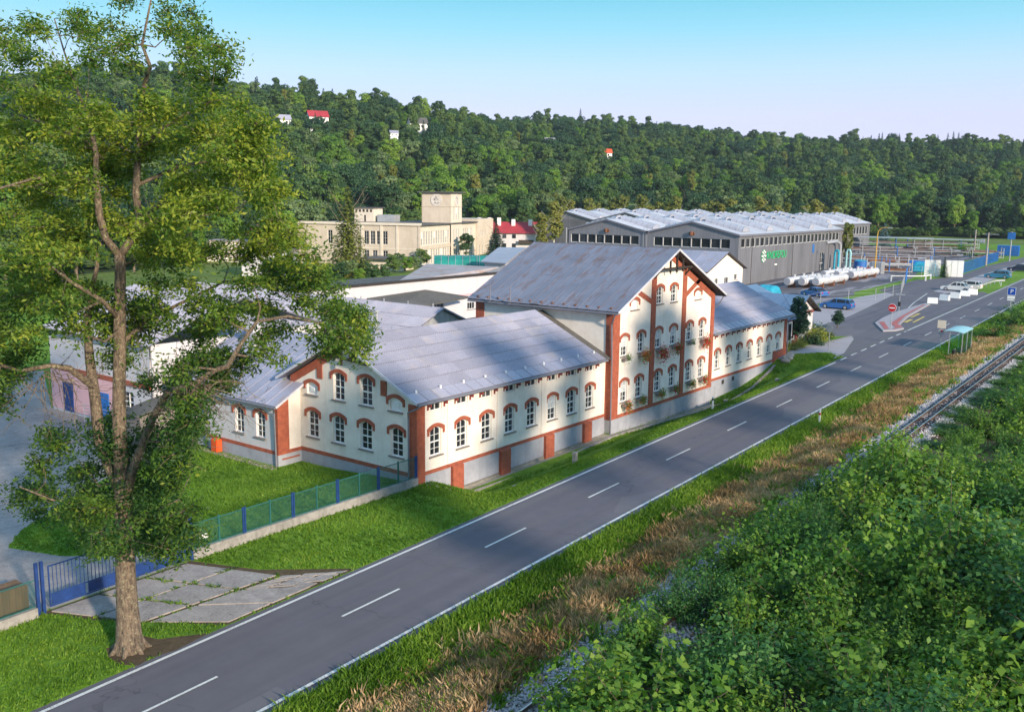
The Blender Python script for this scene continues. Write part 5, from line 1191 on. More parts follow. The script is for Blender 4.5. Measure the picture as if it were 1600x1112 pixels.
for i in range(6):
    p, q = lp(F0, F1, i/6), lp(F0, F1, (i+1)/6); z1_, z2 = Tz(*p), Tz(*q); m = MB(); m.beam((p[0], p[1], z1_+.1), (q[0], q[1], z2+.1), .26, .62); m.build('wall_block', M['stone_wall'], FL)
    m = MB(); m.beam((p[0], p[1], z1_+1.55), (q[0], q[1], z2+1.55), .03, .04); m.beam((p[0], p[1], z1_+.46), (q[0], q[1], z2+.46), .03, .04); wire_panel(m, p, q, (z1_+z2)/2+.46, (z1_+z2)/2+1.55, .10, .008); m.build('wire_panel', M['mesh_green'], FL)
    m = MB(); m.box(p[0]-.03, p[0]+.03, p[1]-.03, p[1]+.03, z1_+.3, z1_+1.6); m.build('post', M['blue_paint'], FL)
GT = thing('gate', 'blue double gate of upright bars with solid lower panels', 'gate', (20.8, 36.85, .25))
A_, B_ = (17.4, 36.76), (24.15, 36.96); bar = MB().box(-.011, .011, -.011, .011, 0, 1.18).data('bar', M['blue_paint'])
for s0, s1 in ((0.03, .495), (.505, .97)):
    p, q = lp(A_, B_, s0), lp(A_, B_, s1); zg = .34; m = MB()
    for zz in (.12, .62, 1.82): m.beam((p[0], p[1], zg+zz), (q[0], q[1], zg+zz), .04, .05)
    m.beam((p[0], p[1], zg+.1), (p[0], p[1], zg+1.84), .045, .045, (0, 1, 0)); m.beam((q[0], q[1], zg+.1), (q[0], q[1], zg+1.84), .045, .045, (0, 1, 0))
    lf = m.build('gate_leaf', M['blue_paint'], GT); bpy.context.view_layer.update()
    for h_ in (0, 1):
        a, b = lp(p, q, .02+h_*.5), lp(p, q, .48+h_*.5); m = MB(); m.beam((a[0], a[1], zg+.37), (b[0], b[1], zg+.37), .015, .42)
        o = m.build('lower_panel', M['blue_paint'], lf)
    nb = 19
    for i in range(1, nb):
        r_ = lp(p, q, i/nb); o = inst('bar', bar, lf, (r_[0], r_[1], zg+.63))
for p in ((17.1, 36.74), (17.32, 36.75), (24.3, 36.97)):
    m = MB(); m.box(p[0]-.06, p[0]+.06, p[1]-.06, p[1]+.06, .0, 2.45); m.build('gate_post', M['blue_paint'], GT)
t = thing('wooden_bin', 'brown plank bin behind the low fence at the left edge', 'bin', (16.3, 37.9, .25)); 
for i in range(6):
    m = MB(); m.box(-.75+i*.25, -.75+i*.25+.24, -.5, -.46, 0, 1.15); m.build('plank', M['wood'], t, local=True)
m = MB(); m.box(-.75, .75, -.46, .5, 0, 1.1); m.build('body', M['wood'], t, local=True)

def post_fence(label, pts, n, h, mat, hh=1.6, wire=True, cap=False, wires=4, group=None):
    t = thing('fence', label, 'fence', (pts[0][0], pts[0][1], Tz(*pts[0])), group=group)
    for a, b in zip(pts[:-1], pts[1:]):
        k = max(1, round(math.hypot(b[0]-a[0], b[1]-a[1])/n))
        for i in range(k+1 if (b is pts[-1]) else k):
            p = lp(a, b, i/k); z = Tz(*p); m = MB(); m.cyl(p[0], p[1], z-.1, z+h, .05, 6); m.build('post', mat, t)
        if wire:
            m = MB()
            for j in range(wires):
                zz = .25+j*(h-.35)/(wires-1)
                for i in range(k):
                    p, q = lp(a, b, i/k), lp(a, b, (i+1)/k); m.beam((*p, Tz(*p)+zz), (*q, Tz(*q)+zz), .015, .02)
            m.build('wire', mat, t)
    return t
post_fence('thin wire fence along the hall yard, ending at the open blue gate', [(112, 49.2), (125, 49.0), (140, 49.0), (150, 44.0), (162, 43.5), (178, 47.4)], 4.5, 1.9, M['metal'])
post_fence('wire fence with pale posts behind the white concrete panels', [(192, 50.3), (198, 47.3), (205, 44.6)], 4, 2.2, M['metal'])
def blue_panels(label, pts, n, h=2.0):
    t = thing('fence', label, 'fence', (*pts[0], Tz(*pts[0])))
    for a, b in zip(pts[:-1], pts[1:]):
        for i in range(n):
            p, q = lp(a, b, i/n+.004), lp(a, b, (i+1)/n-.004); z = Tz(*p); m = MB()
            m.beam((*p, z+.2), (*q, z+.2), .05, .06); m.beam((*p, z+h), (*q, z+h), .05, .06)
            for j in range(13): r_ = lp(p, q, j/12); m.beam((*r_, z+.1), (*r_, z+h), .035, .035, (0, 1, 0))
            m.build('railing_panel', M['blue_bright'], t)
    return t
blue_panels('bright blue bar fence curving beside the far access road', [(206, 44.4), (222, 44.9), (238, 45.6), (252, 46.0)], 4, 2.3)
t = thing('gate', 'bright blue gate leaf standing open at the hall yard entrance', 'gate', (179.5, 47.9, 2.3))
a, b = (179.5, 47.6), (188.0, 49.6)
for i in range(3):
    p, q = lp(a, b, i/3), lp(a, b, (i+1)/3-.01); z = Tz(*p); m = MB(); m.beam((*p, z+.15), (*q, z+.15), .06, .08); m.beam((*p, z+2.5), (*q, z+2.5), .06, .08)
    for j in range(12): r_ = lp(p, q, j/11); m.beam((*r_, z+.1), (*r_, z+2.5), .07, .07, (0, 1, 0))
    m.build('gate_leaf', M['blue_bright'], t)
for (a, b, lb) in (((206.6, 49.6), (200.9, 46.9), 'tall white concrete panel wall left of the narrow cypress'), ((203.9, 46.0), (213.2, 45.9), 'tall white concrete panel wall right of the narrow cypress')):
    t = thing('wall', lb, 'wall', (*a, Tz(*a)))
    d = (b[0]-a[0], b[1]-a[1])
    if lb.find('left') > 0: a, b = (199.0, 49.4), (199.6, 46.5)
    else: a, b = (200.6, 45.9), (201.4, 42.7)
    for i in range(3):
        p, q = lp(a, b, i/3+.01), lp(a, b, (i+1)/3-.01); m = MB(); m.beam((*p, Tz(*p)+1.6), (*q, Tz(*q)+1.6), .18, 3.2); m.build('panel', M['white'], t)
t = thing('guard_rail', 'grey steel crash barrier curving behind the concrete blocks', 'guard rail', (172, 34.6, 2.3))
pts = [(171, 35.2), (177, 34.9), (184, 35.0), (190, 34.8), (192, 33.6)]
m = MB()
for a, b in zip(pts[:-1], pts[1:]): m.beam((*a, Tz(*a)+.65), (*b, Tz(*b)+.65), .06, .3)
m.build('beam', M['metal'], t)
for a, b in zip(pts[:-1], pts[1:]):
    for s_ in (0, .5): p = lp(a, b, s_); m = MB(); m.box(p[0]-.05, p[0]+.05, p[1]+.04, p[1]+.12, Tz(*p)-.05, Tz(*p)+.7); m.build('post', M['metal'], t)
bl = MB(); bl.prism([(-.38, 0), (.38, 0), (.30, .25), (.16, .95), (-.16, .95), (-.30, .25)], (0, -.75, 0), (1, 0, 0), (0, 0, 1), (0, 1.5, 0)); bd_ = bl.data('concrete_block', M['white'])
for i, (x, y, rz, lb) in enumerate([(151.8, 36.1, 10, 'white concrete barrier block at the tip of the traffic island, nearest of five'), (157.3, 35.7, -12, 'second white barrier block from the traffic island'), (161.5, 35.1, -5, 'middle white barrier block of the row of five'), (165.8, 34.6, 8, 'fourth white barrier block, just before the last one'), (169.0, 34.2, 35, 'last white barrier block, turned, beside the crash barrier')]):
    o = link('barrier_block', bd_); o.location = (x, y, Tz(x, y)+.02); o.rotation_euler = (0, 0, math.radians(rz)); o.scale = (1, .95, .9); tag(o, lb, 'barrier', 'white concrete barrier blocks at the junction')

# ================================================================== ROADSIDE THINGS
def delineator(x, y, lb, red=False):
    z = Tz(x, y); t = thing('delineator_post', lb, 'road post', (x, y, z), group='white roadside delineator posts')
    m = MB(); m.prism([(-.07, -.05), (.07, -.05), (.05, .06), (-.05, .06)], (0, 0, 0), (1, 0, 0), (0, 1, 0), (0, 0, 1.0)); m.build('post', M['white'], t, local=True)
    m = MB(); m.prism([(-.075, -.055), (.075, -.055), (.055, .065), (-.055, .065)], (0, 0, .72 if not red else .6), (1, 0, 0), (0, 1, 0), (0, 0, .16)); m.build('band', M['sign_red'] if red else M['black'], t, local=True)
delineator(67.3, 31.5, 'white post with a black band on the grass before the tall block')
delineator(68.6, 23.5, 'white post with a red band at the right road edge', True)
delineator(149.3, 24.9, 'white road post beside the blue parking sign')
delineator(187.0, 33.3, 'white road post beyond the crash barrier')
delineator(30.2, 22.9, 'white road post in the near verge grass') if False else None
def sign_post(nm, x, y, h, lb, cat, mat='metal', r=.045):
    t = thing(nm, lb, cat, (x, y, Tz(x, y))); m = MB(); m.cyl(0, 0, -.1, h, r, 8); m.build('pole', M[mat], t, local=True); return t
face = math.atan2(-1, .0)   # faces are turned to -x (towards the camera)
def disc(t, nm, mat, z, r, off, n=20, thick=.02, sx=1):
    m = MB(); m.tube([(-off, 0, z), (-off-thick, 0, z)], r, n); return m.build(nm, M[mat], t, local=True)
t = sign_post('no_entry_sign', 119.3, 32.9, 2.9, 'red no entry sign on the near end of the traffic island', 'road sign')
disc(t, 'white_rim', 'white', 2.75, .50, .06); f_ = disc(t, 'sign_face', 'sign_red', 2.75, .46, .085)
m = MB(); m.box(-.13, -.11, -.33, .33, 2.68, 2.83); m.build('white_bar', M['white'], t, local=True)
t = sign_post('signal_post', 134.8, 36.3, 2.75, 'short post with a flat panel and black box on the traffic island', 'post')
m = MB(); m.box(-.15, .15, -.6, .5, 2.75, 2.85); m.build('panel', M['metal'], t, local=True); m = MB(); m.box(-.15, .12, -.15, .15, 1.2, 1.8); m.build('box', M['black'], t, local=True)
t = sign_post('road_sign', 108.2, 24.6, 3.1, 'back of a yellowish square sign over a smaller round one, before the shelter', 'road sign')
m = MB(); m.box(-.06, -.03, -.42, .42, 2.35, 3.2); m.build('square_sign', M['plaster_peach_light'], t, local=True); m = MB(); m.tube([(-.03, 0, 1.95), (-.05, 0, 1.95)], .33, 14); m.build('round_sign', M['metal'], t, local=True); m = MB(); m.tube([(-.055, -.05, 2.05), (-.065, -.05, 2.05)], .12, 8); m.build('sticker', M['sign_red'], t, local=True)
t = sign_post('parking_sign', 148.0, 24.9, 3.4, 'blue parking sign with a white plate on a thin pole by the far verge', 'road sign')
m = MB(); m.box(-.07, -.04, -.48, .48, 2.5, 3.5); m.build('sign_face', M['sign_blue'], t, local=True)
m = MB(); m.box(-.065, -.045, -.52, .52, 2.46, 3.54); m.build('white_rim', M['white'], t, local=True)
m = MB(); m.box(-.07, -.04, -.48, .48, 1.95, 2.35); m.box(-.07, -.04, -.48, .48, 1.7, 1.86); m.build('plate', M['white'], t, local=True)
o = text_mesh('letter', 'P', .8, M['white'], None, (-.08, .18, 2.72), rz=-PI/2, depth=.004); o.parent = t
t = sign_post('road_sign', 99.7, 33.7, 2.7, 'back of a round grey sign on a thin pole beside the paved path', 'road sign')
m = MB(); m.tube([(-.05, 0, 2.4), (-.07, 0, 2.4)], .38, 18); m.build('sign_disc', M['metal'], t, local=True)
for sx_, sy_ in ((1, 0),): pass
t = thing('street_lamp', 'tall ochre street lamp with a curved arm near the hall', 'street lamp', (191.6, 56.7, Tz(191.6, 56.7)))
m = MB(); m.tube([(0, 0, -.1), (0, 0, 7.8), (0, -.1, 8.8), (0, -.6, 9.4), (0, -1.4, 9.6), (0, -2.0, 9.55)], [.14, .10, .09, .08, .07, .06], 8); m.build('pole', M['yellow_pole'], t, local=True)
m = MB(); m.box(-.15, .15, -2.7, -1.9, 9.45, 9.6); m.build('lamp_head', M['metal'], t, local=True)
t = thing('utility_pole', 'concrete utility pole with cross arms beside the far access road', 'utility pole', (235.4, 45.4, Tz(235.4, 45.4)))
m = MB(); m.cyl(0, 0, -.2, 7.4, .26, 8, .16); m.build('pole', M['concrete'], t, local=True); m = MB(); m.beam((0, -2.2, 7.0), (0, 1.2, 7.0), .1, .12); m.beam((0, 0, 4.9), (0, 2.2, 5.1), .1, .1); m.build('cross_arm', M['metal'], t, local=True)
m = MB(); m.box(-.4, .4, .6, 1.5, 5.1, 5.9); m.build('transformer', M['metal'], t, local=True)
t = thing('utility_pole', 'plain concrete pole left of the cross-armed one', 'utility pole', (262, 53.5, Tz(262, 53.5))); m = MB(); m.cyl(0, 0, -.2, 7.0, .22, 8, .16); m.build('pole', M['concrete'], t, local=True)
t = thing('sign_mast', 'grey mast carrying a square blue sign at the far end of the road', 'sign', (254, 43.9, Tz(254, 43.9))); m = MB(); m.cyl(0, 0, -.2, 7.0, .14, 8); m.build('pole', M['metal'], t, local=True); m = MB(); m.box(-.25, -.15, -.85, .85, 5.2, 6.8); m.build('sign_face', M['blue_bright'], t, local=True)
# lone pole left of the halls
t = thing('mast', 'thin grey mast in front of the left hall gable', 'mast', (149, 101, Tz(149, 101))); m = MB(); m.cyl(0, 0, 0, 9.6, .09, 6); m.build('pole', M['metal'], t, local=True)
def stele(x, y, h, w__, lb):
    z = Tz(x, y); m = MB(); m.prism([(-w__/2, 0), (w__/2, 0), (w__*.38, h), (-w__*.38, h)], (x, y-.12, z-.05), (1, 0, 0), (0, 0, 1), (0, .24, 0)); m.box(x-w__*.45, x+w__*.45, y-.15, y+.15, z+h*.96-.05, z+h*1.08-.05); tag(m.build('marker_stone', M['stone_wall']), lb, 'stone')
stele(49.6, 32.6, .75, .3, 'upright pale marker stone in the grass strip below the left wing')
stele(44.6, 33.6, .15, .45, 'flat pale stone cap in the grass near the brick buttresses')
stele(72.8, 32.9, .45, .4, 'short square stone in the grass, left of two before the right wing')
stele(84.6, 33.2, .45, .4, 'short square stone in the grass, right of two before the right wing')
for i, (x, y, r_) in enumerate(((92.2, 35.4, .45), (93.0, 35.5, .55), (93.9, 35.6, .42))):
    bm_ = bmesh.new(); bmesh.ops.create_icosphere(bm_, subdivisions=2, radius=r_)
    for v in bm_.verts: v.co *= 1+.25*math.sin(v.co.x*7+i)*math.cos(v.co.y*9); v.co.z *= .6
    me = bpy.data.meshes.new('boulder'); bm_.to_mesh(me); bm_.free(); me.materials.append(M['stone_wall']); o = link('boulder', me); o.location = (x, y, Tz(x, y)+.1)
    tag(o, ['left boulder of three', 'largest, middle boulder of three', 'right boulder of three'][i]+' beside the brick end of the right wing', 'boulder', 'boulders at the end of the right wing')
# bus shelter
bs = thing('bus_shelter', 'glass bus shelter with a curved pale turquoise roof by the verge', 'bus shelter', (108.9, 22.9, Tz(108.9, 22.9)), math.atan(K))
m = MB(); m.box(-2.7, 2.9, -.9, 1.5, -.1, .03); m.build('base_slab', M['concrete'], bs, local=True)
n = 8; V = []
for k in range(n+1):
    q = k/n; y_ = -.85+1.9*q; z_ = 2.45+.35*math.sin(PI*(.15+.6*q)); V += [(-2.5, y_, z_), (2.5, y_, z_), (-2.5, y_, z_-.05), (2.5, y_, z_-.05)]
m = MB(); m.add(V, [f for k in range(n) for f in ((4*k, 4*k+1, 4*k+5, 4*k+4), (4*k+2, 4*k+6, 4*k+7, 4*k+3), (4*k, 4*k+4, 4*k+6, 4*k+2), (4*k+1, 4*k+3, 4*k+7, 4*k+5))]+[(0, 2, 3, 1), (4*n, 4*n+1, 4*n+3, 4*n+2)]); m.build('roof', M['shelter_roof'], bs, local=True)
for (x, y) in ((-2.3, -.75), (0, -.75), (2.3, -.75), (-2.3, .5), (2.3, .5)):
    m = MB(); m.box(x-.04, x+.04, y-.04, y+.04, 0, 2.6); m.build('post', M['metal'], bs, local=True)
for a, b in (((-2.25, -.75), (-.05, -.75)), ((.05, -.75), (2.25, -.75)), ((-2.3, -.7), (-2.3, .45)), ((2.3, -.7), (2.3, .45))):
    m = MB(); m.beam((*a, 1.3), (*b, 1.3), .012, 2.1); m.build('glass_panel', M['clear'], bs, local=True)
m = MB(); m.box(-1.6, 1.6, -.6, -.2, .45, .5); m.box(-1.5, -1.44, -.5, -.3, 0, .45); m.box(1.44, 1.5, -.5, -.3, 0, .45); m.build('bench', M['wood'], bs, local=True)
t = thing('litter_bin', 'small black litter bin at the near corner of the bus shelter', 'bin', (105.6, 22.6, Tz(105.6, 22.6))); m = MB(); m.tube([(0, 0, .3), (0, 0, .95)], [.2, .24], 10); m.build('bin', M['black'], t, local=True); m = MB(); m.cyl(.3, 0, 0, 1.1, .03, 6); m.build('post', M['metal'], t, local=True)

# ================================================================== CARS
def car(label, x, y, rz, paint, wagon=False, L=4.6):
    t = thing('parked_car', label, 'car', (x, y, Tz(x, y)), rz, 'cars parked around the junction'); W = .88; hl = L/2
    # side profile (x forward, z up)
    low = [(-hl, .35), (-hl, .72), (-hl+.1, .95), (hl-1.25, .92), (hl-.3, .74), (hl-.02, .60), (hl, .34), (hl-.12, .2), (-hl+.1, .2)]
    m = MB(); secs = [(-W, .90), (-W*.97, 1.0), (W*.97, 1.0), (W, .90)]; n = len(low); V = []
    for yy_, k in ((-W+.02, .965), (-W, 1.0), (-W*.55, 1.01), (W*.55, 1.01), (W, 1.0), (W-.02, .965)):
        for a, b in low: V.append((a*(1 if abs(yy_) > .6*W else 1.01), yy_, .2+(b-.2)*k if b > .5 else b))
    m.add(V, [(j*n+i, j*n+(i+1) % n, (j+1)*n+(i+1) % n, (j+1)*n+i) for j in range(5) for i in range(n)]+[tuple(range(n))[::-1], tuple(range(5*n, 6*n))])
    body = m.build('body', paint, t, smooth=False, local=True)
    back = -hl+(.12 if wagon else .75); bt = -hl+(.45 if wagon else 1.35)
    cab = [(back, .93), (bt, 1.40), (.35, 1.44), (hl-1.35, .92)]; Wt = .66
    m = MB(); V = [(a, s*(W-.03 if b < 1 else Wt), b) for s in (-1, 1) for a, b in cab]
    m.add(V, [(0, 1, 2, 3), (7, 6, 5, 4), (0, 4, 5, 1), (1, 5, 6, 2), (2, 6, 7, 3)]); m.build('windows', M['glass'], t, local=True)
    m = MB(); V = [(bt-.05, -Wt-.01, 1.385), (.40, -Wt-.01, 1.42), (.40, Wt+.01, 1.42), (bt-.05, Wt+.01, 1.385), (bt+.05, -Wt+.05, 1.45), (.3, -Wt+.05, 1.475), (.3, Wt-.05, 1.475), (bt+.05, Wt-.05, 1.45)]
    m.add(V, [(0, 1, 5, 4), (1, 2, 6, 5), (2, 3, 7, 6), (3, 0, 4, 7), (4, 5, 6, 7)])
    for s in (-1, 1):
        for a, b in ((cab[0], cab[1]), (cab[2], cab[3]), ((-.15, .93), (-.12, 1.42)), (((back+bt)/2+.55, .93), (bt+.35, 1.40))):
            f = lambda q: (q[0], s*((W-.02) if q[1] < 1 else Wt+.008), q[1]); m.beam(f(a), f(b), .07, .03, (0, 1, 0))
    m.build('roof', paint, t, local=True)
    for wx_ in (-hl+.85, hl-.85):
        for s in (-1, 1):
            m = MB(); m.tube([(wx_, s*(W-.2), .31), (wx_, s*(W+.015), .31)], .31, 16); wh = m.build('wheel', M['black'], t, local=True)
            m = MB(); m.tube([(wx_, s*(W+.0), .31), (wx_, s*(W+.03), .31)], .2, 12); m.build('rim', M['metal'], wh, local=True)
    for s in (-1, 1):
        m = MB(); m.obox((hl-.12, s*.62, .62), (.1, 0, -.01), (0, .17, 0), (0, 0, .07), 0); m.build('headlight', M['white'], t, local=True)
        m = MB(); m.obox((-hl+.02, s*.66, .74), (.05, 0, 0), (0, .14, 0), (0, 0, .1), 0); m.build('tail_light', M['sign_red'], t, local=True)
        m = MB(); m.obox((.95, s*(W+.07), .98), (.09, 0, 0), (0, .08, 0), (0, 0, .06), 0); m.build('mirror', paint, t, local=True)
    return t
def car_paint(n_, c):
    m = bpy.data.materials.new(n_); nt, p, _ = nodes(m); p.inputs['Base Color'].default_value = (*c, 1); p.inputs['Roughness'].default_value = .3; p.inputs['Coat Weight'].default_value = .6; p.inputs['Coat Roughness'].default_value = .08; return m
pw, pb, pd, pt = car_paint('white_car_paint', (.72, .72, .72)), car_paint('blue_car_paint', (.02, .12, .38)), car_paint('dark_car_paint', (.015, .022, .05)), car_paint('teal_car_paint', (.03, .20, .34))
car('white saloon parked at the end of the light paved bay, nearest to the blocks', 173.6, 37.6, PI/2-.05, pw, False, 4.8)
car('white estate car parked directly behind the white saloon', 177.6, 36.9, PI/2-.05, pw, True, 4.7)
car('light blue estate car parked in the bay by itself', 203.8, 37.0, PI/2-.06, pt, True, 4.6)
car('dark navy car parked farthest along the bay', 224.0, 36.6, PI/2-.08, pd, False, 4.6)
car('bright blue estate car on the paved forecourt behind the conifer', 136.5, 45.3, PI/2-.05, pb, True, 4.6)
car('dark blue car in the hall yard behind the bright blue estate', 150, 53.5, PI/2-.4, pb, False, 4.4)

# ================================================================== YARD GOODS
def vessel(x, y, L, lb, r=.66):
    t = thing('pressure_vessel', lb, 'tank', (x, y, Tz(x, y)), math.radians(-2), 'white pressure vessels lying by the hall'); zc = r+.55
    n = 20; path = [(0, 0, zc), (.05, 0, zc), (.5, 0, zc), (L-.5, 0, zc), (L-.12, 0, zc), (L, 0, zc)]
    m = MB(); m.tube(path, [r*.98, r, r, r, r*.8, r*.3], n); m.build('shell', M['metal_white'], t, smooth=False, local=True)
    m = MB(); m.tube([(-.06, 0, zc), (-.0, 0, zc)], r*.9, n); m.build('end_plate', M['plinth'], t, local=True)
    for k in range(4): m = MB(); xx = .6+k*(L-1.2)/3; m.tube([(xx, 0, zc), (xx+.25, 0, zc)], r*1.08, n); m.build('flange', M['metal_white'], t, local=True)
    for k in range(3): m = MB(); xx = L*(.22+.28*k); m.tube([(xx, 0, zc+r-.1), (xx, 0, zc+r+.3)], .2, 10); m.tube([(xx, 0, zc+r+.27), (xx, 0, zc+r+.35)], .3, 10); m.build('nozzle', M['metal_white'], t, local=True)
    for k in (.15, .5, .85): m = MB(); m.prism([(-.6, 0), (.6, 0), (.66, zc-.2), (.35, zc-.55), (-.35, zc-.55), (-.66, zc-.2)], (L*k-.2, 0, 0), (0, 1, 0), (0, 0, 1), (.4, 0, 0)); m.build('saddle', M['rust'], t, local=True)
for i, (x, y, L, lb) in enumerate([(158.8, 61.6, 14, 'near white vessel closest to the hall wall'), (160.0, 59.5, 14, 'near white vessel, middle one of the front three'), (161.3, 57.5, 14, 'near white vessel closest to the road'), (176.5, 61.6, 14, 'rear white vessel beside the exhaust duct'), (177.5, 59.4, 14, 'rear white vessel, middle one of the back three'), (178.8, 57.2, 14, 'rear white vessel with red saddles, closest to the road')]): vessel(x, y, L, lb)
t = thing('storage_tank', 'big bright blue upright tank beside the vessels', 'tank', (195.5, 60.8, 2.5)); m = MB(); m.cyl(0, 0, 0, 2.7, 1.25, 20); m.build('shell', M['blue_bright'], t, local=True); m = MB(); m.cyl(0, 0, 2.7, 2.85, 1.28, 20, .9); m.build('lid', M['turq'], t, local=True)
for i, (x, lb) in enumerate(((199.5, 'left tall turquoise pipe column by the hall'), (203.0, 'right tall turquoise pipe column by the hall'))):
    t = thing('pipe_column', lb, 'pipe', (x, 66.6-i*1.3, 2.5)); m = MB(); m.tube([(0, 0, 0), (0, 0, 3.9), (0, .2, 4.4), (0, .6, 4.4), (0, .8, 3.9), (0, .8, 0)], .24, 10); m.build('pipe', M['turq'] if i == 0 else M['shelter_roof'], t, local=True)
def container(x, y, sx, sy, sz, mt, lb, rz=0):
    t = thing('container', lb, 'container', (x, y, Tz(x, y)), rz); m = MB(); nrib = int(sx/.35)
    m.box(-sx/2, sx/2, -sy/2, sy/2, 0, sz); b = m.build('body', M[mt], t, local=True); m = MB()
    for i in range(nrib): m.box(-sx/2+i*.35+.05, -sx/2+i*.35+.2, -sy/2-.06, -sy/2, .1, sz-.1)
    for i in range(int(sy/.35)): m.box(-sx/2-.06, -sx/2, -sy/2+i*.35+.05, -sy/2+i*.35+.2, .1, sz-.1)
    m.build('rib', M[mt], t, local=True)
container(198.6, 58.4, 2.2, 2.4, 2.4, 'metal', 'ribbed grey container beside the bright blue tank')
def steel_rack(x, y, rz, L, D, H, lv, lb, mt='rust_grey', cv=False):
    t = thing('storage_rack', lb, 'rack', (x, y, Tz(x, y)), rz); nb = max(2, int(L/4))
    for i in range(nb+1):
        for s in (-1, 1): m = MB(); m.box(-L/2+i*L/nb-.08, -L/2+i*L/nb+.08, s*D/2-.08, s*D/2+.08, 0, H); m.build('upright', M['blue_bright'] if (i+lv) % 3 == 0 else M['metal'], t, local=True)
    for l in range(lv):
        z = .3+l*(H-.3)/lv; m = MB(); m.box(-L/2, L/2, -D/2-.05, -D/2+.05, z-.16, z); m.box(-L/2, L/2, D/2-.05, D/2+.05, z-.16, z); m.build('shelf_beam', M['metal'], t, local=True)
        for k in range(7):
            yy_ = -D/2+.25+k*(D-.5)/6; r_ = random.uniform(.1, .26); x0 = -L/2+random.uniform(-.6, L*.35); x1 = L/2-random.uniform(-.6, L*.35); m = MB()
            m.tube([(x0, yy_, z+r_), (x1, yy_, z+r_)], r_, 7); m.build('steel_pipe', random.choice([M[mt], M['rust'], M['metal'], M['rust_grey']]), t, local=True)
    if cv: m = MB(); m.box(-L/2-.4, L/2+.4, -D/2-.4, D/2+.4, H, H+.12); m.build('cover', M['metal'], t, local=True)
RZ = math.radians(-72)
steel_rack(262, 75, RZ, 22, 5, 4.2, 3, 'long covered steel rack farthest left below the blue spruce', cv=True)
steel_rack(243, 69, RZ, 20, 4, 3.0, 3, 'second long steel rack in front of the covered one')
steel_rack(226, 64.5, RZ, 19, 4, 2.2, 2, 'low rusty steel rack nearest to the yellow lamp', 'rust')
steel_rack(283, 66, RZ, 18, 4, 3.2, 3, 'farther steel rack right of the covered one', cv=True)
steel_rack(262, 61, RZ, 12, 4, 2.2, 2, 'short steel rack behind the yellow shrub')
steel_rack(262, 50.5, RZ, 7, 4, 2.6, 2, 'steel rack full of short pipe ends beside the utility pole', 'rust')
steel_rack(204.5, 58.0, math.radians(-60), 9, 3, 2.8, 2, 'small rack of crates and fittings behind the red frame')
steel_rack(211, 61.5, math.radians(-60), 7, 3, 2.8, 2, 'small rack right of the grey container')
t = thing('steel_frame', 'small orange-red steel frame on the ground by the lamp', 'frame', (192.5, 58.8, Tz(192.5, 58.8)))
for x in (-.9, .9):
    for y in (-.9, .9): m = MB(); m.box(x-.07, x+.07, y-.07, y+.07, 0, 1.6); m.build('leg', M['orange'], t, local=True)
m = MB(); m.box(-1, 1, -1, -.88, .7, .85); m.box(-1, 1, .88, 1, 1.5, 1.65); m.box(-1, -.88, -1, 1, 1.5, 1.65); m.box(-1, 1, -1, -.88, 1.5, 1.65); m.build('rail', M['orange'], t, local=True)
container(275, 48.0, 3, 5, 2.6, 'blue_bright', 'bright blue container far right near the sign mast', .1)
def covered(x, y, lx, ly, h, lb, mt='turq', rz=0):
    bm_ = bmesh.new(); bmesh.ops.create_cube(bm_, size=1); bmesh.ops.subdivide_edges(bm_, edges=bm_.edges[:], cuts=5, use_grid_fill=True)
    for v in bm_.verts:
        p = v.co; k = .5+p.z
        v.co = Vector((p.x*lx*(1-.25*k*k), p.y*ly*(1-.25*k*k), (k*h*(1-.35*abs(p.x*1.6)**2))+.12*math.sin(p.x*9+p.y*5)*k))
    me = bpy.data.meshes.new('cover'); bm_.to_mesh(me); bm_.free(); me.materials.append(M[mt]); me.polygons.foreach_set('use_smooth', [True]*len(me.polygons))
    t = thing('covered_load', lb, 'tarpaulin', (x, y, Tz(x, y)), rz); o = link('cover', me, t); m = MB(); m.box(-lx*.45, lx*.45, -ly*.45, ly*.45, -.05, .35); m.build('base_frame', M['rust'], t, local=True)
covered(147.5, 60.3, 3.6, 3.2, 1.5, 'turquoise tarpaulin heap behind the right wing roof')
covered(208.5, 51.6, 3, 5.2, 2.0, 'turquoise tarpaulin over machinery left of the white panel walls')
covered(222, 56.0, 3, 6, 1.3, 'low blue tarpaulin stack behind the turquoise one', 'blue_bright')
t = thing('barrier_gate', 'low white boom barrier closing the yard by the panel walls', 'barrier', (184, 47.4, Tz(184, 47.4)))
for x, y in ((183.5, 51.2), (188.5, 46.4), (192.5, 46.5)): m = MB(); m.box(x-184-.1, x-184+.1, y-47.4-.1, y-47.4+.1, 0, 1.1); m.build('post', M['white'], t, local=True)
m = MB(); m.beam((-.5, 3.8, 1.0), (4.5, -1.0, 1.0), .1, .15); m.beam((4.5, -1, 1.0), (8.5, -.9, 1.0), .1, .15); m.build('boom', M['white'], t, local=True)

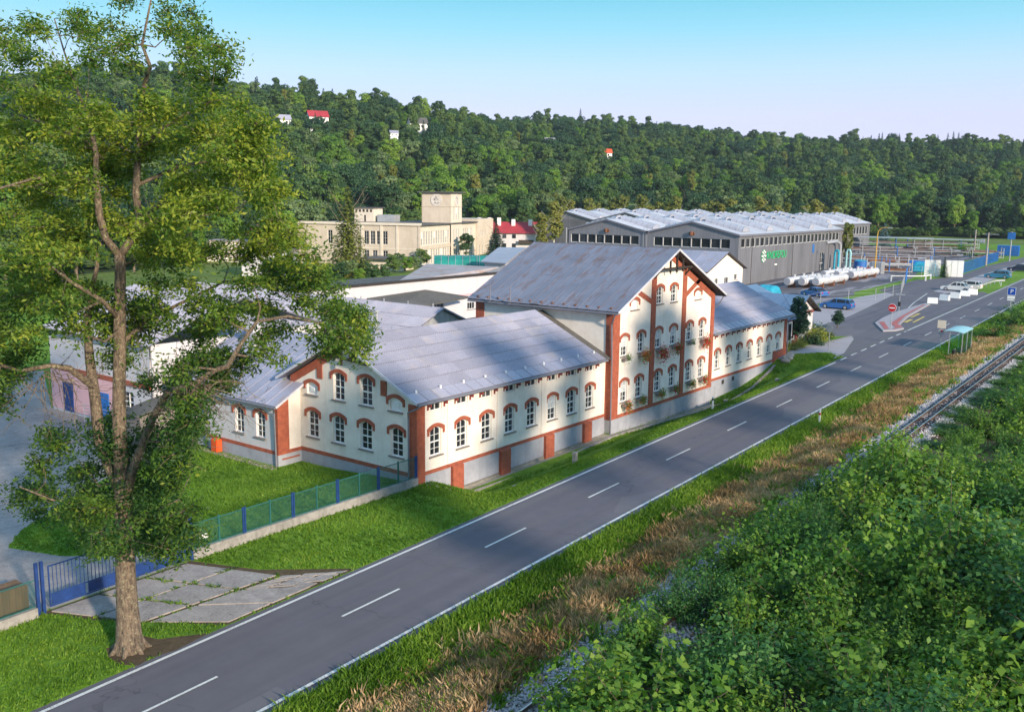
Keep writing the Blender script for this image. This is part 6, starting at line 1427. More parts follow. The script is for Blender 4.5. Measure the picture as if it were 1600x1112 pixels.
# ================================================================== VEGETATION
def unit(a): return a/(np.linalg.norm(a, axis=-1, keepdims=True)+1e-9)
def crown_mesh(name, mat, rx, rz, nl, npl, leaf, seed, lobe=.38, top=.0, flat=.6):
    """leaf-clump crown: lobes spread in an ellipsoid (half-axes rx, rz), centred at height rz"""
    g = np.random.default_rng(seed); P, N, Tn = [], [], []
    for i in range(nl):
        d = unit(g.normal(size=3)); rr = g.random()**.45; c = d*np.array([rx, rx, rz])*rr*.78
        if top: c[:2] *= 1-top*(c[2]/rz+1)/2
        lr = lobe*rx*(.65+g.random()*.6)*(1-.3*rr); q = unit(g.normal(size=(npl, 3))); q[:, 2] = np.where(q[:, 2] < -.35, -q[:, 2]*.5, q[:, 2]); q = unit(q)
        rad = lr*(.72+.38*g.random((npl, 1))); P.append(c+q*rad*np.array([1, 1, flat+.15])); N.append(q+g.normal(size=(npl, 3))*.45+np.array([0, 0, .25])); Tn.append(np.clip(.5+g.normal()*.16+g.normal(size=npl)*.12, 0, 1))
    P = np.concatenate(P)+np.array([0, 0, rz]); N = np.concatenate(N); Tn = np.concatenate(Tn); n = len(P)
    s = leaf*(.6+g.random(n)*.8); V, Fq = leaf_quads(P, N, s*1.25, s, g); return npmesh(name, V, Fq, M[mat], Tn)
def conifer_mesh(name, mat, r, h, whorls, npw, leaf, seed, z0=.08):
    g = np.random.default_rng(seed); P, N, Tn = [], [], []
    for i in range(whorls):
        f = i/whorls; z = h*(z0+(1-z0)*f); rr = r*(1-f)**.85+.08
        nb = max(5, int(11*(1-f))+4); a0 = g.random()*6.28; tt = g.normal()*.1
        for b in range(nb):
            a = a0+b*6.283/nb+g.normal()*.15; L = rr*(.8+.35*g.random()); k = max(3, int(npw*L/r)); t = g.random(k)**.7
            P.append(np.stack([np.cos(a)*L*t+g.normal(size=k)*.12*L*t, np.sin(a)*L*t+g.normal(size=k)*.12*L*t, z-.28*L*t+g.normal(size=k)*.06*r+.10*L*t*t], 1))
            N.append(np.stack([np.cos(a)*.35+g.normal(size=k)*.3, np.sin(a)*.35+g.normal(size=k)*.3, np.ones(k)], 1)); Tn.append(np.clip(.45+tt+.25*t+g.normal(size=k)*.12, 0, 1))
    P, N, Tn = map(np.concatenate, (P, N, Tn)); n = len(P); s = leaf*(.6+g.random(n)*.8); V, Fq = leaf_quads(P, N, s*1.5, s*.7, g); return npmesh(name, V, Fq, M[mat], Tn)
def trunk_mesh(h, r, mat='bark', seed=0):
    g = random.Random(seed); m = MB(); m.tube([(0, 0, -.6), (0, 0, h*.3), (g.uniform(-.2, .2), g.uniform(-.2, .2), h*.7), (g.uniform(-.3, .3), g.uniform(-.3, .3), h)], [r*1.2, r, r*.8, r*.45], 7)
    for i in range(5):
        a = g.uniform(0, 6.28); z = h*g.uniform(.5, .95); m.tube([(0, 0, z), (math.cos(a)*1.2, math.sin(a)*1.2, z+1.1), (math.cos(a)*2.3, math.sin(a)*2.3, z+2.6)], [r*.4, r*.25, r*.1], 5, False)
    return m.data('trunk', M[mat])
# kinds: (crown mesh, crown base height, trunk mesh, name, look)
KIND = {}
def kind(key, crown, zb, trunk, nm, cat): KIND[key] = (crown, zb, trunk, nm, cat)
kind('round1', crown_mesh('crown', 'leaf_forest', 4.2, 5.4, 40, 130, .36, 1), 1.2, trunk_mesh(7, .28, seed=1), 'broadleaf_tree', 'tree')
kind('round2', crown_mesh('crown', 'leaf_forest', 3.8, 6.2, 42, 125, .35, 2, .36), .9, trunk_mesh(7, .26, seed=2), 'broadleaf_tree', 'tree')
kind('round3', crown_mesh('crown', 'leaf_dark', 4.6, 5.0, 42, 125, .38, 3, .40), 1.2, trunk_mesh(7, .3, seed=3), 'broadleaf_tree', 'tree')
kind('tall', crown_mesh('crown', 'leaf_forest', 3.0, 6.6, 38, 110, .33, 4, .42, .45), 1.8, trunk_mesh(8, .22, seed=4), 'broadleaf_tree', 'tree')
kind('bright', crown_mesh('crown', 'leaf_bright', 3.9, 5.4, 40, 125, .34, 5), .8, trunk_mesh(7, .24, seed=5), 'broadleaf_tree', 'tree')
kind('willow', crown_mesh('crown', 'leaf_willow', 4.2, 4.8, 40, 115, .32, 6, .34), 1.4, trunk_mesh(6, .25, seed=6), 'willow_tree', 'tree')
kind('birch', crown_mesh('crown', 'leaf_birch', 2.4, 5.6, 34, 70, .34, 7, .40, .5, .9), 1.6, trunk_mesh(9, .14, 'bark_pale', 7), 'birch_tree', 'tree')
kind('spruce', conifer_mesh('crown', 'leaf_conifer', 2.7, 14, 26, 20, .42, 8), .6, trunk_mesh(12, .2, seed=8), 'spruce_tree', 'tree')
kind('bluespruce', conifer_mesh('crown', 'leaf_blue', 2.3, 7.0, 16, 24, .30, 9), .2, trunk_mesh(5.5, .14, seed=9), 'blue_spruce', 'tree')
kind('yew', crown_mesh('crown', 'leaf_conifer', 1.75, 3.0, 46, 110, .17, 30, .36, .62, .8), .1, trunk_mesh(3.5, .1, seed=11), 'evergreen_tree', 'tree')
kind('cypress', conifer_mesh('crown', 'leaf_conifer', 1.0, 5.0, 30, 14, .16, 10, .0), .0, trunk_mesh(3.5, .08, seed=10), 'cypress', 'tree')
kind('yellowcone', conifer_mesh('crown', 'leaf_birch', 2.6, 8.6, 26, 30, .26, 11, .05), .2, trunk_mesh(7, .12, seed=11), 'conical_tree', 'tree')
kind('purple', crown_mesh('crown', 'leaf_purple', 4.0, 5.0, 30, 80, .5, 12), 2.2, trunk_mesh(7, .24, seed=12), 'copper_beech', 'tree')
def place_tree(key, x, y, s, label, group=None, sz=None, rz=None, trunk=True, mat=None):
    crown, zb, tr, nm, cat = KIND[key]; z = Tz(x, y)
    t = link(nm, None); t.location = (x, y, z); t.scale = (s, s, sz or s); t.rotation_euler = (0, 0, random.uniform(0, 6.28) if rz is None else rz); tag(t, label, cat, group)
    c = link('crown', crown, t); c.location = (0, 0, zb)
    if trunk: link('trunk', tr, t)
    return t
FG = 'forest trees along the foot of the wooded hill'
def front_label(key): return {'round1': 'mid-green round tree', 'round2': 'mid-green upright oval tree', 'round3': 'dark green wide tree', 'tall': 'slender tall green tree', 'bright': 'light green tree', 'spruce': 'dark pointed spruce', 'willow': 'grey-green soft tree', 'birch': 'pale yellowish birch'}[key]+' in the forest edge'
# all forest positions: jittered polar grid on the hill side
def forest():
    g = np.random.default_rng(21); pos = []
    R = 215.0
    while R < 860:
        st = 5.8+ (R-215)*.004
        for a in np.arange(7.0, 70.0, math.degrees(st/R)):
            aa = a+g.normal()*.25*math.degrees(st/R); RR2 = R+g.normal()*st*.3; rf = np.interp(aa, AZ, RF); rd = np.interp(aa, AZ, RD)
            if RR2 < rf or RR2 > rd+25: continue
            x, y = RR2*math.cos(math.radians(aa)), RR2*math.sin(math.radians(aa))
            if any(math.hypot(x-hx, y-hy) < 9 or (abs(math.atan2(y, x)-math.atan2(hy, hx)) < .012 and 0 < math.hypot(hx, hy)-math.hypot(x, y) < 14) for hx, hy in HILL_H): continue
            pos.append((RR2-rf, aa, x, y))
        R += st*.86
    pos.sort(); return pos, g
def hill_hit(u, v):
    d = ray(u, v); s = 150.0
    while s < 1200:
        p = d*s
        if p[2]+CAM_H < Tz(p[0], p[1])+7: return p[0], p[1]
        s += 3
    return p[0], p[1]
HH = [((441, 196), 'white', 'white gabled cottage on the wooded slope, leftmost of the hill houses', 1.0), ((496, 193), 'red', 'white cottage with a bright red roof on the wooded slope', 1.3), ((652, 203), 'brown', 'long white house high on the wooded slope above the tower', 1.3), ((859, 226), 'white', 'small white cottage in the trees right of the notch in the ridge', .9), ((945, 245), 'orange', 'small house with an orange roof in the trees above the halls', 1.0), ((615, 212), 'white', 'tiny white shed in the trees left of the long hill house', .6)]
HILL_H = [hill_hit(*h[0]) for h in HH]
for (hx, hy), h in zip(HILL_H, HH):
    s = 1.5*h[3]; z = Tz(hx, hy)+6.4; t = thing('hill_house', h[2], 'house', (hx, hy, z), math.atan2(hy, hx)-PI/2+.25, 'houses scattered on the wooded hill')
    m = MB(); m.box(-2.2*s, 2.2*s, -1.5*s, 1.5*s, -6.6, 1.7*s); m.prism([(-1.5*s, 1.7*s), (0, 2.9*s), (1.5*s, 1.7*s)], (-2.2*s, 0, 0), (0, 1, 0), (0, 0, 1), (4.4*s, 0, 0)); m.build('wall', M['white'], t, local=True)
    m = MB(); m.add([(-2.4*s, -1.75*s, 1.55*s), (2.4*s, -1.75*s, 1.55*s), (2.4*s, 0, 3.05*s), (-2.4*s, 0, 3.05*s), (2.4*s, 1.75*s, 1.55*s), (-2.4*s, 1.75*s, 1.55*s)], [(0, 1, 2, 3), (3, 2, 4, 5)]); m.build('roof', M[{'red': 'roof_red', 'orange': 'orange', 'brown': 'roof_dark', 'white': 'roof_light'}[h[1]]], t, local=True)
    m = MB(); m.box(-1.4*s, -.8*s, -1.55*s, -1.5*s, .6*s, 1.2*s); m.build('window', M['glass'], t, local=True); m = MB(); m.box(.6*s, 1.2*s, -1.55*s, -1.5*s, .6*s, 1.2*s); m.build('window', M['glass'], t, local=True)
pos, g = forest()
keys = ['round1', 'round2', 'round3', 'tall', 'bright', 'willow', 'birch', 'spruce']
def pick(d, a):
    c_ = math.sin(a*.9+d*.031)+math.sin(a*.37-d*.052+2)+math.sin(a*1.9+d*.017+4)
    if c_ > 1.25: return ['bright', 'willow', 'round1', 'bright'][int(g.integers(4))] if d < 190 else ['round1', 'bright', 'tall'][int(g.integers(3))]
    if c_ < -1.3: return ['spruce' if (d < 180 or a < 18) else 'round3', 'round3', 'round3'][int(g.integers(3))]
    if d > 250: w_ = [.26, .24, .28, .08, .05, .03, .0, .03 if a > 18 else .2]
    elif d > 120: w_ = [.22, .22, .18, .13, .10, .05, .02, .08]
    else: w_ = [.18, .18, .08, .14, .24, .10, .04, .04]
    return keys[int(g.choice(8, p=np.array(w_)/sum(w_)))]
far = {k: [] for k in keys}; SRC = {}
for i, (d, a, x, y) in enumerate(pos):
    k = pick(d, a)
    s = g.uniform(.62, 1.32)*(1.0 if k != 'spruce' else .9)
    if i < 262 or k not in SRC:
        wh = 'at the far left' if a > 56 else 'left of the tower building' if a > 47 else 'behind the tower building' if a > 40 else 'behind the red-roofed house' if a > 35 else 'behind the left hall' if a > 28 else 'behind the middle halls' if a > 21 else 'right of the halls' if a > 15 else 'at the far right'
        t = place_tree(k, x, y, s, front_label(k)+' '+wh, FG, sz=s*g.uniform(.9, 1.25)); SRC.setdefault(k, (t.children[0], KIND[k][1]))
    else: far[k].append((x, y, s, s*g.uniform(.9, 1.25), g.uniform(0, 6.28)))
def gn_scatter(name, label, src, items, kindv='stuff'):
    """one object: instances of an existing crown on points"""
    n = len(items); A = np.array(items); me = bpy.data.meshes.new(name); me.vertices.add(n)
    zb = np.array([src[k][1] for k in [it[5] for it in items]]) if len(items[0]) > 5 else 0
    return me
def scatter_multi(name, label, far, SRC):
    pts, sc, rt, ix = [], [], [], []; ks = [k for k in far if far[k]]
    for j, k in enumerate(ks):
        for (x, y, s, sz, rz, *lf) in far[k]:
            pts.append((x, y, Tz(x, y)+(lf[0] if lf else SRC[k][1]*sz))); sc.append((s, s, sz)); rt.append((0, 0, rz)); ix.append(j)
    me = bpy.data.meshes.new(name); me.from_pydata(pts, [], [])
    a = me.attributes.new('scl', 'FLOAT_VECTOR', 'POINT'); a.data.foreach_set('vector', np.array(sc, np.float32).ravel())
    a = me.attributes.new('rot', 'FLOAT_VECTOR', 'POINT'); a.data.foreach_set('vector', np.array(rt, np.float32).ravel())
    a = me.attributes.new('idx', 'INT', 'POINT'); a.data.foreach_set('value', np.array(ix, np.int32))
    o = link(name, me); tag(o, label, None, None, 'stuff')
    ng = bpy.data.node_groups.new(name, 'GeometryNodeTree'); ng.interface.new_socket('Geometry', in_out='INPUT', socket_type='NodeSocketGeometry'); ng.interface.new_socket('Geometry', in_out='OUTPUT', socket_type='NodeSocketGeometry')
    N = ng.nodes; L = ng.links; gi = N.new('NodeGroupInput'); go = N.new('NodeGroupOutput'); jn_ = N.new('GeometryNodeJoinGeometry')
    def attr(nm, dt): q = N.new('GeometryNodeInputNamedAttribute'); q.data_type = dt; q.inputs['Name'].default_value = nm; return q.outputs['Attribute']
    S, Rr, I = attr('scl', 'FLOAT_VECTOR'), attr('rot', 'FLOAT_VECTOR'), attr('idx', 'INT')
    for j, k in enumerate(ks):
        oi = N.new('GeometryNodeObjectInfo'); oi.inputs['Object'].default_value = SRC[k][0]; oi.inputs['As Instance'].default_value = True; oi.transform_space = 'ORIGINAL'
        cmp = N.new('FunctionNodeCompare'); cmp.data_type = 'INT'; cmp.operation = 'EQUAL'; L.new(I, cmp.inputs[2]); cmp.inputs[3].default_value = j
        ip = N.new('GeometryNodeInstanceOnPoints'); L.new(gi.outputs[0], ip.inputs['Points']); L.new(cmp.outputs[0], ip.inputs['Selection']); L.new(oi.outputs['Geometry'], ip.inputs['Instance']); L.new(Rr, ip.inputs['Rotation']); L.new(S, ip.inputs['Scale']); L.new(ip.outputs[0], jn_.inputs[0])
    L.new(jn_.outputs[0], go.inputs[0]); md = o.modifiers.new('scatter', 'NODES'); md.node_group = ng; return o
scatter_multi('wooded_hillside', 'dense mixed forest covering the hill behind the factory', far, SRC)
und = {k: [] for k in keys}
for i in range(520):
    a = g.uniform(8, 66); R = np.interp(a, AZ, RF)+g.uniform(-7, 5); s_ = g.uniform(.28, .5); k = ['bright', 'round1', 'willow', 'round2'][int(g.integers(4))]
    und[k].append((R*math.cos(math.radians(a)), R*math.sin(math.radians(a)), s_*1.3, s_*.8, g.uniform(0, 6.28)))
scatter_multi('undergrowth', 'low bushes filling the foot of the forest edge', und, SRC)
# unseen wood beyond the right frame edge: crowns lifted to dapple facade, not shrubs
near = {k: [] for k in keys}; tk = MB()
for i in range(8):
    x = 22+i*8.6+g.normal()*1.6; y = -13-g.random()*9; s = g.uniform(1.15, 1.5); k = ['birch', 'tall', 'birch', 'round2'][i % 4]; lift = g.uniform(11.5, 14.5)
    near[k].append((x, y, s*1.1, s, g.uniform(0, 6.28), lift)); tk.tube([(x, y, Tz(x, y)-.5), (x+.2, y, Tz(x, y)+8), (x, y+.2, Tz(x, y)+lift+4), (x, y, Tz(x, y)+lift+8*s)], [.32, .26, .18, .06], 7)
    for q in range(6):
        an = g.uniform(0, 6.28); z_ = Tz(x, y)+lift+q*1.2*s; tk.tube([(x, y, z_), (x+math.cos(an)*1.4, y+math.sin(an)*1.4, z_+1.2), (x+math.cos(an)*2.6, y+math.sin(an)*2.6, z_+2.6)], [.1, .06, .02], 5, False)
scatter_multi('shade_wood', 'unseen wood crowns, raised to dapple the facade from the near side of the railway', near, SRC)
tag(tk.build('shade_wood_trunks', M['bark']), 'unseen bare trunks added under the raised wood crowns on the near side of the railway', None, None, 'stuff')
print('forest', len(pos), {k: len(v) for k, v in far.items()})

# single trees and shrubs between the buildings
def at_px(u, v, z): p = on_z(u, v, z); return float(p[0]), float(p[1])
place_tree('bluespruce', 294, 85, 1.0, 'blue spruce standing on the grass right of the far hall'); 
x, y = at_px(1472, 432, 2.6); place_tree('cypress', 198.6, 45.6, .9, 'narrow dark cypress between the two white panel walls', sz=.8)
place_tree('yew', 101.8, 37.9, 1.05, 'dense dark conifer in front of the blue-roofed house', sz=1.0); place_tree('yew', 104.6, 39.4, 1.2, 'dark rounded evergreen behind the dense conifer by the blue-roofed house', sz=.72)
place_tree('yew', 117.2, 38.7, .62, 'small cone-shaped evergreen beside the junction', sz=.42)
x, y = at_px(545, 436, 1.2); place_tree('yellowcone', x, y, 1.75, 'tall yellowish cone-shaped tree before the tower building', sz=2.0)
x, y = at_px(775, 400, 3.0); place_tree('spruce', x, y, 1.0, 'dark green conical tree between the tower building and the red roof', sz=.62)
x, y = at_px(728, 407, 2.2); place_tree('round2', x, y, .55, 'small round tree against the right face of the tower building')
x, y = at_px(672, 410, 2.2); place_tree('spruce', x, y, .62, 'short bushy conifer at the corner of the tower building', sz=.32)
x, y = at_px(1330, 423, 2.8); place_tree('birch', 212, 69.0, .8, 'brownish half-bare birch before the far hall wall', sz=.85)
for i, (u, v, s, k, lb) in enumerate([(865, 392, 1.5, 'birch', 'yellow-green birch just left of the halls'), (845, 398, 1.2, 'birch', 'smaller yellow-green birch beside the red-roofed house'), (890, 388, 1.3, 'willow', 'grey-green tree peeping left of the first hall roof')]):
    x, y = at_px(u, v, 3.2); place_tree(k, x, y, s, lb, sz=s*.8)
# birch row behind the halls
for i in range(34):
    a = math.radians(36.0-i*.52); R = 318+random.uniform(-8, 12); s = random.uniform(1.1, 1.5)
    place_tree('birch' if i % 6 != 5 else 'willow', R*math.cos(a), R*math.sin(a), s, 'yellowish birch in the row rising behind the white hall roofs' if i % 6 != 5 else 'grey-green willow in the row behind the white hall roofs', 'birch row behind the halls', sz=s*random.uniform(.75, .95))
# left field trees behind the yard
LT = [(10, 445, 1.5, 'round2', 'mid-green tree low at the left edge behind the yard'), (50, 470, 1.1, 'bright', 'small light green tree by the yard edge at the left'), (105, 415, 1.7, 'willow', 'grey-green tree behind the yard building'), (160, 420, 1.6, 'bright', 'yellow-green tree directly behind the big trunk'), (210, 430, 1.2, 'bright', 'low light green tree right behind the trunk fork'), (350, 385, 1.7, 'round1', 'green tree behind the cream box shed'), (400, 395, 1.6, 'round2', 'green tree behind the white box shed'), (20, 420, 2.0, 'bright', 'tall yellow-green tree at the left edge behind the yard'), (75, 400, 1.8, 'bright', 'second light green tree from the left edge behind the yard'), (120, 440, 1.3, 'round1', 'green tree behind the yard building, seen under the big crown'), (300, 420, 1.4, 'bright', 'light green tree behind the big tree, right of its trunk'), (250, 400, 1.6, 'round2', 'darker tree behind the big trunk'), (440, 420, 1.5, 'bright', 'light green tree left of the tower building'), (480, 410, 1.7, 'willow', 'soft grey-green tree against the left end of the tower building'), (-40, 460, 2.2, 'bright', 'light green tree mostly outside the left edge')]
for u, v, s, k, lb in LT: x, y = at_px(u, v, .8); place_tree(k, x, y, s*.8, lb, sz=s*.75)
def shrub_patch():
    spots = []
    for u in range(430, 700, 13):
        v = 446-max(0, u-600)*.28; x, y = at_px(u+random.uniform(-5, 5), v+random.uniform(-10, 4), 1.0); spots.append((x, y))
    for (x, y) in spots[:20]:
        k = random.choice(['bright', 'round1', 'willow', 'birch']); s = random.uniform(.32, .5); place_tree(k, x, y, s, {'bright': 'light green bush', 'round1': 'darker green bush', 'willow': 'grey-green bush', 'birch': 'yellowish bush'}[k]+' in the thicket between the white block and the tower building', 'thicket before the tower building', sz=s*.8, trunk=False)
shrub_patch()
# ---- shrubs
def shrub_mesh(seed, mat='leaf_shrub', H=3.0, R=1.8, twigs=70, leaf=.165, per=56, up=.75):
    g = np.random.default_rng(seed); P, N, Tn = [], [], []; tw_ = MB()
    for i in range(twigs):
        a = g.random()*6.283; el = math.acos(1-g.random()*.85); L = H*(.72+g.random()*.4); d = np.array([math.sin(el)*math.cos(a)*R/H*1.5, math.sin(el)*math.sin(a)*R/H*1.5, math.cos(el)]); d /= np.linalg.norm(d)
        t = np.sort(.25+.75*g.random(per)); drop = np.array([0, 0, -.35])*(1-d[2])*L
        c = d[None]*L*t[:, None]+drop[None]*(t[:, None]**2.2); off = g.normal(size=(per, 3))*.16*L/H*(.5+t[:, None])
        P.append(c+off); N.append(np.array([0, 0, up*.7])+g.normal(size=(per, 3))*.5+d*.6); Tn.append(np.clip(.12+.50*t*max(0, d[2]+.2)+g.normal()*.13+g.normal(size=per)*.13, 0, 1))  # light from above painted into the tint: upper outer leaves lighter
        if i % 3 == 0: tw_.tube([(0, 0, -.1), tuple(d*L*.5+drop*.2), tuple(d*L+drop)], [.022, .015, .006], 4, False)
    P, N, Tn = map(np.concatenate, (P, N, Tn)); n = len(P); s = leaf*(.6+g.random(n)*.75); V, Fq = leaf_quads(P, N, s*1.25, s*.85, g)
    return npmesh('foliage', V, Fq, M[mat], Tn), tw_.data('stems', M['bark'])
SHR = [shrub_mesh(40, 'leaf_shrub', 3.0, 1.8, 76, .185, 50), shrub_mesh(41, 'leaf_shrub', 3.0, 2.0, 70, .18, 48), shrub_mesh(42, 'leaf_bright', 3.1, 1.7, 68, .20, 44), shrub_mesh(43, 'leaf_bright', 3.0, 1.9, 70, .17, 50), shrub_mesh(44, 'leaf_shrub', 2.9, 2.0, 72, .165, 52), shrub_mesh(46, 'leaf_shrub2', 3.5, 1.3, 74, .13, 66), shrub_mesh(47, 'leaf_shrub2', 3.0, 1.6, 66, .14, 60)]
BG = 'dense shrubs along the near side of the railway'
LBS = ['large-leaved mid-green shrub', 'rounded green shrub', 'arching green shrub', 'spreading bright green shrub', 'lush green shrub', 'fine-leaved upright shrub', 'dark green shrub']
def shrubs():
    g = np.random.default_rng(5); cnt = 0; x = 22.5
    while x < 150:
        st = 1.9 if x < 60 else 2.5
        ylim = max(.17*x-3.5, -3)
        yocc = np.interp(x, [20, 23, 28, 38, 44, 52, 58, 62, 150], [14.0, 16.8, 17.9, 18.5, 18.5, 18.0, 17.2, 16.1, 16.0])+K*(x-40)
        y = yocc-1.3 if x > 60 else yocc-2.3
        while y > ylim:
            xx, yy = x+g.normal()*st*.35, y+g.normal()*.3
            hl = max(.7, 17*(1-(yy+.9)/yocc)); cap = 1.9+2.6*(.5+.5*math.sin(xx*.52+math.sin(yy*.6)*1.6))*(.5+.5*math.sin(yy*.9+xx*.31))*1.25
            h = (min(hl, cap)*g.uniform(.5, 1.0) if x > 60 else min(max(2.0, cap), 1.9+.55*(yocc-yy-1.6))*g.uniform(.55, 1.2))/3.0; i = int(g.choice(7, p=[.19, .18, .18, .17, .14, .08, .06]))
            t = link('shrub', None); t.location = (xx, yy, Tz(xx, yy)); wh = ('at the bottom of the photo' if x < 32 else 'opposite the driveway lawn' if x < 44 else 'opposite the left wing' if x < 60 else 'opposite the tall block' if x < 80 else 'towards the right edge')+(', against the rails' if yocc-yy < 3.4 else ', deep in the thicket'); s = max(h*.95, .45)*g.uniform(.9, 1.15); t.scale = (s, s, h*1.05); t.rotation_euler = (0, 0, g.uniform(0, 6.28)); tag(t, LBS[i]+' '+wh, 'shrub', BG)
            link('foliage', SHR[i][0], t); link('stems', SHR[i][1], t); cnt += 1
            y -= st*g.uniform(1.0, 1.75)*(.62+.5*h)
        x += st
    print('shrubs', cnt)
shrubs()
fm, sm = shrub_mesh(60, 'leaf_yellow', 1.2, 1.0, 40, .11, 40)
fd_, sd_ = shrub_mesh(61, 'leaf_dark', 1.6, 1.2, 40, .12, 45)
for i, (x, y, s, d_, lb) in enumerate([(96.0, 37.3, .8, 0, 'low yellow-green shrub nearest the corner of the right wing'), (98.0, 37.2, .9, 0, 'second yellow-green shrub in the bed by the red front'), (100.2, 37.0, .8, 0, 'yellow-green shrub at the foot of the dense conifer'), (105.0, 37.0, 1.5, 0, 'tall yellow shrub right of the dense conifer'), (106.8, 37.6, 1.2, 0, 'yellow shrub towards the junction corner'), (108.2, 37.0, .8, 1, 'dark low shrub between the yellow ones by the junction'), (109.4, 37.1, .7, 0, 'last small yellow-green shrub of the bed'), (110.5, 39.3, 1.1, 1, 'dark shrub behind the cone-shaped evergreen'), (103.0, 36.6, 1.0, 1, 'dark low shrub under the dense conifer')]):
    t = link('shrub', None); t.location = (x, y, Tz(x, y)); t.scale = (s, s, s); t.rotation_euler = (0, 0, i*1.3); tag(t, lb, 'shrub', 'shrubs in the bed beside the blue-roofed house'); link('foliage', (fd_ if d_ else fm), t); link('stems', sm, t)
for i, (x, y, s, lb) in enumerate([(122, 21.6, 1.0, 'green bush on the verge just beyond the bus shelter'), (136, 21.3, 1.3, 'larger green bush on the far verge below the parking sign'), (133, 20.3, 1.0, 'small bush beside the larger one on the far verge'), (150, 21.5, 1.4, 'green bush farthest along the verge'), (268, 58, 1.6, 'bright yellow-green shrub before the steel racks')]):
    t = link('shrub', None); t.location = (x, y, Tz(x, y)); t.scale = (s, s, s*.7); t.rotation_euler = (0, 0, i*1.7); tag(t, lb, 'shrub'); link('foliage', SHR[i % 5][0], t); link('stems', SHR[i % 5][1], t)

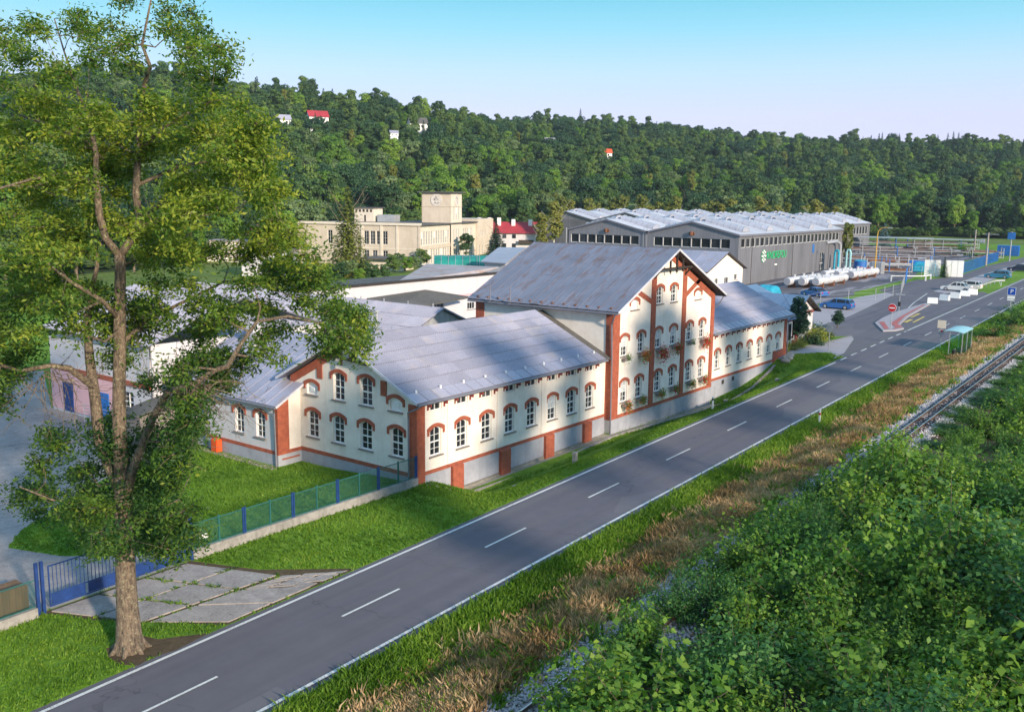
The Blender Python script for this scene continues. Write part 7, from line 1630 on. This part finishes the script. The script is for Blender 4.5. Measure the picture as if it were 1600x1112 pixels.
# ================================================================== THE BIG TREE
def big_tree():
    g = np.random.default_rng(99); D0 = 33.13; base = np.array([17.8, 31.35])
    fh = np.array([math.cos(CAM_A), math.sin(CAM_A), 0])
    def P(u, v, d=0): return on_dist(u, v, D0+d)
    t = thing('ash_tree', 'tall broad ash tree with forked trunk in the foreground grass by the gate', 'tree', (17.8, 31.35, Tz(17.8, 31.35)))
    bpy.context.view_layer.update()
    limbs = [('trunk', [(203, 1026, 0, .66), (202, 1000, 0, .49), (199, 950, 0, .40), (196, 890, 0, .36), (195, 830, 0, .345), (194, 790, 0, .34), (192, 740, 0, .30), (187, 690, 0, .25), (186, 620, .1, .23), (187, 550, .2, .22), (187, 480, .3, .21), (188, 430, .3, .19), (187, 398, .3, .18)]),
     ('limb', [(187, 400, .3, .15), (165, 372, .1, .13), (155, 335, -.1, .13), (151, 290, -.3, .12), (150, 240, -.4, .09), (140, 190, -.3, .07), (120, 140, 0, .05), (100, 80, .3, .03), (85, 30, .5, .02)]),
     ('limb', [(187, 400, .3, .15), (205, 375, .5, .14), (218, 345, .7, .13), (212, 300, .8, .13), (216, 240, .8, .12), (219, 180, .8, .10), (226, 130, .8, .08), (235, 105, .7, .07), (222, 70, .5, .05), (232, 20, .4, .035), (240, -20, .3, .02)]),
     ('limb', [(216, 240, .8, .08), (248, 205, 1.2, .075), (290, 178, 1.8, .06), (335, 168, 2.4, .03)]), ('limb', [(218, 345, .7, .07), (250, 320, .2, .06), (300, 310, -.6, .05), (350, 330, -1.4, .03)]),
     ('limb', [(194, 775, 0, .26), (172, 730, .3, .22), (155, 685, .6, .21), (149, 625, .8, .20), (140, 560, 1.0, .17), (135, 500, 1.1, .12), (142, 460, 1.1, .10), (152, 415, 1.2, .07), (150, 370, 1.2, .04)]),
     ('limb', [(147, 605, .8, .13), (128, 590, .5, .12), (108, 575, .2, .11), (79, 571, -.3, .09), (30, 580, -1.0, .07), (-30, 560, -1.8, .05)]),
     ('limb', [(194, 790, 0, .2), (207, 735, -.4, .16), (224, 690, -.8, .14), (240, 650, -1.2, .12), (262, 612, -1.6, .11), (306, 598, -2.0, .10), (338, 577, -2.2, .10), (356, 572, -2.3, .09), (378, 535, -2.4, .07), (402, 502, -2.4, .06), (450, 494, -2.3, .05), (500, 505, -2.2, .035), (545, 520, -2.1, .02)]),
     ('limb', [(187, 500, .3, .1), (160, 470, -.5, .08), (110, 440, -1.5, .06), (60, 400, -2.4, .04)]), ('limb', [(187, 540, .2, .1), (230, 500, 1.2, .08), (290, 470, 2.2, .06), (350, 440, 3.0, .05), (430, 440, 3.6, .03), (500, 430, 4.0, .02)]),
     ('limb', [(151, 290, -.3, .07), (110, 270, -1.0, .06), (50, 280, -2.0, .045), (-20, 300, -3.0, .03)]), ('limb', [(150, 230, -.4, .06), (90, 200, .6, .05), (30, 180, 1.6, .03)]),
     ('limb', [(213, 290, .8, .07), (280, 260, 2.0, .06), (340, 250, 3.0, .045), (400, 290, 3.8, .03)]), ('limb', [(195, 830, 0, .08), (240, 800, 1.0, .06), (280, 780, 1.6, .04)]), ('limb', [(194, 800, 0, .08), (140, 790, -1.0, .06), (80, 780, -2.0, .04), (30, 760, -2.6, .02)])]
    nodes_ = []
    for nm, L in limbs:
        pts = [P(u, v, d) for u, v, d, r in L]; m = MB(); m.tube([tuple(p) for p in pts], [r for *_, r in L], 12 if nm == 'trunk' else 8); m.build(nm, M['bark'], t, smooth=True)
        if nm == 'trunk':
            for a_ in range(7):
                an = a_*.9+.3; m = MB(); m.tube([(17.8+math.cos(an)*.25, 31.33+math.sin(an)*.25, .75), (17.8+math.cos(an)*.55, 31.33+math.sin(an)*.55, .32), (17.8+math.cos(an)*.85, 31.33+math.sin(an)*.85, .12)], [.17, .12, .04], 6); m.build('root', M['bark'], t, smooth=True)
        for (u, v, d, r), p in zip(L, pts):
            if v < 830: nodes_.append((p, r))
        for p, q, a, b in zip(pts[:-1], pts[1:], L[:-1], L[1:]):
            if a[1] < 800: nodes_.append(((p+q)/2, (a[3]+b[3])/2))
    poly = [(-90, 20), (-20, 40), (60, 15), (130, 5), (190, -45), (270, -35), (325, 15), (340, 62), (385, 78), (397, 120), (352, 150), (405, 190), (425, 235), (432, 285), (450, 335), (470, 380), (500, 430), (560, 468), (578, 520), (560, 548), (500, 545), (440, 575), (370, 575), (310, 625), (300, 690), (290, 740), (303, 800), (285, 860), (240, 885), (150, 850), (90, 835), (20, 780), (-70, 720)]
    cl = []; tries = 0
    while len(cl) < 350 and tries < 30000:
        tries += 1; u, v = g.uniform(-90, 580), g.uniform(-45, 885)
        if not inside(np.array([u]), np.array([v]), poly)[0]: continue
        # gaps that let the buildings and the yard show
        if (20 < u < 185 and 545 < v < 660 and g.random() < .9) or (u < 20 and 600 < v < 800 and g.random() < .75) or (270 < u < 430 and 480 < v < 560 and g.random() < .55): continue
        if (u > 430 and v > 545): continue
        if v < 150 and g.random() < .35: continue
        if 150 < v < 560 and math.sin(u*.035+v*.021)+math.sin(v*.043-u*.017) > .55 and g.random() < .8: continue
        if 150 < u < 232 and 560 < v < 680 and g.random() < .6: continue
        if v > 600 and g.random() < .25: continue
        if 660 < v < 760 and u < 60: continue
        if 170 < u < 215 and v > 860: continue
        wx_ = math.sqrt(max(0, 1-((u-190)/400)**2)); d = g.normal()*2.6*wx_
        if 140 < u < 235 and 230 < v < 800: d = .5+abs(g.normal())*2.0
        if 165 < u < 225 and v > 700 and g.random() < .6: continue
        p = P(u, v, d)
        if any(np.linalg.norm(p-q[0]) < .58 for q in cl): continue
        cl.append((p, v))
    m_ = MB(); LP, LN, LT_, LS = [], [], [], []; cl.sort(key=lambda q: min(np.linalg.norm(q[0]-nn[0]) for nn in nodes_))
    tw = MB()
    for (p, v) in cl:
        best = min(nodes_, key=lambda nn: np.linalg.norm(p-nn[0])+(1.2 if nn[0][2] > p[2] else 0)); a, r = best; r0 = min(r*.6, .045); L = np.linalg.norm(p-a)
        mid = (a+p)/2+np.array([0, 0, -.12*L])+g.normal(size=3)*.08*L; q2 = mid*.45+p*.55+g.normal(size=3)*.05*L
        tw.tube([tuple(a), tuple(mid), tuple(q2), tuple(p)], [r0, r0*.75, r0*.55, .012], 5, False); nodes_.append((p, .02)); nodes_.append((mid, r0*.75))
        low = v > 560; top = v < 150
        k = 5
        for j in range(10):      # twigs of the clump
            e = unit(g.normal(size=3))*np.array([1, 1, .6])*(.85 if not top else .7); q = p+e*g.uniform(.5, 1.1)+np.array([0, 0, -.1]); tw.tube([tuple(p), tuple((p+q)/2+g.normal(size=3)*.06), tuple(q)], [.012, .008, .004], 3, False)
            nl = int((50 if not top else 34)*(1.15 if low else 1)); s_ = g.random(nl)**.6; c = p+(q-p)*s_[:, None]*1.15+g.normal(size=(nl, 3))*np.array([.2, .2, .14])
            LP.append(c); LN.append(np.array([0, 0, .8])+g.normal(size=(nl, 3))*.55+e*.3); LS.append(np.full(nl, .135 if not top else .125))
            lit = .28 if low else (.66 if v > 150 else .48)  # sunlight put into leaf tint: clumps yellower up the crown, darker low down
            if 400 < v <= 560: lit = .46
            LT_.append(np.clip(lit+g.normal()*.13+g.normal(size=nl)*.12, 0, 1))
    tw.build('twigs', M['bark'], t)
    # bare drooping twigs low on the right and left
    bt = MB()
    for i in range(60):
        if i < 34: a = P(300+g.uniform(-15, 25), 600+g.uniform(-10, 15), -2.2)
        else: a = P(g.uniform(20, 110), g.uniform(575, 600), -.6)
        p = a
        pts = [a]; dirv = unit(np.array([g.normal()*.8+.3, g.normal()*.8-.2, -.3]));
        for j in range(6): dirv = unit(dirv+g.normal(size=3)*.35+np.array([0, 0, -.12+.06*j])); pts.append(pts[-1]+dirv*.45)
        bt.tube([tuple(q) for q in pts], [.02, .016, .013, .010, .008, .006, .004], 4, False)
        for j in (2, 3, 4, 5): q = pts[j]+unit(g.normal(size=3))*.6; bt.tube([tuple(pts[j]), tuple((pts[j]+q)/2+g.normal(size=3)*.05), tuple(q)], [.008, .006, .003], 3, False)
    bt.build('bare_twigs', M['bark'], t)
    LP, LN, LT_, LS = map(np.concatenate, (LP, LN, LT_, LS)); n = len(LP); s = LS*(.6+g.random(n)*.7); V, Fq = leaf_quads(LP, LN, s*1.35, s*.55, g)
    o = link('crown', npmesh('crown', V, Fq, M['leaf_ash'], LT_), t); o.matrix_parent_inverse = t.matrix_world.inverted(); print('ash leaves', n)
    # leafy shoots hugging the lower trunk
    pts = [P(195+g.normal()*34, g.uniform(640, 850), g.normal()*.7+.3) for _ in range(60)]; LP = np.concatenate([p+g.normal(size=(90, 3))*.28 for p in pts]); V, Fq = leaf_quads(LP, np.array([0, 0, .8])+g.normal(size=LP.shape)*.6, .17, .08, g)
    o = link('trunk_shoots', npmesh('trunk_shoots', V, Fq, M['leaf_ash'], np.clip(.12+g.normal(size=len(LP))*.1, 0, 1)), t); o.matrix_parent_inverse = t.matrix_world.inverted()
big_tree()
# hedge/bush at the right foot of the tree line, behind the gate
t = link('shrub', None); t.location = (26.5, 44.5, Tz(26.5, 44.5)); t.scale = (.01, .01, .01); bpy.data.objects.remove(t)
for i, (u, v, s, lb) in enumerate([(238, 800, .75, 'round green bush on the lawn behind the gate, right of the trunk'), (205, 770, .5, 'smaller bush behind the trunk on the lawn')]):
    x, y = at_px(u, v, .3); t = link('shrub', None); t.location = (x, y, Tz(x, y)); t.scale = (s, s, s*.8); tag(t, lb, 'shrub'); link('foliage', SHR[i+1][0], t); link('stems', SHR[i+1][1], t)

# ================================================================== AIR
hz = MB(); hz.box(-395, 1490, -395, 1290, -60, 118)
hm = bpy.data.materials.new('haze'); hm.use_nodes = True; hn = hm.node_tree; hn.nodes.clear()
ho = hn.nodes.new('ShaderNodeOutputMaterial'); hv = hn.nodes.new('ShaderNodeVolumePrincipled'); hv.inputs['Color'].default_value = (.80, .86, 1.0, 1); hv.inputs['Density'].default_value = .00012; hv.inputs['Anisotropy'].default_value = .2
hn.links.new(hv.outputs[0], ho.inputs['Volume']); tag(hz.build('haze', hm), 'thin evening haze over the valley', None, None, 'stuff')
